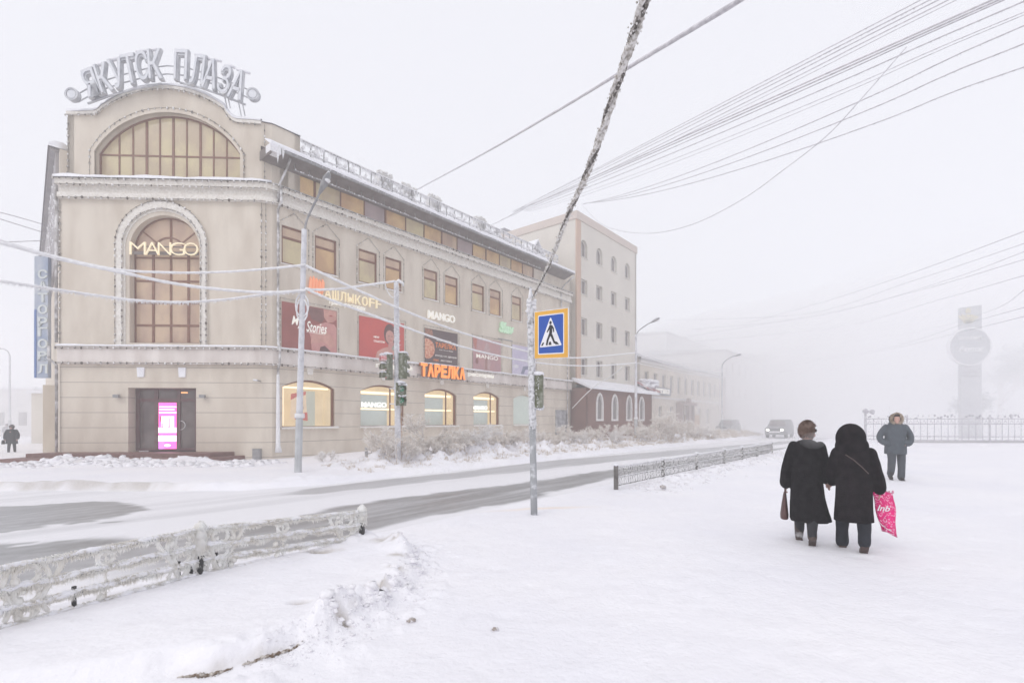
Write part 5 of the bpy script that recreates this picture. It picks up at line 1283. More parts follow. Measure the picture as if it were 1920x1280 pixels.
lamp_post('dim street lamp at the far left edge behind the walking person', -48.6, 48, -.4, 0, [(-.2,0,.4),(-.6,0,.6),(-.9,0,.65)], 7.9, frosty=True)
# ---- traffic light
px, py_ = -4.08, 17.75
t = thing('traffic_light', 'frosted traffic light post with snow covered signal heads standing among the bushes', 'traffic light', (px, py_, 0))
b = MB(); n = 24; top = at(743, 530, 17.75)
b.tube([Vector((px,py_,-.1)).lerp(top, i/n) for i in range(n+1)], [.115-.03*i/n for i in range(n+1)], 10, jit=.07); obj('pole', b, M['pole_f'], t)
b = MB(); b.tube([top+Vector((-.05,0,0)), top+Vector((.1,0,.06)), top+Vector((.24,0,-.02)), top+Vector((.25,0,-.12))], [.05,.07,.05,.03], 7, jit=.3); obj('frost_cap', b, M['frost_w'], t)
def head(c, rot, n, lens, label, back=False, w_=.30, s_=.30):
    """signal head: housing with n lamps, facing -y before rotation"""
    Mx = Matrix.Translation(c) @ Matrix.Rotation(rot, 4, 'Z'); hgt = n*s_
    def tr(b): b.v = [tuple(Mx @ Vector(q)) for q in b.v]; return b
    b = MB(); prof = [(-w_*.5,-.0),(-w_*.42,-.10),(-.08,-.16),(.08,-.16),(w_*.42,-.10),(w_*.5,0),(w_*.42,.06),(-w_*.42,.06)]
    m = len(prof); z0, z1 = -hgt/2, hgt/2
    vs = [(x,-y,z0) for x,y in prof]+[(x,-y,z1) for x,y in prof]
    b.add(vs, [tuple(range(m)), tuple(range(2*m-1,m-1,-1))]+[(i,m+i,m+(i+1)%m,(i+1)%m) for i in range(m)])
    h = obj('signal_head', tr(b), M['olive'], t, label)
    for k in range(n):
        zc = z1-s_*(k+.5)
        b = MB(); k_ = 14
        for i in range(k_):                      # visor hood
            a1, a2 = R(-30+240*i/k_), R(-30+240*(i+1)/k_); r_ = .125
            b.add([(r_*math.cos(a1),-.05,zc+r_*math.sin(a1)),(r_*math.cos(a2),-.05,zc+r_*math.sin(a2)),(r_*math.cos(a2)*1.02,-.27,zc+r_*math.sin(a2)-.02),(r_*math.cos(a1)*1.02,-.27,zc+r_*math.sin(a1)-.02)], [(0,1,2,3)])
        obj('visor', tr(b), M['olive'] if lens != 'red' or k else mat('frosted_red', (.55,.10,.10), .6, (.8,.7,.7), 6), h)
        b = MB(); b.ball((0,-.055,zc), .11, 12, 6, sc=(1,.3,1)); obj('lens', tr(b), mat('lens_'+lens, {'red':(.5,.07,.07),'green':(.03,.30,.14),'dark':(.04,.05,.05)}[lens], .3, (.55,.6,.58), 12, contrast=(.5,.6)), h)
        b = MB()
        for q in range(14): b.ball((random.uniform(-.13,.13), random.uniform(-.26,-.02), zc+.13+random.uniform(-.02,.03)), random.uniform(.02,.055), 5, 4, jit=.3, sc=(1,1,.6))
        obj('snow', tr(b), M['snow_b'], h)
    b = MB(); b.ball((0,0,z1+.02), .17, 8, 5, sc=(1,1,.35), jit=.15)
    for q in range(25): b.spike((random.uniform(-.14,.14), random.uniform(-.1,.15), -hgt/2+random.uniform(0,hgt)), (random.uniform(-1,1),random.uniform(-1,1),-.5), random.uniform(.03,.08), .02)
    obj('snow', tr(b), M['snow_b'], h)
    return h
c = at(727, 688, 17.6); head(Vector((c.x, c.y, c.z)), R(-62), 3, 'red', 'signal head turned left with a reddish upper visor')
c = at(756, 686, 17.7); head(Vector((c.x, c.y, c.z)), R(165), 3, 'dark', 'signal head seen from its olive back')
c = at(752, 739, 17.5); head(Vector((c.x, c.y, c.z)), R(28), 2, 'green', 'lower pedestrian head with two green lenses', w_=.38, s_=.40)
b = MB(); 
for z_ in (at(0,668,17.7).z, at(0,706,17.7).z, at(0,728,17.7).z, at(0,757,17.7).z): b.tube([(px-.3, py_, z_),(px+.3, py_, z_)], .025, 5, jit=.3)
obj('bracket', b, M['frost_w'], t)
b = MB()
for k in range(500):
    z_ = random.uniform(.3, 6.4); b.spike((px+random.uniform(-.03,.03), py_-.05, z_), (random.uniform(-1,1), -.6, random.uniform(-.6,.3)), random.uniform(.08,.2), .02)
obj('hoarfrost', b, M['frost_w'], t)
b = MB(); q = at(751.5, 801, 17.9); b.tube([(q.x, 17.9, -.1), (q.x, 17.9, at(0,758,17.9).z)], .035, 6, jit=.1)
tag(obj('rusty_pole', b, mat('rusty_pole', (.42,.24,.13), .8, (.65,.55,.48), 4)), 'thin rusty brown pole just right of the traffic light post', 'pole')
# ---- pedestrian crossing sign
P0 = gnd(1001.5, 966, .0); PT_ = at(994.5, 572, 8.38)
t = thing('crossing_sign_post', 'frosted leaning post carrying the blue and yellow pedestrian crossing sign', 'road sign', P0)
ax = lambda z: Vector((P0.x, P0.y, 0)).lerp(PT_, z/PT_.z)
b = MB(); n = 40; b.tube([ax(-.1), ax(.5), ax(1.0), ax(1.52)], [.058,.058,.055,.052], 12, jit=.02); obj('lower_pole', b, M['galv'], t)
b = MB(); b.tube([ax(1.5+(PT_.z-1.4)*i/n) for i in range(n+1)], [.050+.012*random.random() for i in range(n+1)], 10, jit=.16)
for q in range(420):
    z_ = 1.45+random.random()**1.3*(PT_.z-1.45); a = random.uniform(0,6.28); p = ax(z_)+Vector((math.cos(a)*.05, math.sin(a)*.05, 0)); b.ball(p, random.uniform(.008,.022), 5, 3, jit=.3)
for q in range(700):
    z_ = 1.3+random.random()*(PT_.z-1.3); a = random.uniform(0,6.28); b.spike(ax(z_)+Vector((math.cos(a)*.05, math.sin(a)*.05, 0)), (math.cos(a), math.sin(a), -.4), random.uniform(.015,.04), .006)
b.tube([ax(3.55)+Vector((.02,0,0)), ax(3.7)+Vector((.03,0,0)), ax(3.85)+Vector((.0,0,0))], .02, 6, jit=.3)
obj('upper_pole', b, mat('patchy_frost', (.72,.72,.74), .85, (.42,.42,.42), 22, .5, 50, contrast=(.5,.62)), t)
b = MB()
for q in range(30): b.ball(ax(3.52)+Vector((random.uniform(-.05,.07), random.uniform(-.06,.05), random.uniform(-.08,.1))), random.uniform(.02,.045), 6, 4, jit=.3)
b.tube([ax(3.55), ax(3.68)+Vector((-.01,-.03,0)), ax(3.80)+Vector((.0,-.02,0))], [.03,.025,.02], 6, jit=.3)
obj('frost_clump', b, M['frost_w'], t)
zb_, ztp_ = 1.6-(672-788)*-1*0+0, 0
FSg = Frame((.372, 8.30), (.52, -.50)); SW = .72
hL0, hL1 = FSg.hit(1001,672)[1], FSg.hit(1001,586)[1]; hR0, hR1 = FSg.hit(1065,671)[1], FSg.hit(1065,576)[1]
print('sign', FSg.hit(1001,600)[0], FSg.hit(1065,600)[0], hL0, hL1, hR0, hR1)
sgL, sgR = FSg.sx(1002), FSg.sx(1065.5); SH0, SH1 = (hL0+hR0)/2, (hL1+hR1)/2+.0
tilt = ((hR1+hR0)-(hL1+hL0))/2/(sgR-sgL)
def S(u_, v_): return (sgL+(sgR-sgL)*u_, SH0+(SH1-SH0)*v_+tilt*(sgR-sgL)*(u_-.5))
def rr_(u0, u1, v0, v1, r=.04, n=5):
    o = []
    for cu, cv, a0_ in ((u1-r,v0+r,-90),(u1-r,v1-r,0),(u0+r,v1-r,90),(u0+r,v0+r,180)):
        for i in range(n): th = R(a0_+90*i/(n-1)); o.append(S(cu+r*math.cos(th), cv+r*math.sin(th)))
    return o
b = MB(); b.fprism(FSg, rr_(0,1,0,1,.035), -.012, .0); sp_ = obj('sign_panel', b, M['yellow'], t)
b = MB(); b.fprism(FSg, rr_(.115,.885,.085,.915,.03), 0, .003); obj('white_border', b, M['white'], sp_)
b = MB(); b.fprism(FSg, rr_(.14,.86,.108,.892,.02), .003, .005); obj('blue_field', b, M['blue'], sp_)
b = MB(); b.fprism(FSg, [S(.175,.25),S(.19,.235),S(.80,.255),S(.815,.27),S(.52,.825),S(.50,.84),S(.48,.825)], .005, .007); obj('white_triangle', b, M['white'], sp_)
blk = mat('sign_black', (.01,.01,.012), .5)
b = MB()
for poly in ([(.50+.035*math.cos(i*.5236), .735+.036*math.sin(i*.5236)) for i in range(12)],
             [(.455,.66),(.48,.695),(.55,.68),(.60,.62),(.61,.54),(.58,.535),(.565,.60),(.55,.62),(.55,.52),(.50,.50),(.46,.54),(.475,.60),(.44,.57),(.40,.53),(.385,.555),(.42,.60)],
             [(.465,.53),(.54,.51),(.48,.44),(.44,.37),(.41,.27),(.36,.275),(.39,.39),(.43,.46)],
             [(.50,.51),(.55,.50),(.59,.42),(.65,.30),(.60,.30),(.545,.39),(.50,.46)],
             [(.215,.27),(.27,.335),(.31,.335),(.27,.27)], [(.44,.275),(.46,.34),(.51,.345),(.53,.275)], [(.64,.28),(.63,.345),(.69,.33),(.75,.275)]):
    b.fprism(FSg, [S(x, y) for x, y in poly], .007, .009)
obj('pedestrian_symbol', b, blk, sp_)
b = MB(); q = [FSg.P(*(lambda a: (a[0], -.005, a[1]))(S(u_, v_))) for u_, v_ in ((0,0),(0,1),(1,1),(1,0),(0,0))]
b.tube(q, .010, 5, jit=.3); obj('frost_edge', b, M['frost_w'], sp_)
b = MB()
for v_ in (.2,.8): a_ = S(.1, v_); b.tube([FSg.P(a_[0]-.15,-.04,a_[1]), FSg.P(a_[0]+.5,-.03,a_[1])], .014, 5)
obj('bracket', b, M['gutter'], t)
# signal box on the same post, seen from behind
c = at(1010, 733, 8.36); Mx = Matrix.Translation(c) @ Matrix.Rotation(R(20), 4, 'Z')
def trb(b): b.v = [tuple(Mx @ Vector(q)) for q in b.v]; return b
b = MB(); prof = [(-.07,-.02),(-.03,-.075),(.04,-.075),(.075,-.03),(.075,.07),(-.07,.07)]; m = 6
b.add([(x,y,-.28) for x,y in prof]+[(x*1.0,y,.28) for x,y in prof], [tuple(range(m-1,-1,-1)), tuple(range(m,2*m))]+[(i,(i+1)%m,m+(i+1)%m,m+i) for i in range(m)])
for z_ in (-.09,.09): b.box(-.075,.08,-.08,.075,z_-.003,z_+.003)
sb_ = obj('signal_box', trb(b), M['olive'], t)
b = MB(); b.ball((0,0,.29), .10, 10, 6, sc=(1,1,.45), jit=.12)
b.tube([(.08,.02,-.28),(.085,.02,0),(.08,.02,.28)], .014, 5, jit=.5)
for q in range(60): b.ball((random.uniform(-.08,.08), random.uniform(-.05,.05), -.28+random.uniform(-.03,.03)), random.uniform(.008,.022), 5, 3, jit=.3)
for q in range(25): b.ball((random.uniform(-.08,-.02), -.07, random.uniform(-.28,.28)), random.uniform(.004,.010), 5, 3, jit=.3)
obj('snow', trb(b), M['snow_b'], sb_)
b = MB()
for z_ in (.22,-.22): b.tube([c+Vector((-.1,0,z_)), c+Vector((.02,0,z_))], .016, 6, jit=.2)
obj('bracket', b, M['frost_w'], t)
# ---- overhead cables
def cable(label, pts, r, mt, fr=0, L=(.03,.07), group='overhead cables', n=10, jit=.0, nr=6, fw=.008, side=.5, cat='cable'):
    c = catmull(pts, n); b = MB()
    b.tube(c, r, nr, jit=jit)
    if fr: frost(b, c, fr, L, (fw*.6, fw), 1.0, side, r)
    return tag(obj('overhead_cable', b, mt), label, cat, group)
M['cab_w'] = mat('frosted_cable', (.86,.86,.87), .85, (.74,.73,.74), 9)
M['cab_g'] = mat('grey_cable', (.46,.45,.48), .8, (.66,.65,.68), 6)
M['cab_b'] = mat('brown_iced_cable', (.36,.33,.29), .85, (.76,.74,.72), 26, .6, 60, contrast=(.38,.56))
# thick twisted bundle rising from the sign post over the camera
P = [at(996,566,8.35), at(1031,492,7.4), at(1064,405,6.5), at(1092,345,5.9), at(1117,280,5.3), at(1147,190,4.75), at(1180,90,4.2), at(1209,0,3.75), at(1300,-300,2.6), Vector((2.2,-2,5.4))]
c = catmull(P, 26); nn = len(c); b = MB()
for k, rr in ((0,.020),(1,.020),(2,.016)):
    q = []; 
    for i, p in enumerate(c):
        f_ = min(1, i/90); a = i*.16+k*2.1; t_ = (c[min(i+1,nn-1)]-c[max(i-1,0)]).normalized(); x = t_.orthogonal().normalized(); y = t_.cross(x)
        q.append(p+(x*math.cos(a)+y*math.sin(a))*.022*(.35+.65*f_))
    b.tube(q, [rr*(.55+.45*min(1, i/90))*(1+.25*random.random()) for i in range(nn)], 7, k == 2 and 1 or 0, jit=.22)
for i in range(8, nn-1):
    for q in range(5): b.ball(c[i].lerp(c[i+1], random.random())+Vector((random.gauss(0,.02), random.gauss(0,.02), random.gauss(0,.02))), random.uniform(.004,.012), 4, 3, jit=.3)
tag(obj('cable_bundle', b, [M['cab_b'], mat('dark_cable', (.10,.09,.08), .7, (.45,.42,.4), 30, contrast=(.5,.6))]), 'thick twisted brown iced cable rising steeply from the crossing sign post into the sky', 'cable', 'overhead cables')
# single line over the roof
cable('single thick grey line climbing from behind the shopping centre roof to the top edge', [at(770,362,46), at(900,292,32), at(1050,205,22), at(1180,126,15), at(1392,-2,9.5), at(1700,-190,6)], .05, M['cab_g'], 30, (.02,.05), jit=.12)
# fan of wires from the office roof to the upper right
fan = [ # start px, end px on right, end depth, radius, frost
 (960,398, 1735,-4, 15, .016, 8, 'topmost'), (962,396, 1752,-4, 15, .018, 25, 'second'), (964,397, 1768,-4, 15.5, .02, 0, 'third'), (966,398, 1785,-3, 16, .02, 0, 'fourth'), (968,399,1800,-3,16,.014,0,'fifth'),
 (975,393, 1868,-3, 15, .03, 0, 'sixth'), (978,392, 1880,-3, 15, .03, 0, 'seventh'), (980,394, 1890,-3, 15, .022, 0, 'eighth'), (984,395, 1922,2, 15.2, .022, 34, 'ninth'),
 (988,396, 1925,21, 16, .014, 8, 'tenth'), (992,397, 1926,26, 16, .014, 0, 'eleventh'), (1092,383, 1926,46, 14.5, .020, 10, 'twelfth'), (1094,382, 1926,80, 14.5, .020, 10, 'thirteenth'), (1096,381, 1926,124, 15, .018, 30, 'fourteenth')]
sags = [0,2,4,7,9,0,3,6,9,14,18,22,24,26]
for (xa, ya, xb, yb, Yb, r_, fr_, w_) in fan:
    Ya = 56 if xa < 1050 else 48.5; pts = []
    sg = sags[fan.index((xa, ya, xb, yb, Yb, r_, fr_, w_))]
    A3, B3_ = at(xa, ya, Ya), at(xb, yb, Yb)
    for k in range(9):
        t_ = k/8; p = A3.lerp(B3_, t_); p.z -= sg*.02*4*t_*(1-t_)*1.6; pts.append(p)
    pts.append(B3_+(B3_-A3)*.35)
    cable('%s wire from the top of the fan leaving the roof of the cream block' % w_, pts, r_, M['cab_g'], fr_*1.0, (.03,.07), n=4, jit=.1, fw=.012)
cable('long slack wire drooping below the fan from the cream block corner', [at(1092,385,48), at(1125,418,42), at(1165,433,37), at(1225,437,32), at(1300,420,27), at(1390,375,23), at(1470,318,20), at(1550,255,18), at(1620,180,16.5), at(1700,88,15.5)], .016, M['cab_g'], 4, jit=.1, fw=.01)
for (xa,ya,Ya,xb,yb,Yb,nm) in ((915,425,60,985,385,50,'left'),(940,412,60,1000,380,50,'right')):
    cable('short %s wire between the snowy roof and the plant room' % nm, [at(xa,ya,Ya), at((xa+xb)/2,(ya+yb)/2+3,(Ya+Yb)/2), at(xb,yb,Yb)], .04, M['cab_g'], n=4)
# low frosted lines on the left and across the facade
T1 = lambda y: at(573, y, 15.25)
cable('upper frosted cable running from the left edge to the near street lamp', [at(-60,436,11), at(0,451,11.6), at(100,480,12.4), at(220,505,13.3), at(330,511,14.0), at(430,509,14.6), at(520,502,15.0), T1(496)], .034, M['cab_w'], 60, (.02,.07), n=14, jit=.15)
cable('middle frosted cable crossing the arched window on its way to the near street lamp', [at(-60,446,10.6), at(0,455,11), at(120,487,12), at(230,511,12.8), at(330,532,13.6), at(430,544,14.3), at(510,548,14.8), T1(544)], .042, M['cab_w'], 60, (.02,.07), n=14, jit=.15)
cable('lower frosted cable with a thick fringe sagging past the arched window', [at(-60,517,11), at(0,526,11.4), at(110,543,12.4), at(200,556,13.2), at(260,563,13.7), at(340,566,14.2), at(420,561,14.6), at(500,551,15.0), T1(545)], .032, M['cab_w'], 110, (.04,.12), n=14, jit=.15, fw=.012)
cable('frosted cable from the near street lamp to the top of the traffic light post', [T1(541), at(592,543,15.6), at(640,541,16.2), at(690,534,17), at(741,527,17.75)], .042, M['cab_w'], 40, (.02,.05), n=10, jit=.15)
cable('upper frosted cable passing in front of the banners to the crossing sign', [T1(498), at(620,520,15.8), at(680,548,16.6), at(760,583,18), at(850,618,20.5), at(930,643,23.5), at(1000,661,26.5), at(1060,670,29), at(1110,669,31), at(1193,661,33.6)], .042, M['cab_w'], 30, (.02,.05), n=10, jit=.15)
cable('lower frosted cable passing in front of the banners towards the second lamp', [T1(541), at(620,562,15.8), at(690,588,16.8), at(770,617,18.2), at(860,648,20.8), at(940,668,24), at(1010,680,27), at(1070,685,29.5), at(1130,685,31.5), at(1193,680,33.6)], .042, M['cab_w'], 30, (.02,.05), n=10, jit=.15)
cable('frosted cable running on from the second lamp over the pale yellow building', [at(1193,661,33.7), at(1230,676,38), at(1290,692,44), at(1357,698,51)], .03, M['cab_w'], 0, n=5)
cable('faint cable below it from the second lamp over the pale yellow building', [at(1193,680,33.7), at(1240,690,38), at(1300,702,44), at(1357,708,51)], .03, M['cab_w'], 0, n=5)
cable('frosted cable tail drooping at the top of the traffic light post', [at(722,531,17.6), at(726,545,17.6), at(734,556,17.65), at(741,558,17.7)], .018, M['cab_w'], 20, n=6, jit=.2)
cable('slanting frosted stay across the windows of the annex', [at(1073,765,44), at(1110,728,43), at(1150,702,41), at(1166,688,40)], .035, M['cab_w'], 0, n=4)
far_w = [((1925,432),(1700,515),(1540,567),(1400,606)), ((1925,470),(1760,530),(1560,585),(1280,632)), ((1925,485),(1720,545),(1500,598),(1290,618)), ((1925,515),(1760,562),(1560,615),(1300,640)), ((1925,540),(1850,585),(1700,625),(1420,668),(1350,690)), ((1925,455),(1700,530),(1500,590),(1250,600)), ((1925,575),(1800,610),(1650,655),(1450,682)), ((1925,592),(1790,625),(1640,660),(1440,690))]
nm8 = ['highest','second highest','third','fourth','fifth','sixth','seventh','lowest']
for k_, pts in enumerate(far_w):
    cable('%s of the faint wires far off above the park side' % nm8[k_], [at(x, y, 20+14*i) for i, (x, y) in enumerate(pts)], .012 if k_ else .016, M['cab_g'], 0, n=5, group='faint far wires')
cable('upper thin wire in the fog at the left edge', [at(-40,388,22), at(30,406,26), at(85,422,30)], .02, M['cab_g'], 0, n=5, group='thin wires at the left edge')
cable('lower thin wire in the fog at the left edge', [at(-40,398,22), at(30,420,26), at(85,437,30)], .02, M['cab_g'], 0, n=5, group='thin wires at the left edge')
cable('horizontal thin wire in the fog at the left edge', [at(-40,455,22), at(30,453,26), at(85,451,30)], .02, M['cab_g'], 0, n=5, group='thin wires at the left edge')
# ---- near frosted fence
M['rime'] = rime_mat('thick_rime', (.97,.97,.96), (.88,.86,.82), 9, .4)
fpts = [Vector((-4.62,1.30)), Vector((-3.57,3.46)), Vector((-2.975,4.73)), Vector((-1.83,6.05))]
def zg(p): return hz(p.x, p.y)
fence = thing('park_fence', 'low iron fence thickly coated in hoarfrost between the snowy bed and the road', 'fence', (-3.0, 4.7, .1))
def panel(a, b_, ztA, ztB, nm='panel'):
    L = (b_-a).length; P3 = lambda t, z: Vector((a.x+(b_.x-a.x)*t, a.y+(b_.y-a.y)*t, z+(ztA+(ztB-ztA)*t)))
    b = MB(); ir = MB()
    nseg = int(L/.02)
    for off, rr, ll, dens in ((0,.019,(.025,.065),620),(-.155,.024,(.03,.075),700),(-.295,.024,(.03,.075),700),(-.42,.022,(.02,.05),620)):
        pts = [P3(i/nseg, off+.006*math.sin(i*.3+off*40)) for i in range(nseg+1)]
        b.tube([p_+Vector((0,0,.004)) for p_ in pts], [rr*(.55+.55*float(vnoise(i_*.55+off*50, 3.3))+.2*random.random()) for i_ in range(len(pts))], 8, 1, jit=.2)
        for k in range(int(L*1900)):
            a_ = random.uniform(0,6.28); b.spike(P3(random.random(), off)+Vector((math.cos(a_)*.5*rr, -abs(math.cos(a_))*rr*.6, math.sin(a_)*rr*.8)), (math.cos(a_)*.6, -.7, math.sin(a_)-.15), random.uniform(.010,.032), .0055)
        ir.tube([P3(0,off-.012), P3(1,off-.012)], .012, 4)
        n = int(L*dens)
        for k in range(n):
            t = random.random(); p = P3(t, off-rr*.3+random.uniform(-.008,.008)); c_ = .5+.5*math.sin(t*L*23+off*9)*math.sin(t*L*7.3)
            v = Vector((random.gauss(.25,.25), random.gauss(-.25,.25), -1)); b.spike(p, v, random.uniform(*ll)*(.45+.9*c_), random.uniform(.003,.007))
    # ornament groups: rings and scrolls filled with rime
    og = [.10, .88] if L > 1.2 else [.5]
    for t0 in og+[.45]:
        big = t0 != .45
        c0 = P3(t0, 0)
        shapes = []
        du = Vector((b_.x-a.x, b_.y-a.y, 0)).normalized()
        for zc_, r_ in (((-.08,.07),(-.22,.07),(-.34,.06)) if big else ((-.075,.055),)):
            shapes.append([c0+du*r_*math.cos(i*.449)+Vector((0,0,zc_+r_*math.sin(i*.449))) for i in range(15)])
        if big:
            for sg in (-1,1):
                shapes.append([c0+du*sg*(.08+.05*math.sin(i*.5))+Vector((0,0,-i*.042)) for i in range(11)])
                shapes.append([c0+du*sg*(.15+.06*math.cos(i*.42))+Vector((0,0,-.02-i*.036)) for i in range(11)])
        for sh in shapes:
            b.tube(sh, [.014*(1+.4*random.random()) for _ in sh], 7, jit=.2)
            frost(b, sh, 300, (.015,.04), (.004,.007), 1.0, .7, .016)
        if not big: shapes2 = [c0+Vector((0,0,-.02*i)) for i in range(20)]; b.tube(shapes2, .007, 5, jit=.4); frost(b, shapes2, 240, (.015,.035), (.003,.006), .6, .9, .01)
        for q in range(14 if big else 4): b.ball(c0+du*random.uniform(-.15,.15)+Vector((random.uniform(-.01,.01),random.uniform(-.02,.0),random.uniform(-.42,0))), random.uniform(.012,.03), 6, 4, jit=.3)
    o = obj(nm, b, [M['rime'], M['snow_b']], fence); obj('iron_bar', ir, M['galv'], o); return o
def fpost(p, zt_, r_=.03, top=.05, black=(.0,.16)):
    z0 = zg(p)-.1
    b = MB(); b.box(p.x-.028, p.x+.028, p.y-.028, p.y+.028, z0, zt_); po = obj('post', b, M['black'], fence)
    b = MB(); z1 = z0+.1+black[1]; n = 14
    b.tube([Vector((p.x+random.uniform(-.006,.006), p.y+random.uniform(-.006,.006), z1+(zt_+top-z1)*i/n)) for i in range(n+1)], [.046*(1+.3*random.random()) for i in range(n)]+[.02], 9, jit=.2)
    b.ball((p.x, p.y, zt_+top*.8), .045, 8, 5, jit=.25)
    for q in range(420):
        z_ = random.uniform(z1-.02, zt_+top); a_ = random.uniform(0,6.28); b.spike((p.x+math.cos(a_)*.04, p.y+math.sin(a_)*.04, z_), (math.cos(a_), math.sin(a_), -.9), random.uniform(.015,.045), random.uniform(.004,.008))
    obj('rime', b, M['rime'], po)
ZT = [.57,.565,.56,.49]
for i in range(3): panel(fpts[i], fpts[i+1], ZT[i], ZT[i+1])
for i in (0, 2, 3): fpost(fpts[i], ZT[i], black=(0, .17 if i == 2 else .13))
# black iron stubs showing under the rime
for k_, (i, tt_) in enumerate(((1,.86),(1,.94),(2,.08),(2,.15),(1,.30))):
    p = fpts[i].lerp(fpts[i+1], tt_); b = MB(); z0 = zg(p)-.05; b.box(p.x-.011, p.x+.011, p.y-.011, p.y+.011, z0, z0+.22); obj('iron_stub', b, M['black'], fence)
# ---- second fence along the pavement edge
FF = Frame((2.42, 11.5), (.6354, .7724)); xs_ = [1155,1243,1306,1358,1391,1420,1447]; ss = [FF.sx(x) for x in xs_]
f2 = thing('pavement_fence', 'low dark iron fence edged with frost running away beside the road', 'fence', (6, 16, 0))
dk_f = mat('dark_frosted_iron', (.09,.085,.08), .8, (.70,.69,.68), 30, contrast=(.44,.56))
for i, s_ in enumerate(ss):
    p = FF.P(s_, 0, 0); r_ = .045 if i == 0 else .04; b = MB(); b.box(p[0]-r_, p[0]+r_, p[1]-r_, p[1]+r_, -.1, .56); po = obj('post', b, mat('dark_post', (.10,.09,.085), .8, (.2,.19,.18), 10) if i == 0 else dk_f, f2)
    b = MB(); b.ball((p[0],p[1],.575), .07, 8, 5, sc=(1,1,.5), jit=.2); obj('snow_cap', b, M['snow_b'], po)
for i in range(len(ss)-1):
    sa, sb2 = ss[i], ss[i+1]; b = MB(); fr2 = MB(); L = sb2-sa
    for z_ in (.52,.28,.09): b.tube([FF.P(sa,0,z_), FF.P(sb2,0,z_)], .014, 5)
    n_ = int(L/.095)
    for k in range(n_):
        a_ = sa+(k+.5)*L/n_
        for z0, z1 in ((.28,.52),(.09,.28)):
            q = [FF.P(a_+.028*math.sin(j*1.2)-.02+.012*j, .0, z1-(z1-z0)*j/5) for j in range(6)]
            b.tube(q, .009, 4); 
            for j in (0,1,3): fr2.spike(Vector(q[j])+Vector((0,0,.01)), (random.uniform(-.6,.6), random.uniform(-.9,.2), -.3), random.uniform(.02,.04), .010)
    pts = [FF.P(sa+L*j/30, 0, .535) for j in range(31)]; fr2.tube(pts, [.022*(1+.4*random.random()) for _ in pts], 6, jit=.2)
    frost(fr2, pts, 150, (.02,.06), (.006,.012), 1, .4, .02)
    pts = [FF.P(sa+L*j/30, 0, .29) for j in range(31)]; fr2.tube(pts, .014, 5, jit=.3); frost(fr2, pts, 110, (.02,.05), (.005,.01), 1, .4, .02)
    o = obj('panel', b, dk_f, f2); obj('frost', fr2, M['frost_w'], o)
# small black railing by the shop windows
b3 = thing('flower_bed_fence', 'short black iron railing in the snow left of the frosted bushes', 'fence', gnd(688, 858, 0))
q = gnd(687, 861, .05); b = MB(); b.box(q.x-.05, q.x+.05, q.y-.05, q.y+.05, -.1, at(0,838,q.y).z); obj('post', b, M['gutter'], b3)
b = MB(); d = Vector((.9, 1.1, 0)); z1 = at(0,841,q.y).z; z2 = at(0,850,q.y).z
for z_ in (z1, z2, z2-.15): b.tube([(q.x,q.y,z_), (q.x+d.x*1.0,q.y+d.y*1.0,z_)], .015, 4)
for k in range(7): b.tube([(q.x+d.x*k/6,q.y+d.y*k/6,z1), (q.x+d.x*k/6,q.y+d.y*k/6,z1-.45)], .013, 4)
obj('railing', b, M['black'], b3)
# ---- frosted bushes along the verge
def bush_mesh(seed, h, spread, stems, kind):
    rnd = random.Random(seed); b = MB(); tw_ = MB(); k0 = [0]
    def br(p, d, L, r, k):
        q = p+d*L; b.tube([p, (p+q)/2+Vector((rnd.gauss(0,.04),rnd.gauss(0,.04),0))*L, q], [r, r*.85, r*.7], 4, smooth=True)
        for j in range(int(L*17)+1):
            s_ = p.lerp(q, rnd.random()); v = (d*.5+Vector((rnd.gauss(0,1),rnd.gauss(0,1),rnd.gauss(.1,.7)))).normalized()
            tw_.spike(s_, v, rnd.uniform(.06,.18)*(1 if k else 1.2), rnd.uniform(.009,.018))
        if k <= 0: return
        for i in range(rnd.choice((2,3,3))):
            dd = (d+Vector((rnd.gauss(0,.55),rnd.gauss(0,.55),rnd.gauss(.05,.35)))).normalized()
            br(p.lerp(q, rnd.uniform(.45,1)), dd, L*rnd.uniform(.55,.8), r*.68, k-1)
    for s_ in range(stems):
        a = rnd.uniform(0,6.28); d = Vector((math.cos(a)*spread, math.sin(a)*spread, 1)).normalized()
        br(Vector((math.cos(a)*.08*stems**.5, math.sin(a)*.08*stems**.5, -.1)), d, h*.42, .016 if kind != 'tall' else .022, 4 if kind != 'tall' else 4)
    return b, tw_
bmats = [rime_mat('bush_rime_warm', (.93,.92,.90), (.84,.80,.76), 4), rime_mat('bush_rime_pale', (.95,.95,.95), (.88,.86,.84), 4)]
protos = []
for k_, (sd_, h_, sp, st_, kd) in enumerate(((11,1.0,.75,7,'low'),(12,1.2,.55,6,'low'),(13,1.8,.35,4,'tall'),(14,.8,.95,8,'low'),(15,1.45,.5,5,'mid'))):
    b, tw2 = bush_mesh(sd_, h_, sp, st_, kd)
    me1 = None; protos.append((b, tw2, h_))
meshes = []
for k_, (b, tw2, h_) in enumerate(protos):
    o1 = obj('branch', b, M['twig']); o2 = obj('frosted_twig', tw2, bmats[k_ % 2])
    for o in (o1, o2):        # bring vertices back to the bush origin
        L = o.location.copy(); o.data.transform(Matrix.Translation(L)); o.location = (0,0,0)
    meshes.append((o1.data, o2.data)); bpy.data.objects.remove(o1); bpy.data.objects.remove(o2)
def bush(label, x, y, sc_, k_, rot):
    t = thing('frosted_bush', label, 'bush', (x, y, hz(x, y)-.03), 'frosted bushes along the verge'); t.scale = (sc_, sc_, sc_); t.rotation_euler = (0,0,rot)
    for nm, me_ in zip(('branches','frosted_twigs'), meshes[k_]):
        o = bpy.data.objects.new(nm, me_); col.objects.link(o); o.parent = t
    return t
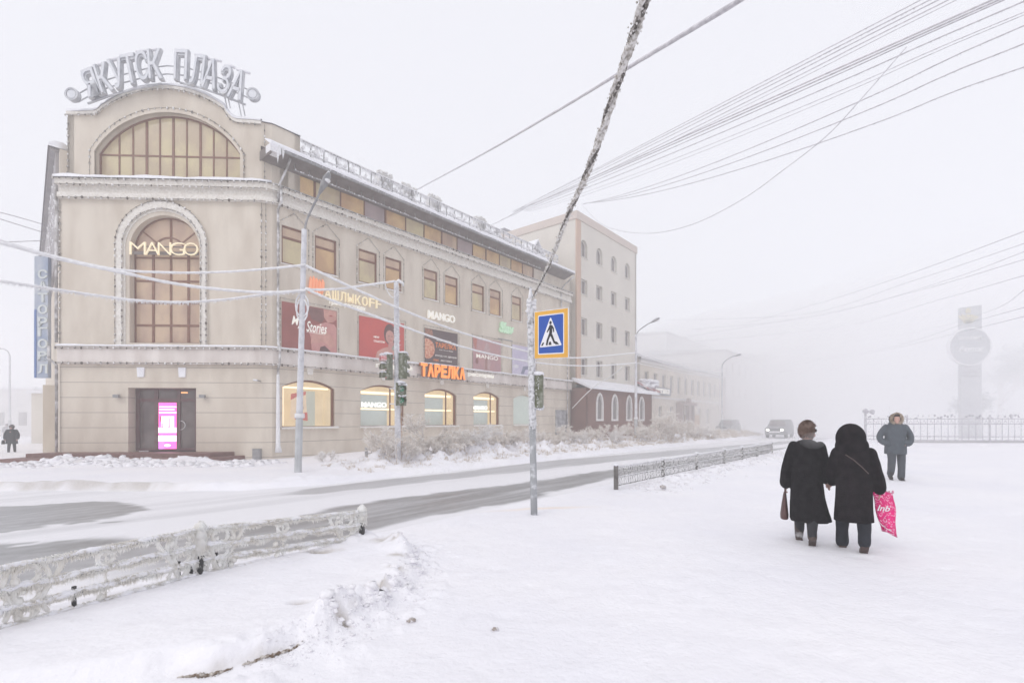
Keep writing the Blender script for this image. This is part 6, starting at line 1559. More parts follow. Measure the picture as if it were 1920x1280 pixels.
# (photo column, base row, height above base in metres, prototype)
bl_ = [(612,858,.8,1,'small bush by itself under the widest shop window'),(716,865,1.0,0,'low bush at the left foot of the traffic light'),(742,868,1.75,2,'tall upright bush hugging the traffic light post'),(762,866,1.5,4,'bushy shrub just right of the traffic light post'),
 (785,862,1.5,4,'wide shrub between the traffic light and the third shop window'),(805,860,1.9,2,'tall thin shrub in front of the third shop window'),(826,860,1.5,4,'shrub right below the third shop window'),(848,858,1.2,0,'spreading shrub right of the third shop window'),
 (868,855,1.6,4,'shrub with fan shaped twigs between two shop windows'),(890,853,1.1,3,'low shrub under the left side of the fourth shop window'),(908,852,1.4,1,'shrub under the middle of the fourth shop window'),(930,850,1.3,4,'shrub under the right side of the fourth shop window'),
 (950,848,1.1,0,'low shrub before the fifth shop window'),(970,847,1.5,4,'upright shrub under the fifth shop window'),(986,845,1.2,1,'shrub just left of the crossing sign post'),(1015,843,1.5,4,'shrub just right of the crossing sign post'),(1035,841,1.3,0,'low shrub before the dark notice board'),
 (1058,839,1.6,4,'shrub at the corner of the shopping centre'),(1080,838,1.4,1,'shrub at the left end of the brick red annex'),(1100,836,1.3,0,'shrub before the bare left part of the annex'),(1122,835,1.6,4,'shrub under the first annex window'),(1145,834,1.5,1,'shrub under the second annex window'),
 (1168,832,1.5,4,'shrub under the third annex window'),(1190,831,1.6,0,'spreading shrub round the foot of the second lamp'),(1210,830,1.6,4,'bush under the fourth annex window'),(1228,829,2.6,2,'tall bush at the right corner of the annex'),(1246,828,2.8,4,'large rounded bush under the grey sign board'),
 (1266,826,2.6,4,'rounded bush right of the grey sign board'),(1290,824,2.0,0,'low bush before the brown porch'),(1310,823,1.8,1,'small fading bush past the brown porch'),(1330,822,1.6,0,'last fading bush of the row')]
for i, (x, y, h_, k_, lb) in enumerate(bl_):
    p = gnd(x, y, .1); bush(lb, p.x, p.y, h_/protos[k_][2]*(.95 if k_ == 2 else .74), k_, i*1.7)
# second row of small bushes, nearer the kerb, and frozen tufts
tf = MB()
for k in range(2600):
    s_ = random.uniform(-3, 46); w_ = 12.57-random.uniform(.5, 3.8); a = FA.P(s_, w_, 0); z = hz(a[0], a[1]) if k % 1 == 0 else 0
    nb_ = random.randint(3,6); hh = random.uniform(.05,.17)*(1+max(0,s_)/40)
    for q in range(nb_): tf.spike((a[0]+random.gauss(0,.05), a[1]+random.gauss(0,.05), z-.02), (random.gauss(0,.6), random.gauss(0,.6), 1), hh*random.uniform(.6,1.4), .016*(1+max(0,s_)/30))
to = obj('frozen_grass', tf, mat('frozen_grass', (.74,.71,.68), .9, (.52,.44,.36), 2.5)); to['kind'] = 'stuff'
# loose lumps: clods on the plaza
for k_, (x, y, r_, lb) in enumerate(((928,1181,.022,'small dark ice clod in the middle of the foreground snow'),(771,1165,.03,'small snow lump right of the snowy bed'),(1243,914,.06,'dark clod beside the second fence'),(1735,851,.0,''))):
    if not lb: continue
    p = gnd(x, y, hz(*gnd(x, y, 0)[:2])); b = MB()
    b.ball((p.x, p.y, p.z+r_*.4), r_, 9, 6, jit=.25, sc=(1.2,1,.7)); b.ball((p.x+r_*.8, p.y, p.z+r_*.2), r_*.5, 7, 5, jit=.25)
    tag(obj('snow_clod', b, mat('dirty_ice', (.35,.30,.27), .8, (.75,.74,.76), 40, contrast=(.45,.6))), lb, 'snow clod')
# crumbled snow around the bed edge: many small clods, one ground cover
cb = MB()
for k in range(1100):
    i = random.randint(4, 8); a_, b_ = BED[i], BED[i+1]; t_ = random.random(); o_f = abs(random.gauss(0,.18))-.05
    x = a_[0]+(b_[0]-a_[0])*t_+(o_f if i < 8 else o_f*.8)*1.0; y = a_[1]+(b_[1]-a_[1])*t_-(o_f*.5 if i > 5 else 0)+random.gauss(0,.1)
    r_ = random.uniform(.002,.007)*(2.6 if random.random() < .10 else 1)
    cb.ball((x, y, hz(x, y)+r_*.2), r_, 6, 4, jit=.35, sc=(1.3,1.1,.7))
for k in range(70):
    i = random.randint(4, 7); a_, b_ = BED[i-0], BED[i+1]; t_ = random.random()
    x = a_[0]+(b_[0]-a_[0])*t_+random.gauss(.0,.07); y = a_[1]+(b_[1]-a_[1])*t_+random.gauss(0,.07); r_ = random.uniform(.012,.05)
    cb.ball((x, y, hz(x, y)-r_*.25), r_, 7, 5, jit=.32, sc=(1.4,1.2,.9)); cb.sm[-35:] = [random.random() < .4]*35
for k in range(900):
    s_ = random.uniform(-1.5, 17); w_ = W_NEAR+1.5+random.gauss(0,.4); a = FA.P(s_, w_, 0); tq = 0
    sA_ = (2.42-A0.x)*U.x+(11.5-A0.y)*U.y
    a = FF.P(random.uniform(.1, 17), .1+abs(random.gauss(0,.45)), 0); r_ = random.uniform(.01,.045)
    cb.ball((a[0], a[1], hz(a[0], a[1])+r_*.2), r_, 6, 4, jit=.35, sc=(1.2,1.2,.7))
for k in range(330):
    x = random.uniform(-21, -9.5); y = 19.5+random.gauss(0,.9); r_ = random.uniform(.02,.15)
    cb.ball((x, y, hz(x, y)), r_, 6, 4, jit=.35, sc=(1.2,1.2,.8))
c_o = obj('snow_crumbs', cb, mat('snow_crumb', (.86,.85,.88), .8, (.80,.79,.81), 5)); c_o['kind'] = 'stuff'
# ================================================================ people
def remesh(b, vox, smooth_it=3):
    me = bpy.data.meshes.new('r'); me.from_pydata([tuple(v) for v in b.v], [], b.f); me.update()
    o = bpy.data.objects.new('r', me); col.objects.link(o)
    m = o.modifiers.new('r', 'REMESH'); m.mode = 'VOXEL'; m.voxel_size = vox
    if smooth_it: s_ = o.modifiers.new('s', 'SMOOTH'); s_.iterations = smooth_it; s_.factor = .6
    bpy.context.view_layer.update(); dg = bpy.context.evaluated_depsgraph_get()
    m2 = bpy.data.meshes.new_from_object(o.evaluated_get(dg))
    out = MB(); out.add([v.co[:] for v in m2.vertices], [tuple(p.vertices) for p in m2.polygons], 0, True)
    bpy.data.objects.remove(o); bpy.data.meshes.remove(me); bpy.data.meshes.remove(m2)
    return out
def fabric(b, amp, sc_=9, vert=.25):
    v = np.array(b.v); c = v.mean(0); n = fbm(v[:,0]*sc_+v[:,1]*sc_*.7, v[:,2]*sc_*vert+v[:,1]*3, 3)
    d = v-np.array([c[0], c[1], 0])*np.array([1,1,0]); d[:,2] = 0; l = np.linalg.norm(d, axis=1)+1e-6
    v = v+d/l[:,None]*n[:,None]*amp; b.v = [tuple(q) for q in v]; return b
def loft(b, rings, n=40, folds=0.0, ph=0.0):
    vs = []; k = len(rings); z0 = rings[-1][0]; z1 = rings[0][0]
    for (z, cx, cy, rx, ry) in rings:
        f = folds*max(0, (z1-z)/(z1-z0))**1.2
        for j in range(n):
            a = 2*math.pi*j/n; e = .86
            ca, sa = math.cos(a), math.sin(a); ca = math.copysign(abs(ca)**e, ca); sa = math.copysign(abs(sa)**e, sa)
            q = 1+f*(math.sin(a*7+ph+z*1.5)+.6*math.sin(a*11+2*ph))
            vs.append((cx+rx*ca*q, cy+ry*sa*q, z))
    fs = [(i*n+j, (i+1)*n+j, (i+1)*n+(j+1)%n, i*n+(j+1)%n) for i in range(k-1) for j in range(n)]
    fs += [tuple(range(n)), tuple((k-1)*n+j for j in range(n-1,-1,-1))]
    b.add(vs, fs, 0, True)
def limb(b, pts, rs, n=14):
    q = catmull(pts, 6); k = len(q); m = len(rs)
    rr = []
    for i in range(k):
        t = i/(k-1)*(m-1); j = min(int(t), m-2); rr.append(rs[j]+(rs[j+1]-rs[j])*(t-j))
    b.tube(q, rr, n)
    b.ball(q[0], rr[0]*.98, 12, 8); b.ball(q[-1], rr[-1]*.98, 12, 8)
def hand(b, p, d, side=1, curl=.9):
    """palm and five separate curled fingers; p wrist, d pointing down the hand"""
    p = Vector(p); d = Vector(d).normalized(); x = Vector((0,1,0)).cross(d).normalized()*side; y = d.cross(x).normalized()
    b.tube([p-d*.02, p+d*.03, p+d*.085], [.026,.036,.034], 10, flat=.5)
    for k, (off, L) in enumerate(((-.028,.055),(-.010,.068),(.009,.064),(.026,.050))):
        q0 = p+d*.08+y*off; c1 = q0+d*L*.45; c2 = c1+(d*math.cos(curl)+x*math.sin(curl))*L*.35; c3 = c2+(d*math.cos(curl*2)+x*math.sin(curl*2))*L*.3
        b.tube([q0, c1, c2, c3], [.0095,.0090,.0082,.006], 7)
    q0 = p+d*.03-y*.03; b.tube([q0, q0+d*.03-y*.02+x*.01, q0+d*.055-y*.02+x*.03], [.012,.011,.008], 7)
def headmesh(b, c, r=.098):
    """head facing +y, centred at c"""
    c = Vector(c); b.ball(c, r, 18, 14, sc=(.80,.98,1.17)); b.ball(c+Vector((0,.03,-.045)), r*.72, 14, 10, sc=(.85,1,1.05))
    b.ball(c+Vector((0,r*.95,-.01)), .016, 8, 6, sc=(.8,1.2,1.5)); b.ball(c+Vector((0,r*.93,-.025)), .014, 8, 6, sc=(1.2,1,.8))
    b.ball(c+Vector((0,r*.82,-.062)), .022, 8, 6, sc=(1.2,.6,.5)); b.ball(c+Vector((0,r*.72,-.095)), .028, 8, 6)
    for sg in (-1,1):
        b.ball(c+Vector((sg*r*.82,-.005,-.01)), .026, 8, 6, sc=(.4,.8,1.25)); b.ball(c+Vector((sg*.033,r*.78,.028)), .02, 8, 6, sc=(1.3,.7,.5)); b.ball(c+Vector((sg*.045,r*.70,-.03)), .024, 8, 6)
skin = mat('cold_skin', (.52,.31,.25), .6, (.46,.26,.21), 8); M['coat'] = mat('black_fur_coat', (.006,.005,.006), .95, (.016,.014,.016), 14, .9, 90, spec=.1)
M['coat2'] = mat('black_wool_coat', (.006,.005,.006), .95, (.018,.013,.016), 12, .8, 90, spec=.1)
def nar(Mx, k): return Mx @ Matrix.Scale(k, 4, (1,0,0))
def place(b, Mx): b.v = [tuple(Mx @ Vector(q)) for q in b.v]; return b
def person(label, x, y, z, ang, grp=None):
    t = thing('person', label, 'person', (x, y, z), grp); Mx = Matrix.Translation((x,y,z)) @ Matrix.Rotation(ang, 4, 'Z'); return t, Mx
# local axes: +y is the walking direction, x to the walker's right
# ---- left woman
wp = gnd(1512, 1018, 0); ang = -math.atan2(.46, .89)
t, Mx = person('person with short brown hair in a long black coat, walking away with a brown handbag', wp.x, wp.y, hz(wp.x, wp.y), ang)
b = MB(); headmesh(b, (.0,0,0)); q = Matrix.Translation((.01,.03,1.44)) @ Matrix.Rotation(R(-48), 4, 'Z') @ Matrix.Rotation(R(-10), 4, 'X'); b.v = [(v_[0]*1.0, v_[1], v_[2]) for v_ in b.v]; place(b, Matrix.Scale(1.22, 4, (1,0,0)) @ q)
limb(b, [(0,0,1.18),(0,.01,1.28),(.01,.02,1.37)], [.075,.055,.055]); b.ball((0,0,1.10), .13, 14, 10, sc=(1.1,.6,1))
limb(b, [(0,0,1.10),(0,0,1.0),(0,0,.85)], [.10,.10,.12])
limb(b, [(-.09,0,.82),(-.085,.10,.46),(-.078,.16,.10)], [.07,.045,.03]); limb(b, [(.09,0,.82),(.08,-.06,.46),(.06,-.19,.16)], [.07,.045,.03])
limb(b, [(-.2,0,1.24),(-.27,.02,.98),(-.29,.06,.76)], [.055,.045,.032]); limb(b, [(.2,0,1.24),(.25,.03,.98),(.27,.13,.82)], [.055,.045,.032])
hand(b, (-.29,.06,.75), (-.05,.1,-1), -1); hand(b, (.28,.15,.80), (.3,.6,-.5), 1)
obj('body', place(remesh(b, .009, 2), nar(Mx, .80)), skin, t)
b = MB()
loft(b, [(1.345,0,.01,.055,.06),(1.325,0,0,.12,.09),(1.27,0,0,.195,.125),(1.15,0,0,.215,.15),(.98,0,0,.215,.155),(.80,.0,-.01,.225,.17),(.60,.01,-.01,.245,.18),(.42,.03,-.01,.265,.19),(.30,.05,0,.285,.195),(.285,.05,0,.272,.185)], 48, .045, .7)
limb(b, [(-.185,0,1.24),(-.25,.0,1.08),(-.285,.02,.92),(-.30,.05,.77)], [.085,.085,.088,.092]); limb(b, [(.185,0,1.24),(.24,.0,1.06),(.27,.05,.93),(.275,.12,.84)], [.085,.085,.085,.080])
obj('coat', place(fabric(remesh(b, .013, 3), .035), nar(Mx, .80)), M['coat'], t)
b = MB(); b.ball((0,0,0), .108, 22, 14, sc=(.87,1.06,1.14)); 
v = np.array(b.v); v[:,1] = np.where((v[:,2] < .035) & (v[:,1] > .035), .035+(v[:,1]-.035)*.1, v[:,1]); v[:,2] = np.maximum(v[:,2], -.085); b.v = [tuple(q_) for q_ in v]
for k in range(2200):
    a_, e_ = random.uniform(0, 6.28), random.uniform(-.9, 1.5); d_ = Vector((math.cos(a_)*math.cos(e_), math.sin(a_)*math.cos(e_), math.sin(e_)))
    if d_.y > .35 and d_.z < .4: continue
    b.spike(Vector((d_.x*.088, d_.y*.106, d_.z*.118)), (d_.x*.5+random.gauss(0,.2), d_.y*.5+random.gauss(0,.2), -.35+d_.z*.6), random.uniform(.015,.03), .004)
q2 = Matrix.Translation((.01,.02,1.465)) @ Matrix.Rotation(R(-48), 4, 'Z'); obj('hair', place(place(b, q2), Mx), mat('short_brown_hair', (.11,.065,.045), .7, (.28,.20,.17), 9, .5, 90, contrast=(.4,.65)), t)
b = MB()
for sg in (-1,1): b.ball((sg*.035,.092,-.005), .026, 10, 6, sc=(1.1,.25,.9))
b.tube([(-.035,.098,0),(.035,.098,0)], .004, 5); b.tube([(.06,.085,0),(.088,.0,.0)], .004, 5); b.tube([(-.06,.085,0),(-.088,.0,.0)], .004, 5)
obj('glasses', place(place(b, q2), Mx), M['black'], t)
trs = mat('dark_trousers', (.02,.02,.025), .9, (.03,.03,.035), 10); boot = mat('brown_boot', (.065,.045,.038), .7, (.55,.54,.55), 7, contrast=(.55,.7))
def boot_mesh(ax_, ay_, z, pitch, hgt=.30, r_=.060, heel=.03):
    b = MB(); limb(b, [(0,0,.07),(0,0,.2),(0,.0,hgt)], [r_*.9, r_*.95, r_*1.05]); b.ball((0,.07,.045), .05, 12, 8, sc=(.85,2.1,.8)); b.ball((0,-.02,.045), .05, 12, 8, sc=(.85,1,.9))
    b.box(-.042,.042,-.065,.165,.0,.018)
    Q = Matrix.Translation((ax_, ay_, z)) @ Matrix.Rotation(pitch, 4, 'X'); return place(b, Q)
for (ax_, ay_, z, pi_) in ((-.075,.16,0,0),(.055,-.22,.05,R(-38))):
    obj('boot', place(remesh(boot_mesh(ax_, ay_, z, pi_), .007, 2), Mx), boot, t)
for pts in ([(-.085,.05,.50),(-.082,.13,.33),(-.075,.16,.16),(-.075,.16,.10)], [(.08,-.02,.50),(.07,-.10,.34),(.058,-.185,.20),(.056,-.20,.14)]):
    b = MB(); limb(b, pts, [.085,.075,.062,.05]); obj('trouser_leg', place(remesh(b, .010, 2), nar(Mx, .9)), trs, t)
# handbag
hb_ = thing('handbag', 'brown leather handbag held by the person with short hair', 'handbag', Mx @ Vector((-.31,.08,.3)))
b = MB(); loft(b, [(.64,-.245,.08,.012,.05),(.60,-.245,.08,.02,.09),(.48,-.248,.08,.035,.13),(.34,-.25,.08,.05,.16),(.285,-.25,.08,.048,.155)], 24); obj('bag_body', place(remesh(b, .008, 2), Mx), mat('brown_leather', (.075,.030,.028), .55, (.10,.045,.04), 5), hb_)
b = MB(); b.tube([(-.243,.08+.075*math.cos(a_*.35), .62+.10*math.sin(a_*.35)) for a_ in range(10)], .008, 7); obj('handle', place(b, Mx), mat('strap_leather', (.10,.05,.045), .5), hb_)
bc = MB(); c_ = Mx @ Vector((.06,-.10,1.33)); bc.ball(c_, 1, 20, 14, sc=(.15,.15,.11), jit=.04); c_ = Mx @ Vector((.14,.06,1.40)); bc.ball(c_, 1, 16, 12, sc=(.10,.10,.08), jit=.04)
bm_ = bpy.data.materials.new('breath_vapour'); bm_.use_nodes = True; nt = bm_.node_tree; nt.nodes.clear(); bo_ = nt.nodes.new('ShaderNodeOutputMaterial'); pv = nt.nodes.new('ShaderNodeVolumePrincipled'); pv.inputs['Color'].default_value = (.97,.97,.98,1); pv.inputs['Density'].default_value = .8; nt.links.new(pv.outputs[0], bo_.inputs['Volume'])
br_ = obj('breath_cloud', bc, bm_); br_['kind'] = 'stuff'
# ---- right woman with hood
wq = gnd(1600, 1031, 0)
t, Mx = person('person in a black hooded coat and dark jeans, walking away with a pink bag', wq.x, wq.y, hz(wq.x, wq.y), ang)
b = MB(); headmesh(b, (0,0,0)); place(b, Matrix.Translation((-.02,.06,1.38))); limb(b, [(0,0,1.13),(0,.02,1.22),(0,.04,1.31)], [.075,.055,.055]); b.ball((0,0,1.06), .13, 14, 10, sc=(1.1,.6,1)); limb(b, [(0,0,1.05),(0,0,.95),(0,0,.84)], [.10,.10,.12])
limb(b, [(-.09,0,.80),(-.105,.05,.46),(-.10,.13,.10)], [.07,.045,.03]); limb(b, [(.09,0,.80),(.10,-.03,.46),(.088,-.18,.15)], [.07,.045,.03])
limb(b, [(-.2,0,1.18),(-.25,.04,.96),(-.25,.13,.82)], [.055,.045,.032]); limb(b, [(.2,0,1.18),(.27,.0,.95),(.315,.02,.75)], [.055,.045,.032])
hand(b, (-.25,.14,.80), (-.3,.5,-.6), -1); hand(b, (.315,.02,.73), (.05,.05,-1), 1, 1.2)
obj('body', place(remesh(b, .009, 2), nar(Mx, .84)), skin, t)
b = MB()
loft(b, [(1.32,0,.02,.10,.09),(1.26,0,0,.19,.13),(1.14,0,0,.225,.15),(.98,0,0,.218,.155),(.80,.0,0,.222,.165),(.60,.0,0,.232,.175),(.42,.0,0,.242,.18),(.355,.0,0,.245,.185)], 48, .032, 1.9)
limb(b, [(-.20,0,1.18),(-.25,.02,1.02),(-.265,.07,.90),(-.25,.13,.83)], [.088,.085,.082,.075]); limb(b, [(.20,0,1.18),(.255,.0,1.02),(.30,.01,.88),(.315,.02,.77)], [.088,.086,.085,.086])
obj('coat', place(fabric(remesh(b, .013, 3), .026), nar(Mx, .84)), M['coat2'], t)
b = MB(); b.ball((-.025,.03,1.375), .175, 26, 18, sc=(.92,1.0,1.05)); b.ball((-.02,-.02,1.28), .165, 22, 14, sc=(1.08,.95,.85)); b.ball((-.02,.05,1.46), .10, 18, 12, sc=(.9,1.2,.9))
hd = fabric(remesh(b, .012, 4), .012); obj('hood', place(hd, Mx), M['coat2'], t)
b = MB(); b.tube([(-.10,-.165,1.18),(-.02,-.19,1.12),(.06,-.185,1.04),(.13,-.165,.96)], .007, 6); obj('strap', place(b, Mx), mat('strap_brown', (.09,.06,.055), .6), t)
jn = mat('dark_jeans', (.008,.010,.016), .9, (.014,.017,.026), 9)
for pts, rs in (([(-.10,.0,.60),(-.105,.05,.40),(-.105,.11,.22),(-.10,.13,.06)], [.09,.08,.068,.074]), ([(.10,.0,.60),(.105,-.03,.40),(.095,-.13,.22),(.085,-.19,.13)], [.09,.08,.068,.066])):
    b = MB(); limb(b, pts, rs); obj('trouser_leg', place(fabric(remesh(b, .011, 2), .012, 14), Mx), jn, t)
for (ax_, ay_, z, pi_) in ((-.10,.14,0,0),(.085,-.20,.045,R(-42))):
    obj('shoe', place(remesh(boot_mesh(ax_, ay_, z, pi_, .14, .052), .007, 2), Mx), mat('brown_shoe', (.07,.04,.035), .6, (.45,.42,.42), 9, contrast=(.6,.75)), t)
# pink shopping bag
pb = thing('shopping_bag', 'bright pink patterned shopping bag held by the hooded person', 'shopping bag', Mx @ Vector((.30,.03,.2)))
pink = mat('pink_plastic', (.80,.0,.20), .4, (.62,.0,.14), 5, .8, 14)
nt = pink.node_tree; bs = nt.nodes['Principled BSDF']; tc = nt.nodes.new('ShaderNodeTexCoord'); vo = nt.nodes.new('ShaderNodeTexNoise'); vo.inputs['Scale'].default_value = 24; vo.inputs['Detail'].default_value = 1; vo.inputs['Distortion'].default_value = 2.5
nt.links.new(tc.outputs['Object'], vo.inputs['Vector']); rp_ = nt.nodes.new('ShaderNodeMapRange'); rp_.inputs[1].default_value = .575; rp_.inputs[2].default_value = .60; nt.links.new(vo.outputs[0], rp_.inputs[0])
mx_ = nt.nodes.new('ShaderNodeMix'); mx_.data_type = 'RGBA'; src_ = bs.inputs['Base Color'].links[0].from_socket; nt.links.new(rp_.outputs[0], mx_.inputs[0]); nt.links.new(src_, mx_.inputs[6]); mx_.inputs[7].default_value = (.85,.45,.60,1); nt.links.new(mx_.outputs[2], bs.inputs['Base Color'])
b = MB(); n_ = 14; rows_ = 12; vs = []
for side in (1,-1):
    for i in range(rows_+1):
        v_ = i/rows_
        for j in range(n_+1):
            u_ = j/n_; wv_ = .022+.03*math.sin(u_*math.pi)*(.35+v_*.8)
            xx = .185+.10*v_+u_*(.215)-.065*v_*u_+.008*math.sin(v_*9+u_*4); zz_ = .735-v_*.475+.022*math.sin(u_*5+v_*6)*.6-(.05*u_ if v_ > .9 else 0)
            vs.append((xx, .02+side*(wv_+.010*math.sin(u_*14+v_*11)*v_), zz_))
m_ = (n_+1)*(rows_+1)
for s_ in range(2):
    for i in range(rows_):
        for j in range(n_):
            a_ = s_*m_+i*(n_+1)+j; f_ = (a_, a_+1, a_+n_+2, a_+n_+1); b.f.append(f_ if s_ == 0 else f_[::-1]); b.m.append(0); b.sm.append(True)
for j in range(n_): a_ = rows_*(n_+1)+j; b.f.append((a_, a_+1, m_+a_+1, m_+a_)); b.m.append(0); b.sm.append(True)
for i in range(rows_):
    for j in (0, n_): a_ = i*(n_+1)+j; b.f.append((a_, a_+n_+1, m_+a_+n_+1, m_+a_)); b.m.append(0); b.sm.append(True)
b.v = vs; obj('bag_body', place(b, Mx), pink, pb)
b = MB(); FP = Frame((0,0),(1,0))
vsx, fsx = text_mesh('Inb', .10, .002, 0, .001, .3); b.add([(.29+v_[0], -.046-v_[2], .54+v_[1]) for v_ in vsx], fsx); b.tube([(.25,-.035,.38),(.28,-.047,.34),(.33,-.052,.30),(.37,-.046,.28)], .004, 5); obj('lettering', place(b, Mx), M['white'], pb)
b = MB()
for q in range(26): b.ball((.20+.2*random.random(), .02+random.uniform(-.02,.02), .735+random.uniform(-.01,.015)), random.uniform(.006,.016), 6, 4, jit=.3)
b.tube([(.25,.02,.73),(.27,.02,.70),(.30,.02,.70),(.32,.02,.73)], .012, 6); obj('handle', place(b, Mx), mat('pale_pink', (.75,.35,.48), .5), pb)
# ---- man coming towards the camera
mp = gnd(1679, 899, 0)
t, Mx = person('person in a dark parka with a fur hood, walking this way with hands in pockets', mp.x, mp.y, hz(mp.x, mp.y), R(180)-math.atan2(.55,.83)*.6)
b = MB(); headmesh(b, (0,0,0), .102); place(b, Matrix.Translation((0,.05,1.64))); limb(b, [(0,0,1.38),(0,.02,1.48),(0,.03,1.58)], [.085,.065,.06]); b.ball((0,0,1.32), .17, 14, 10, sc=(1.1,.7,1)); limb(b, [(0,0,1.25),(0,0,1.1),(0,0,.95)], [.12,.12,.13])
limb(b, [(-.10,0,.92),(-.125,.02,.50),(-.12,.02,.10)], [.075,.05,.035]); limb(b, [(.10,0,.92),(.11,.085,.55),(.11,-.01,.16)], [.075,.05,.035])
limb(b, [(-.22,0,1.42),(-.36,-.04,1.16),(-.24,.14,1.02)], [.06,.05,.035]); limb(b, [(.22,0,1.42),(.36,-.04,1.16),(.24,.14,1.02)], [.06,.05,.035]); hand(b, (-.22,.10,1.00), (.5,.1,-.8), -1); hand(b, (.22,.10,1.00), (-.5,.1,-.8), 1)
obj('body', place(remesh(b, .010, 2), Mx), skin, t)
pk = mat('slate_parka', (.052,.064,.078), .85, (.075,.09,.105), 7)
b = MB(); loft(b, [(1.55,0,.02,.09,.08),(1.49,0,0,.20,.13),(1.38,0,0,.25,.165),(1.18,0,0,.255,.175),(1.0,0,0,.26,.18),(.82,0,0,.268,.185),(.70,0,0,.27,.185)], 44, .010, .4)
for sg in (-1,1): limb(b, [(sg*.235,0,1.42),(sg*.33,-.03,1.28),(sg*.375,-.03,1.14),(sg*.33,.06,1.03),(sg*.25,.14,.99)], [.085,.085,.082,.080,.080])
obj('parka', place(fabric(remesh(b, .014, 3), .025), nar(Mx, .93)), pk, t)
b = MB(); b.ball((0,-.02,1.64), .155, 22, 16, sc=(.95,.95,1.02)); b.ball((0,-.02,1.52), .15, 16, 10, sc=(1.05,.9,.6)); obj('hood', place(remesh(b, .012, 3), Mx), pk, t)
b = MB()
for k in range(2600):
    a_ = random.uniform(0,6.28); r_ = random.uniform(.085,.13); p = Vector((math.cos(a_)*r_, .085+random.uniform(-.04,.03), 1.64+math.sin(a_)*r_*1.12)); b.spike(p, (math.cos(a_), random.uniform(0,.9), math.sin(a_)), random.uniform(.03,.06), .006)
b.tube([(math.cos(i*.524)*.11, .07, 1.64+math.sin(i*.524)*.125) for i in range(13)], .035, 8, jit=.1)
obj('fur_trim', place(b, Mx), mat('tan_fur', (.30,.22,.15), .9, (.52,.44,.36), 14), t)
b = MB(); b.ball((0,.05,1.74), .10, 14, 8, sc=(.95,1,.5)); obj('hat', place(b, Mx), mat('dark_knit_hat', (.04,.03,.03), .9), t)
for pts, rs in (([(-.11,.0,.90),(-.125,.02,.60),(-.125,.03,.30),(-.12,.02,.08)], [.115,.10,.085,.085]), ([(.11,.0,.90),(.11,.09,.60),(.11,.05,.32),(.11,-.01,.17)], [.115,.10,.085,.082])):
    b = MB(); limb(b, pts, rs); obj('trouser_leg', place(fabric(remesh(b, .012, 2), .014, 12), Mx), mat('grey_trousers', (.06,.068,.08), .9), t)
for (ax_, ay_, z, pi_) in ((-.12,.03,0,0),(.11,-.04,.06,R(-30))): obj('boot', place(remesh(boot_mesh(ax_, ay_, z, pi_, .16, .055), .008, 2), Mx), mat('dark_boot', (.03,.025,.025), .6), t)
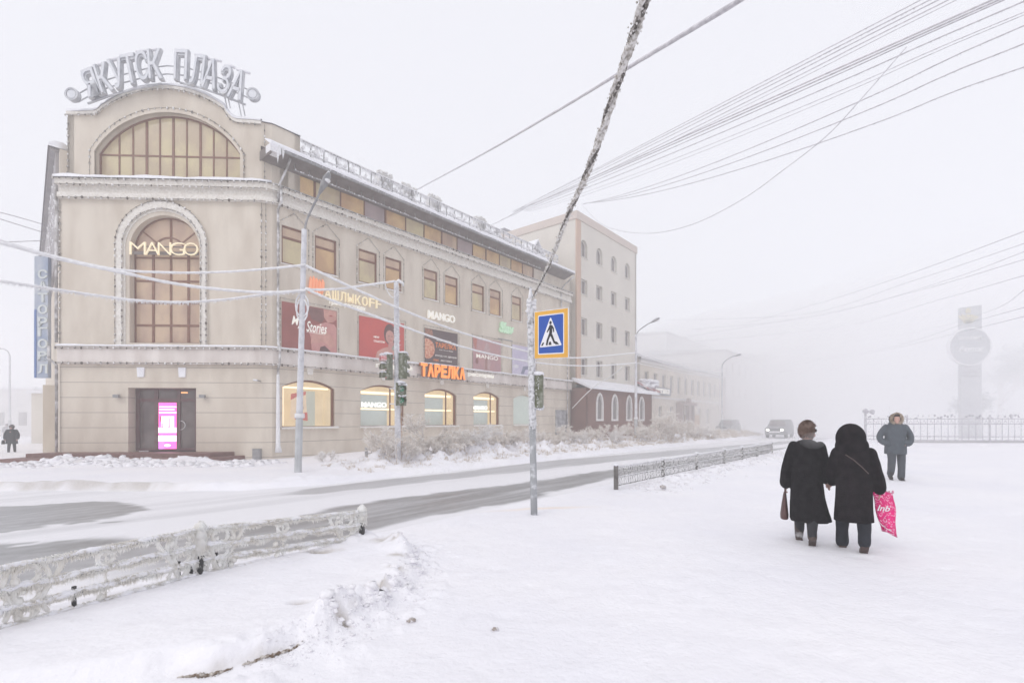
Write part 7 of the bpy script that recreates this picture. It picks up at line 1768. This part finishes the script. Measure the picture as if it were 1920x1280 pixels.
# ---- walker far left
lp = Vector((-28.9, 28.8, 0)); zl = hz(lp.x, lp.y); print('left ground', zl)
lp = gnd(22, 847, zl); 
def simple_walker(label, x, y, h, dark):
    t, Mx = person(label, x, y, hz(x, y), R(200)); k = h/1.65; Mx = Mx @ Matrix.Scale(k, 4)
    b = MB(); headmesh(b, (0,.02,1.50)); limb(b, [(0,0,1.25),(0,0,1.34),(0,.01,1.42)], [.08,.06,.055]); limb(b, [(0,0,1.2),(0,0,1.0),(0,0,.86)], [.16,.14,.17])
    for sg in (-1,1):
        limb(b, [(sg*.09,0,.84),(sg*.1,.05*sg,.46),(sg*.1,.1*sg,.08)], [.09,.06,.045]); limb(b, [(sg*.2,0,1.28),(sg*.28,0,1.02),(sg*.28,.06,.80)], [.055,.045,.032]); hand(b, (sg*.28,.06,.79), (0,.1,-1), sg)
    obj('body', place(remesh(b, .012, 2), Mx), skin, t)
    b = MB(); loft(b, [(1.40,0,.01,.07,.07),(1.34,0,0,.19,.13),(1.15,0,0,.24,.16),(.9,0,0,.25,.17),(.62,0,0,.27,.18),(.50,0,0,.28,.19)], 36, .02)
    for sg in (-1,1): limb(b, [(sg*.2,0,1.28),(sg*.29,0,1.06),(sg*.30,.04,.84)], [.09,.088,.085])
    obj('coat', place(remesh(b, .018, 2), Mx), dark, t)
    b = MB(); b.ball((0,-.01,1.52), .135, 16, 12, sc=(.95,1,1.05)); obj('hat', place(b, Mx), mat('dark_fur_hat', (.06,.05,.05), .9, (.12,.1,.1), 20), t)
    for sg in (-1,1): b = MB(); limb(b, [(sg*.10,.02*sg,.6),(sg*.10,.07*sg,.3),(sg*.10,.1*sg,.04)], [.09,.075,.06]); obj('boot', place(b, Mx), mat('felt_boot', (.03,.03,.035), .9), t)
    return Mx
Mx = simple_walker('person in a dark knee length coat walking in the fog at the far left', lp.x, lp.y, 50/930*lp.y+.05, mat('dark_blue_coat', (.015,.018,.024), .9))
b = MB(); loft(b, [(.74,.36,.05,.03,.06),(.70,.37,.05,.05,.12),(.52,.37,.05,.06,.14),(.48,.37,.05,.05,.13)], 16); tag(obj('handbag', place(b, Mx), M['black']), 'black bag carried by the person at the far left', 'handbag')
q = gnd(13, 824, zl); simple_walker('faint second person far behind the walker at the left edge', q.x, q.y, 1.6, mat('grey_coat', (.30,.30,.32), .9))
# ================================================================ freezing fog
hb = MB(); hb.box(-200, 250, -30, 345, -1.6, 27.5)
hm = bpy.data.materials.new('freezing_fog'); hm.use_nodes = True; nt = hm.node_tree; nt.nodes.clear()
ho = nt.nodes.new('ShaderNodeOutputMaterial'); pv = nt.nodes.new('ShaderNodeVolumePrincipled')
pv.inputs['Color'].default_value = (.985, .985, .990, 1); pv.inputs['Density'].default_value = .0058; pv.inputs['Anisotropy'].default_value = .2
nt.links.new(pv.outputs[0], ho.inputs['Volume'])
hz_o = obj('haze', hb, hm); hz_o['kind'] = 'stuff'
# denser drifts of ice fog: over the far street and park, round the stele, down the side street
for (cx_, cy_, cz_, rx_, ry_, rz_, dn_) in ((75,100,4,72,79,20,.030),(48,40,3,30,20,15,.021),(-52,58,2,24,24,12,.022)):
    fb = MB(); fb.ball((cx_,cy_,cz_), 1, 48, 24, sc=(rx_,ry_,rz_))
    fm = bpy.data.materials.new('dense_fog'); fm.use_nodes = True; nt = fm.node_tree; nt.nodes.clear()
    fo = nt.nodes.new('ShaderNodeOutputMaterial'); pv = nt.nodes.new('ShaderNodeVolumePrincipled')
    pv.inputs['Color'].default_value = (.995, .994, .997, 1); pv.inputs['Density'].default_value = dn_; pv.inputs['Anisotropy'].default_value = .2
    nt.links.new(pv.outputs[0], fo.inputs['Volume'])
    fo_ = obj('fog_bank', fb, fm); fo_['kind'] = 'stuff'
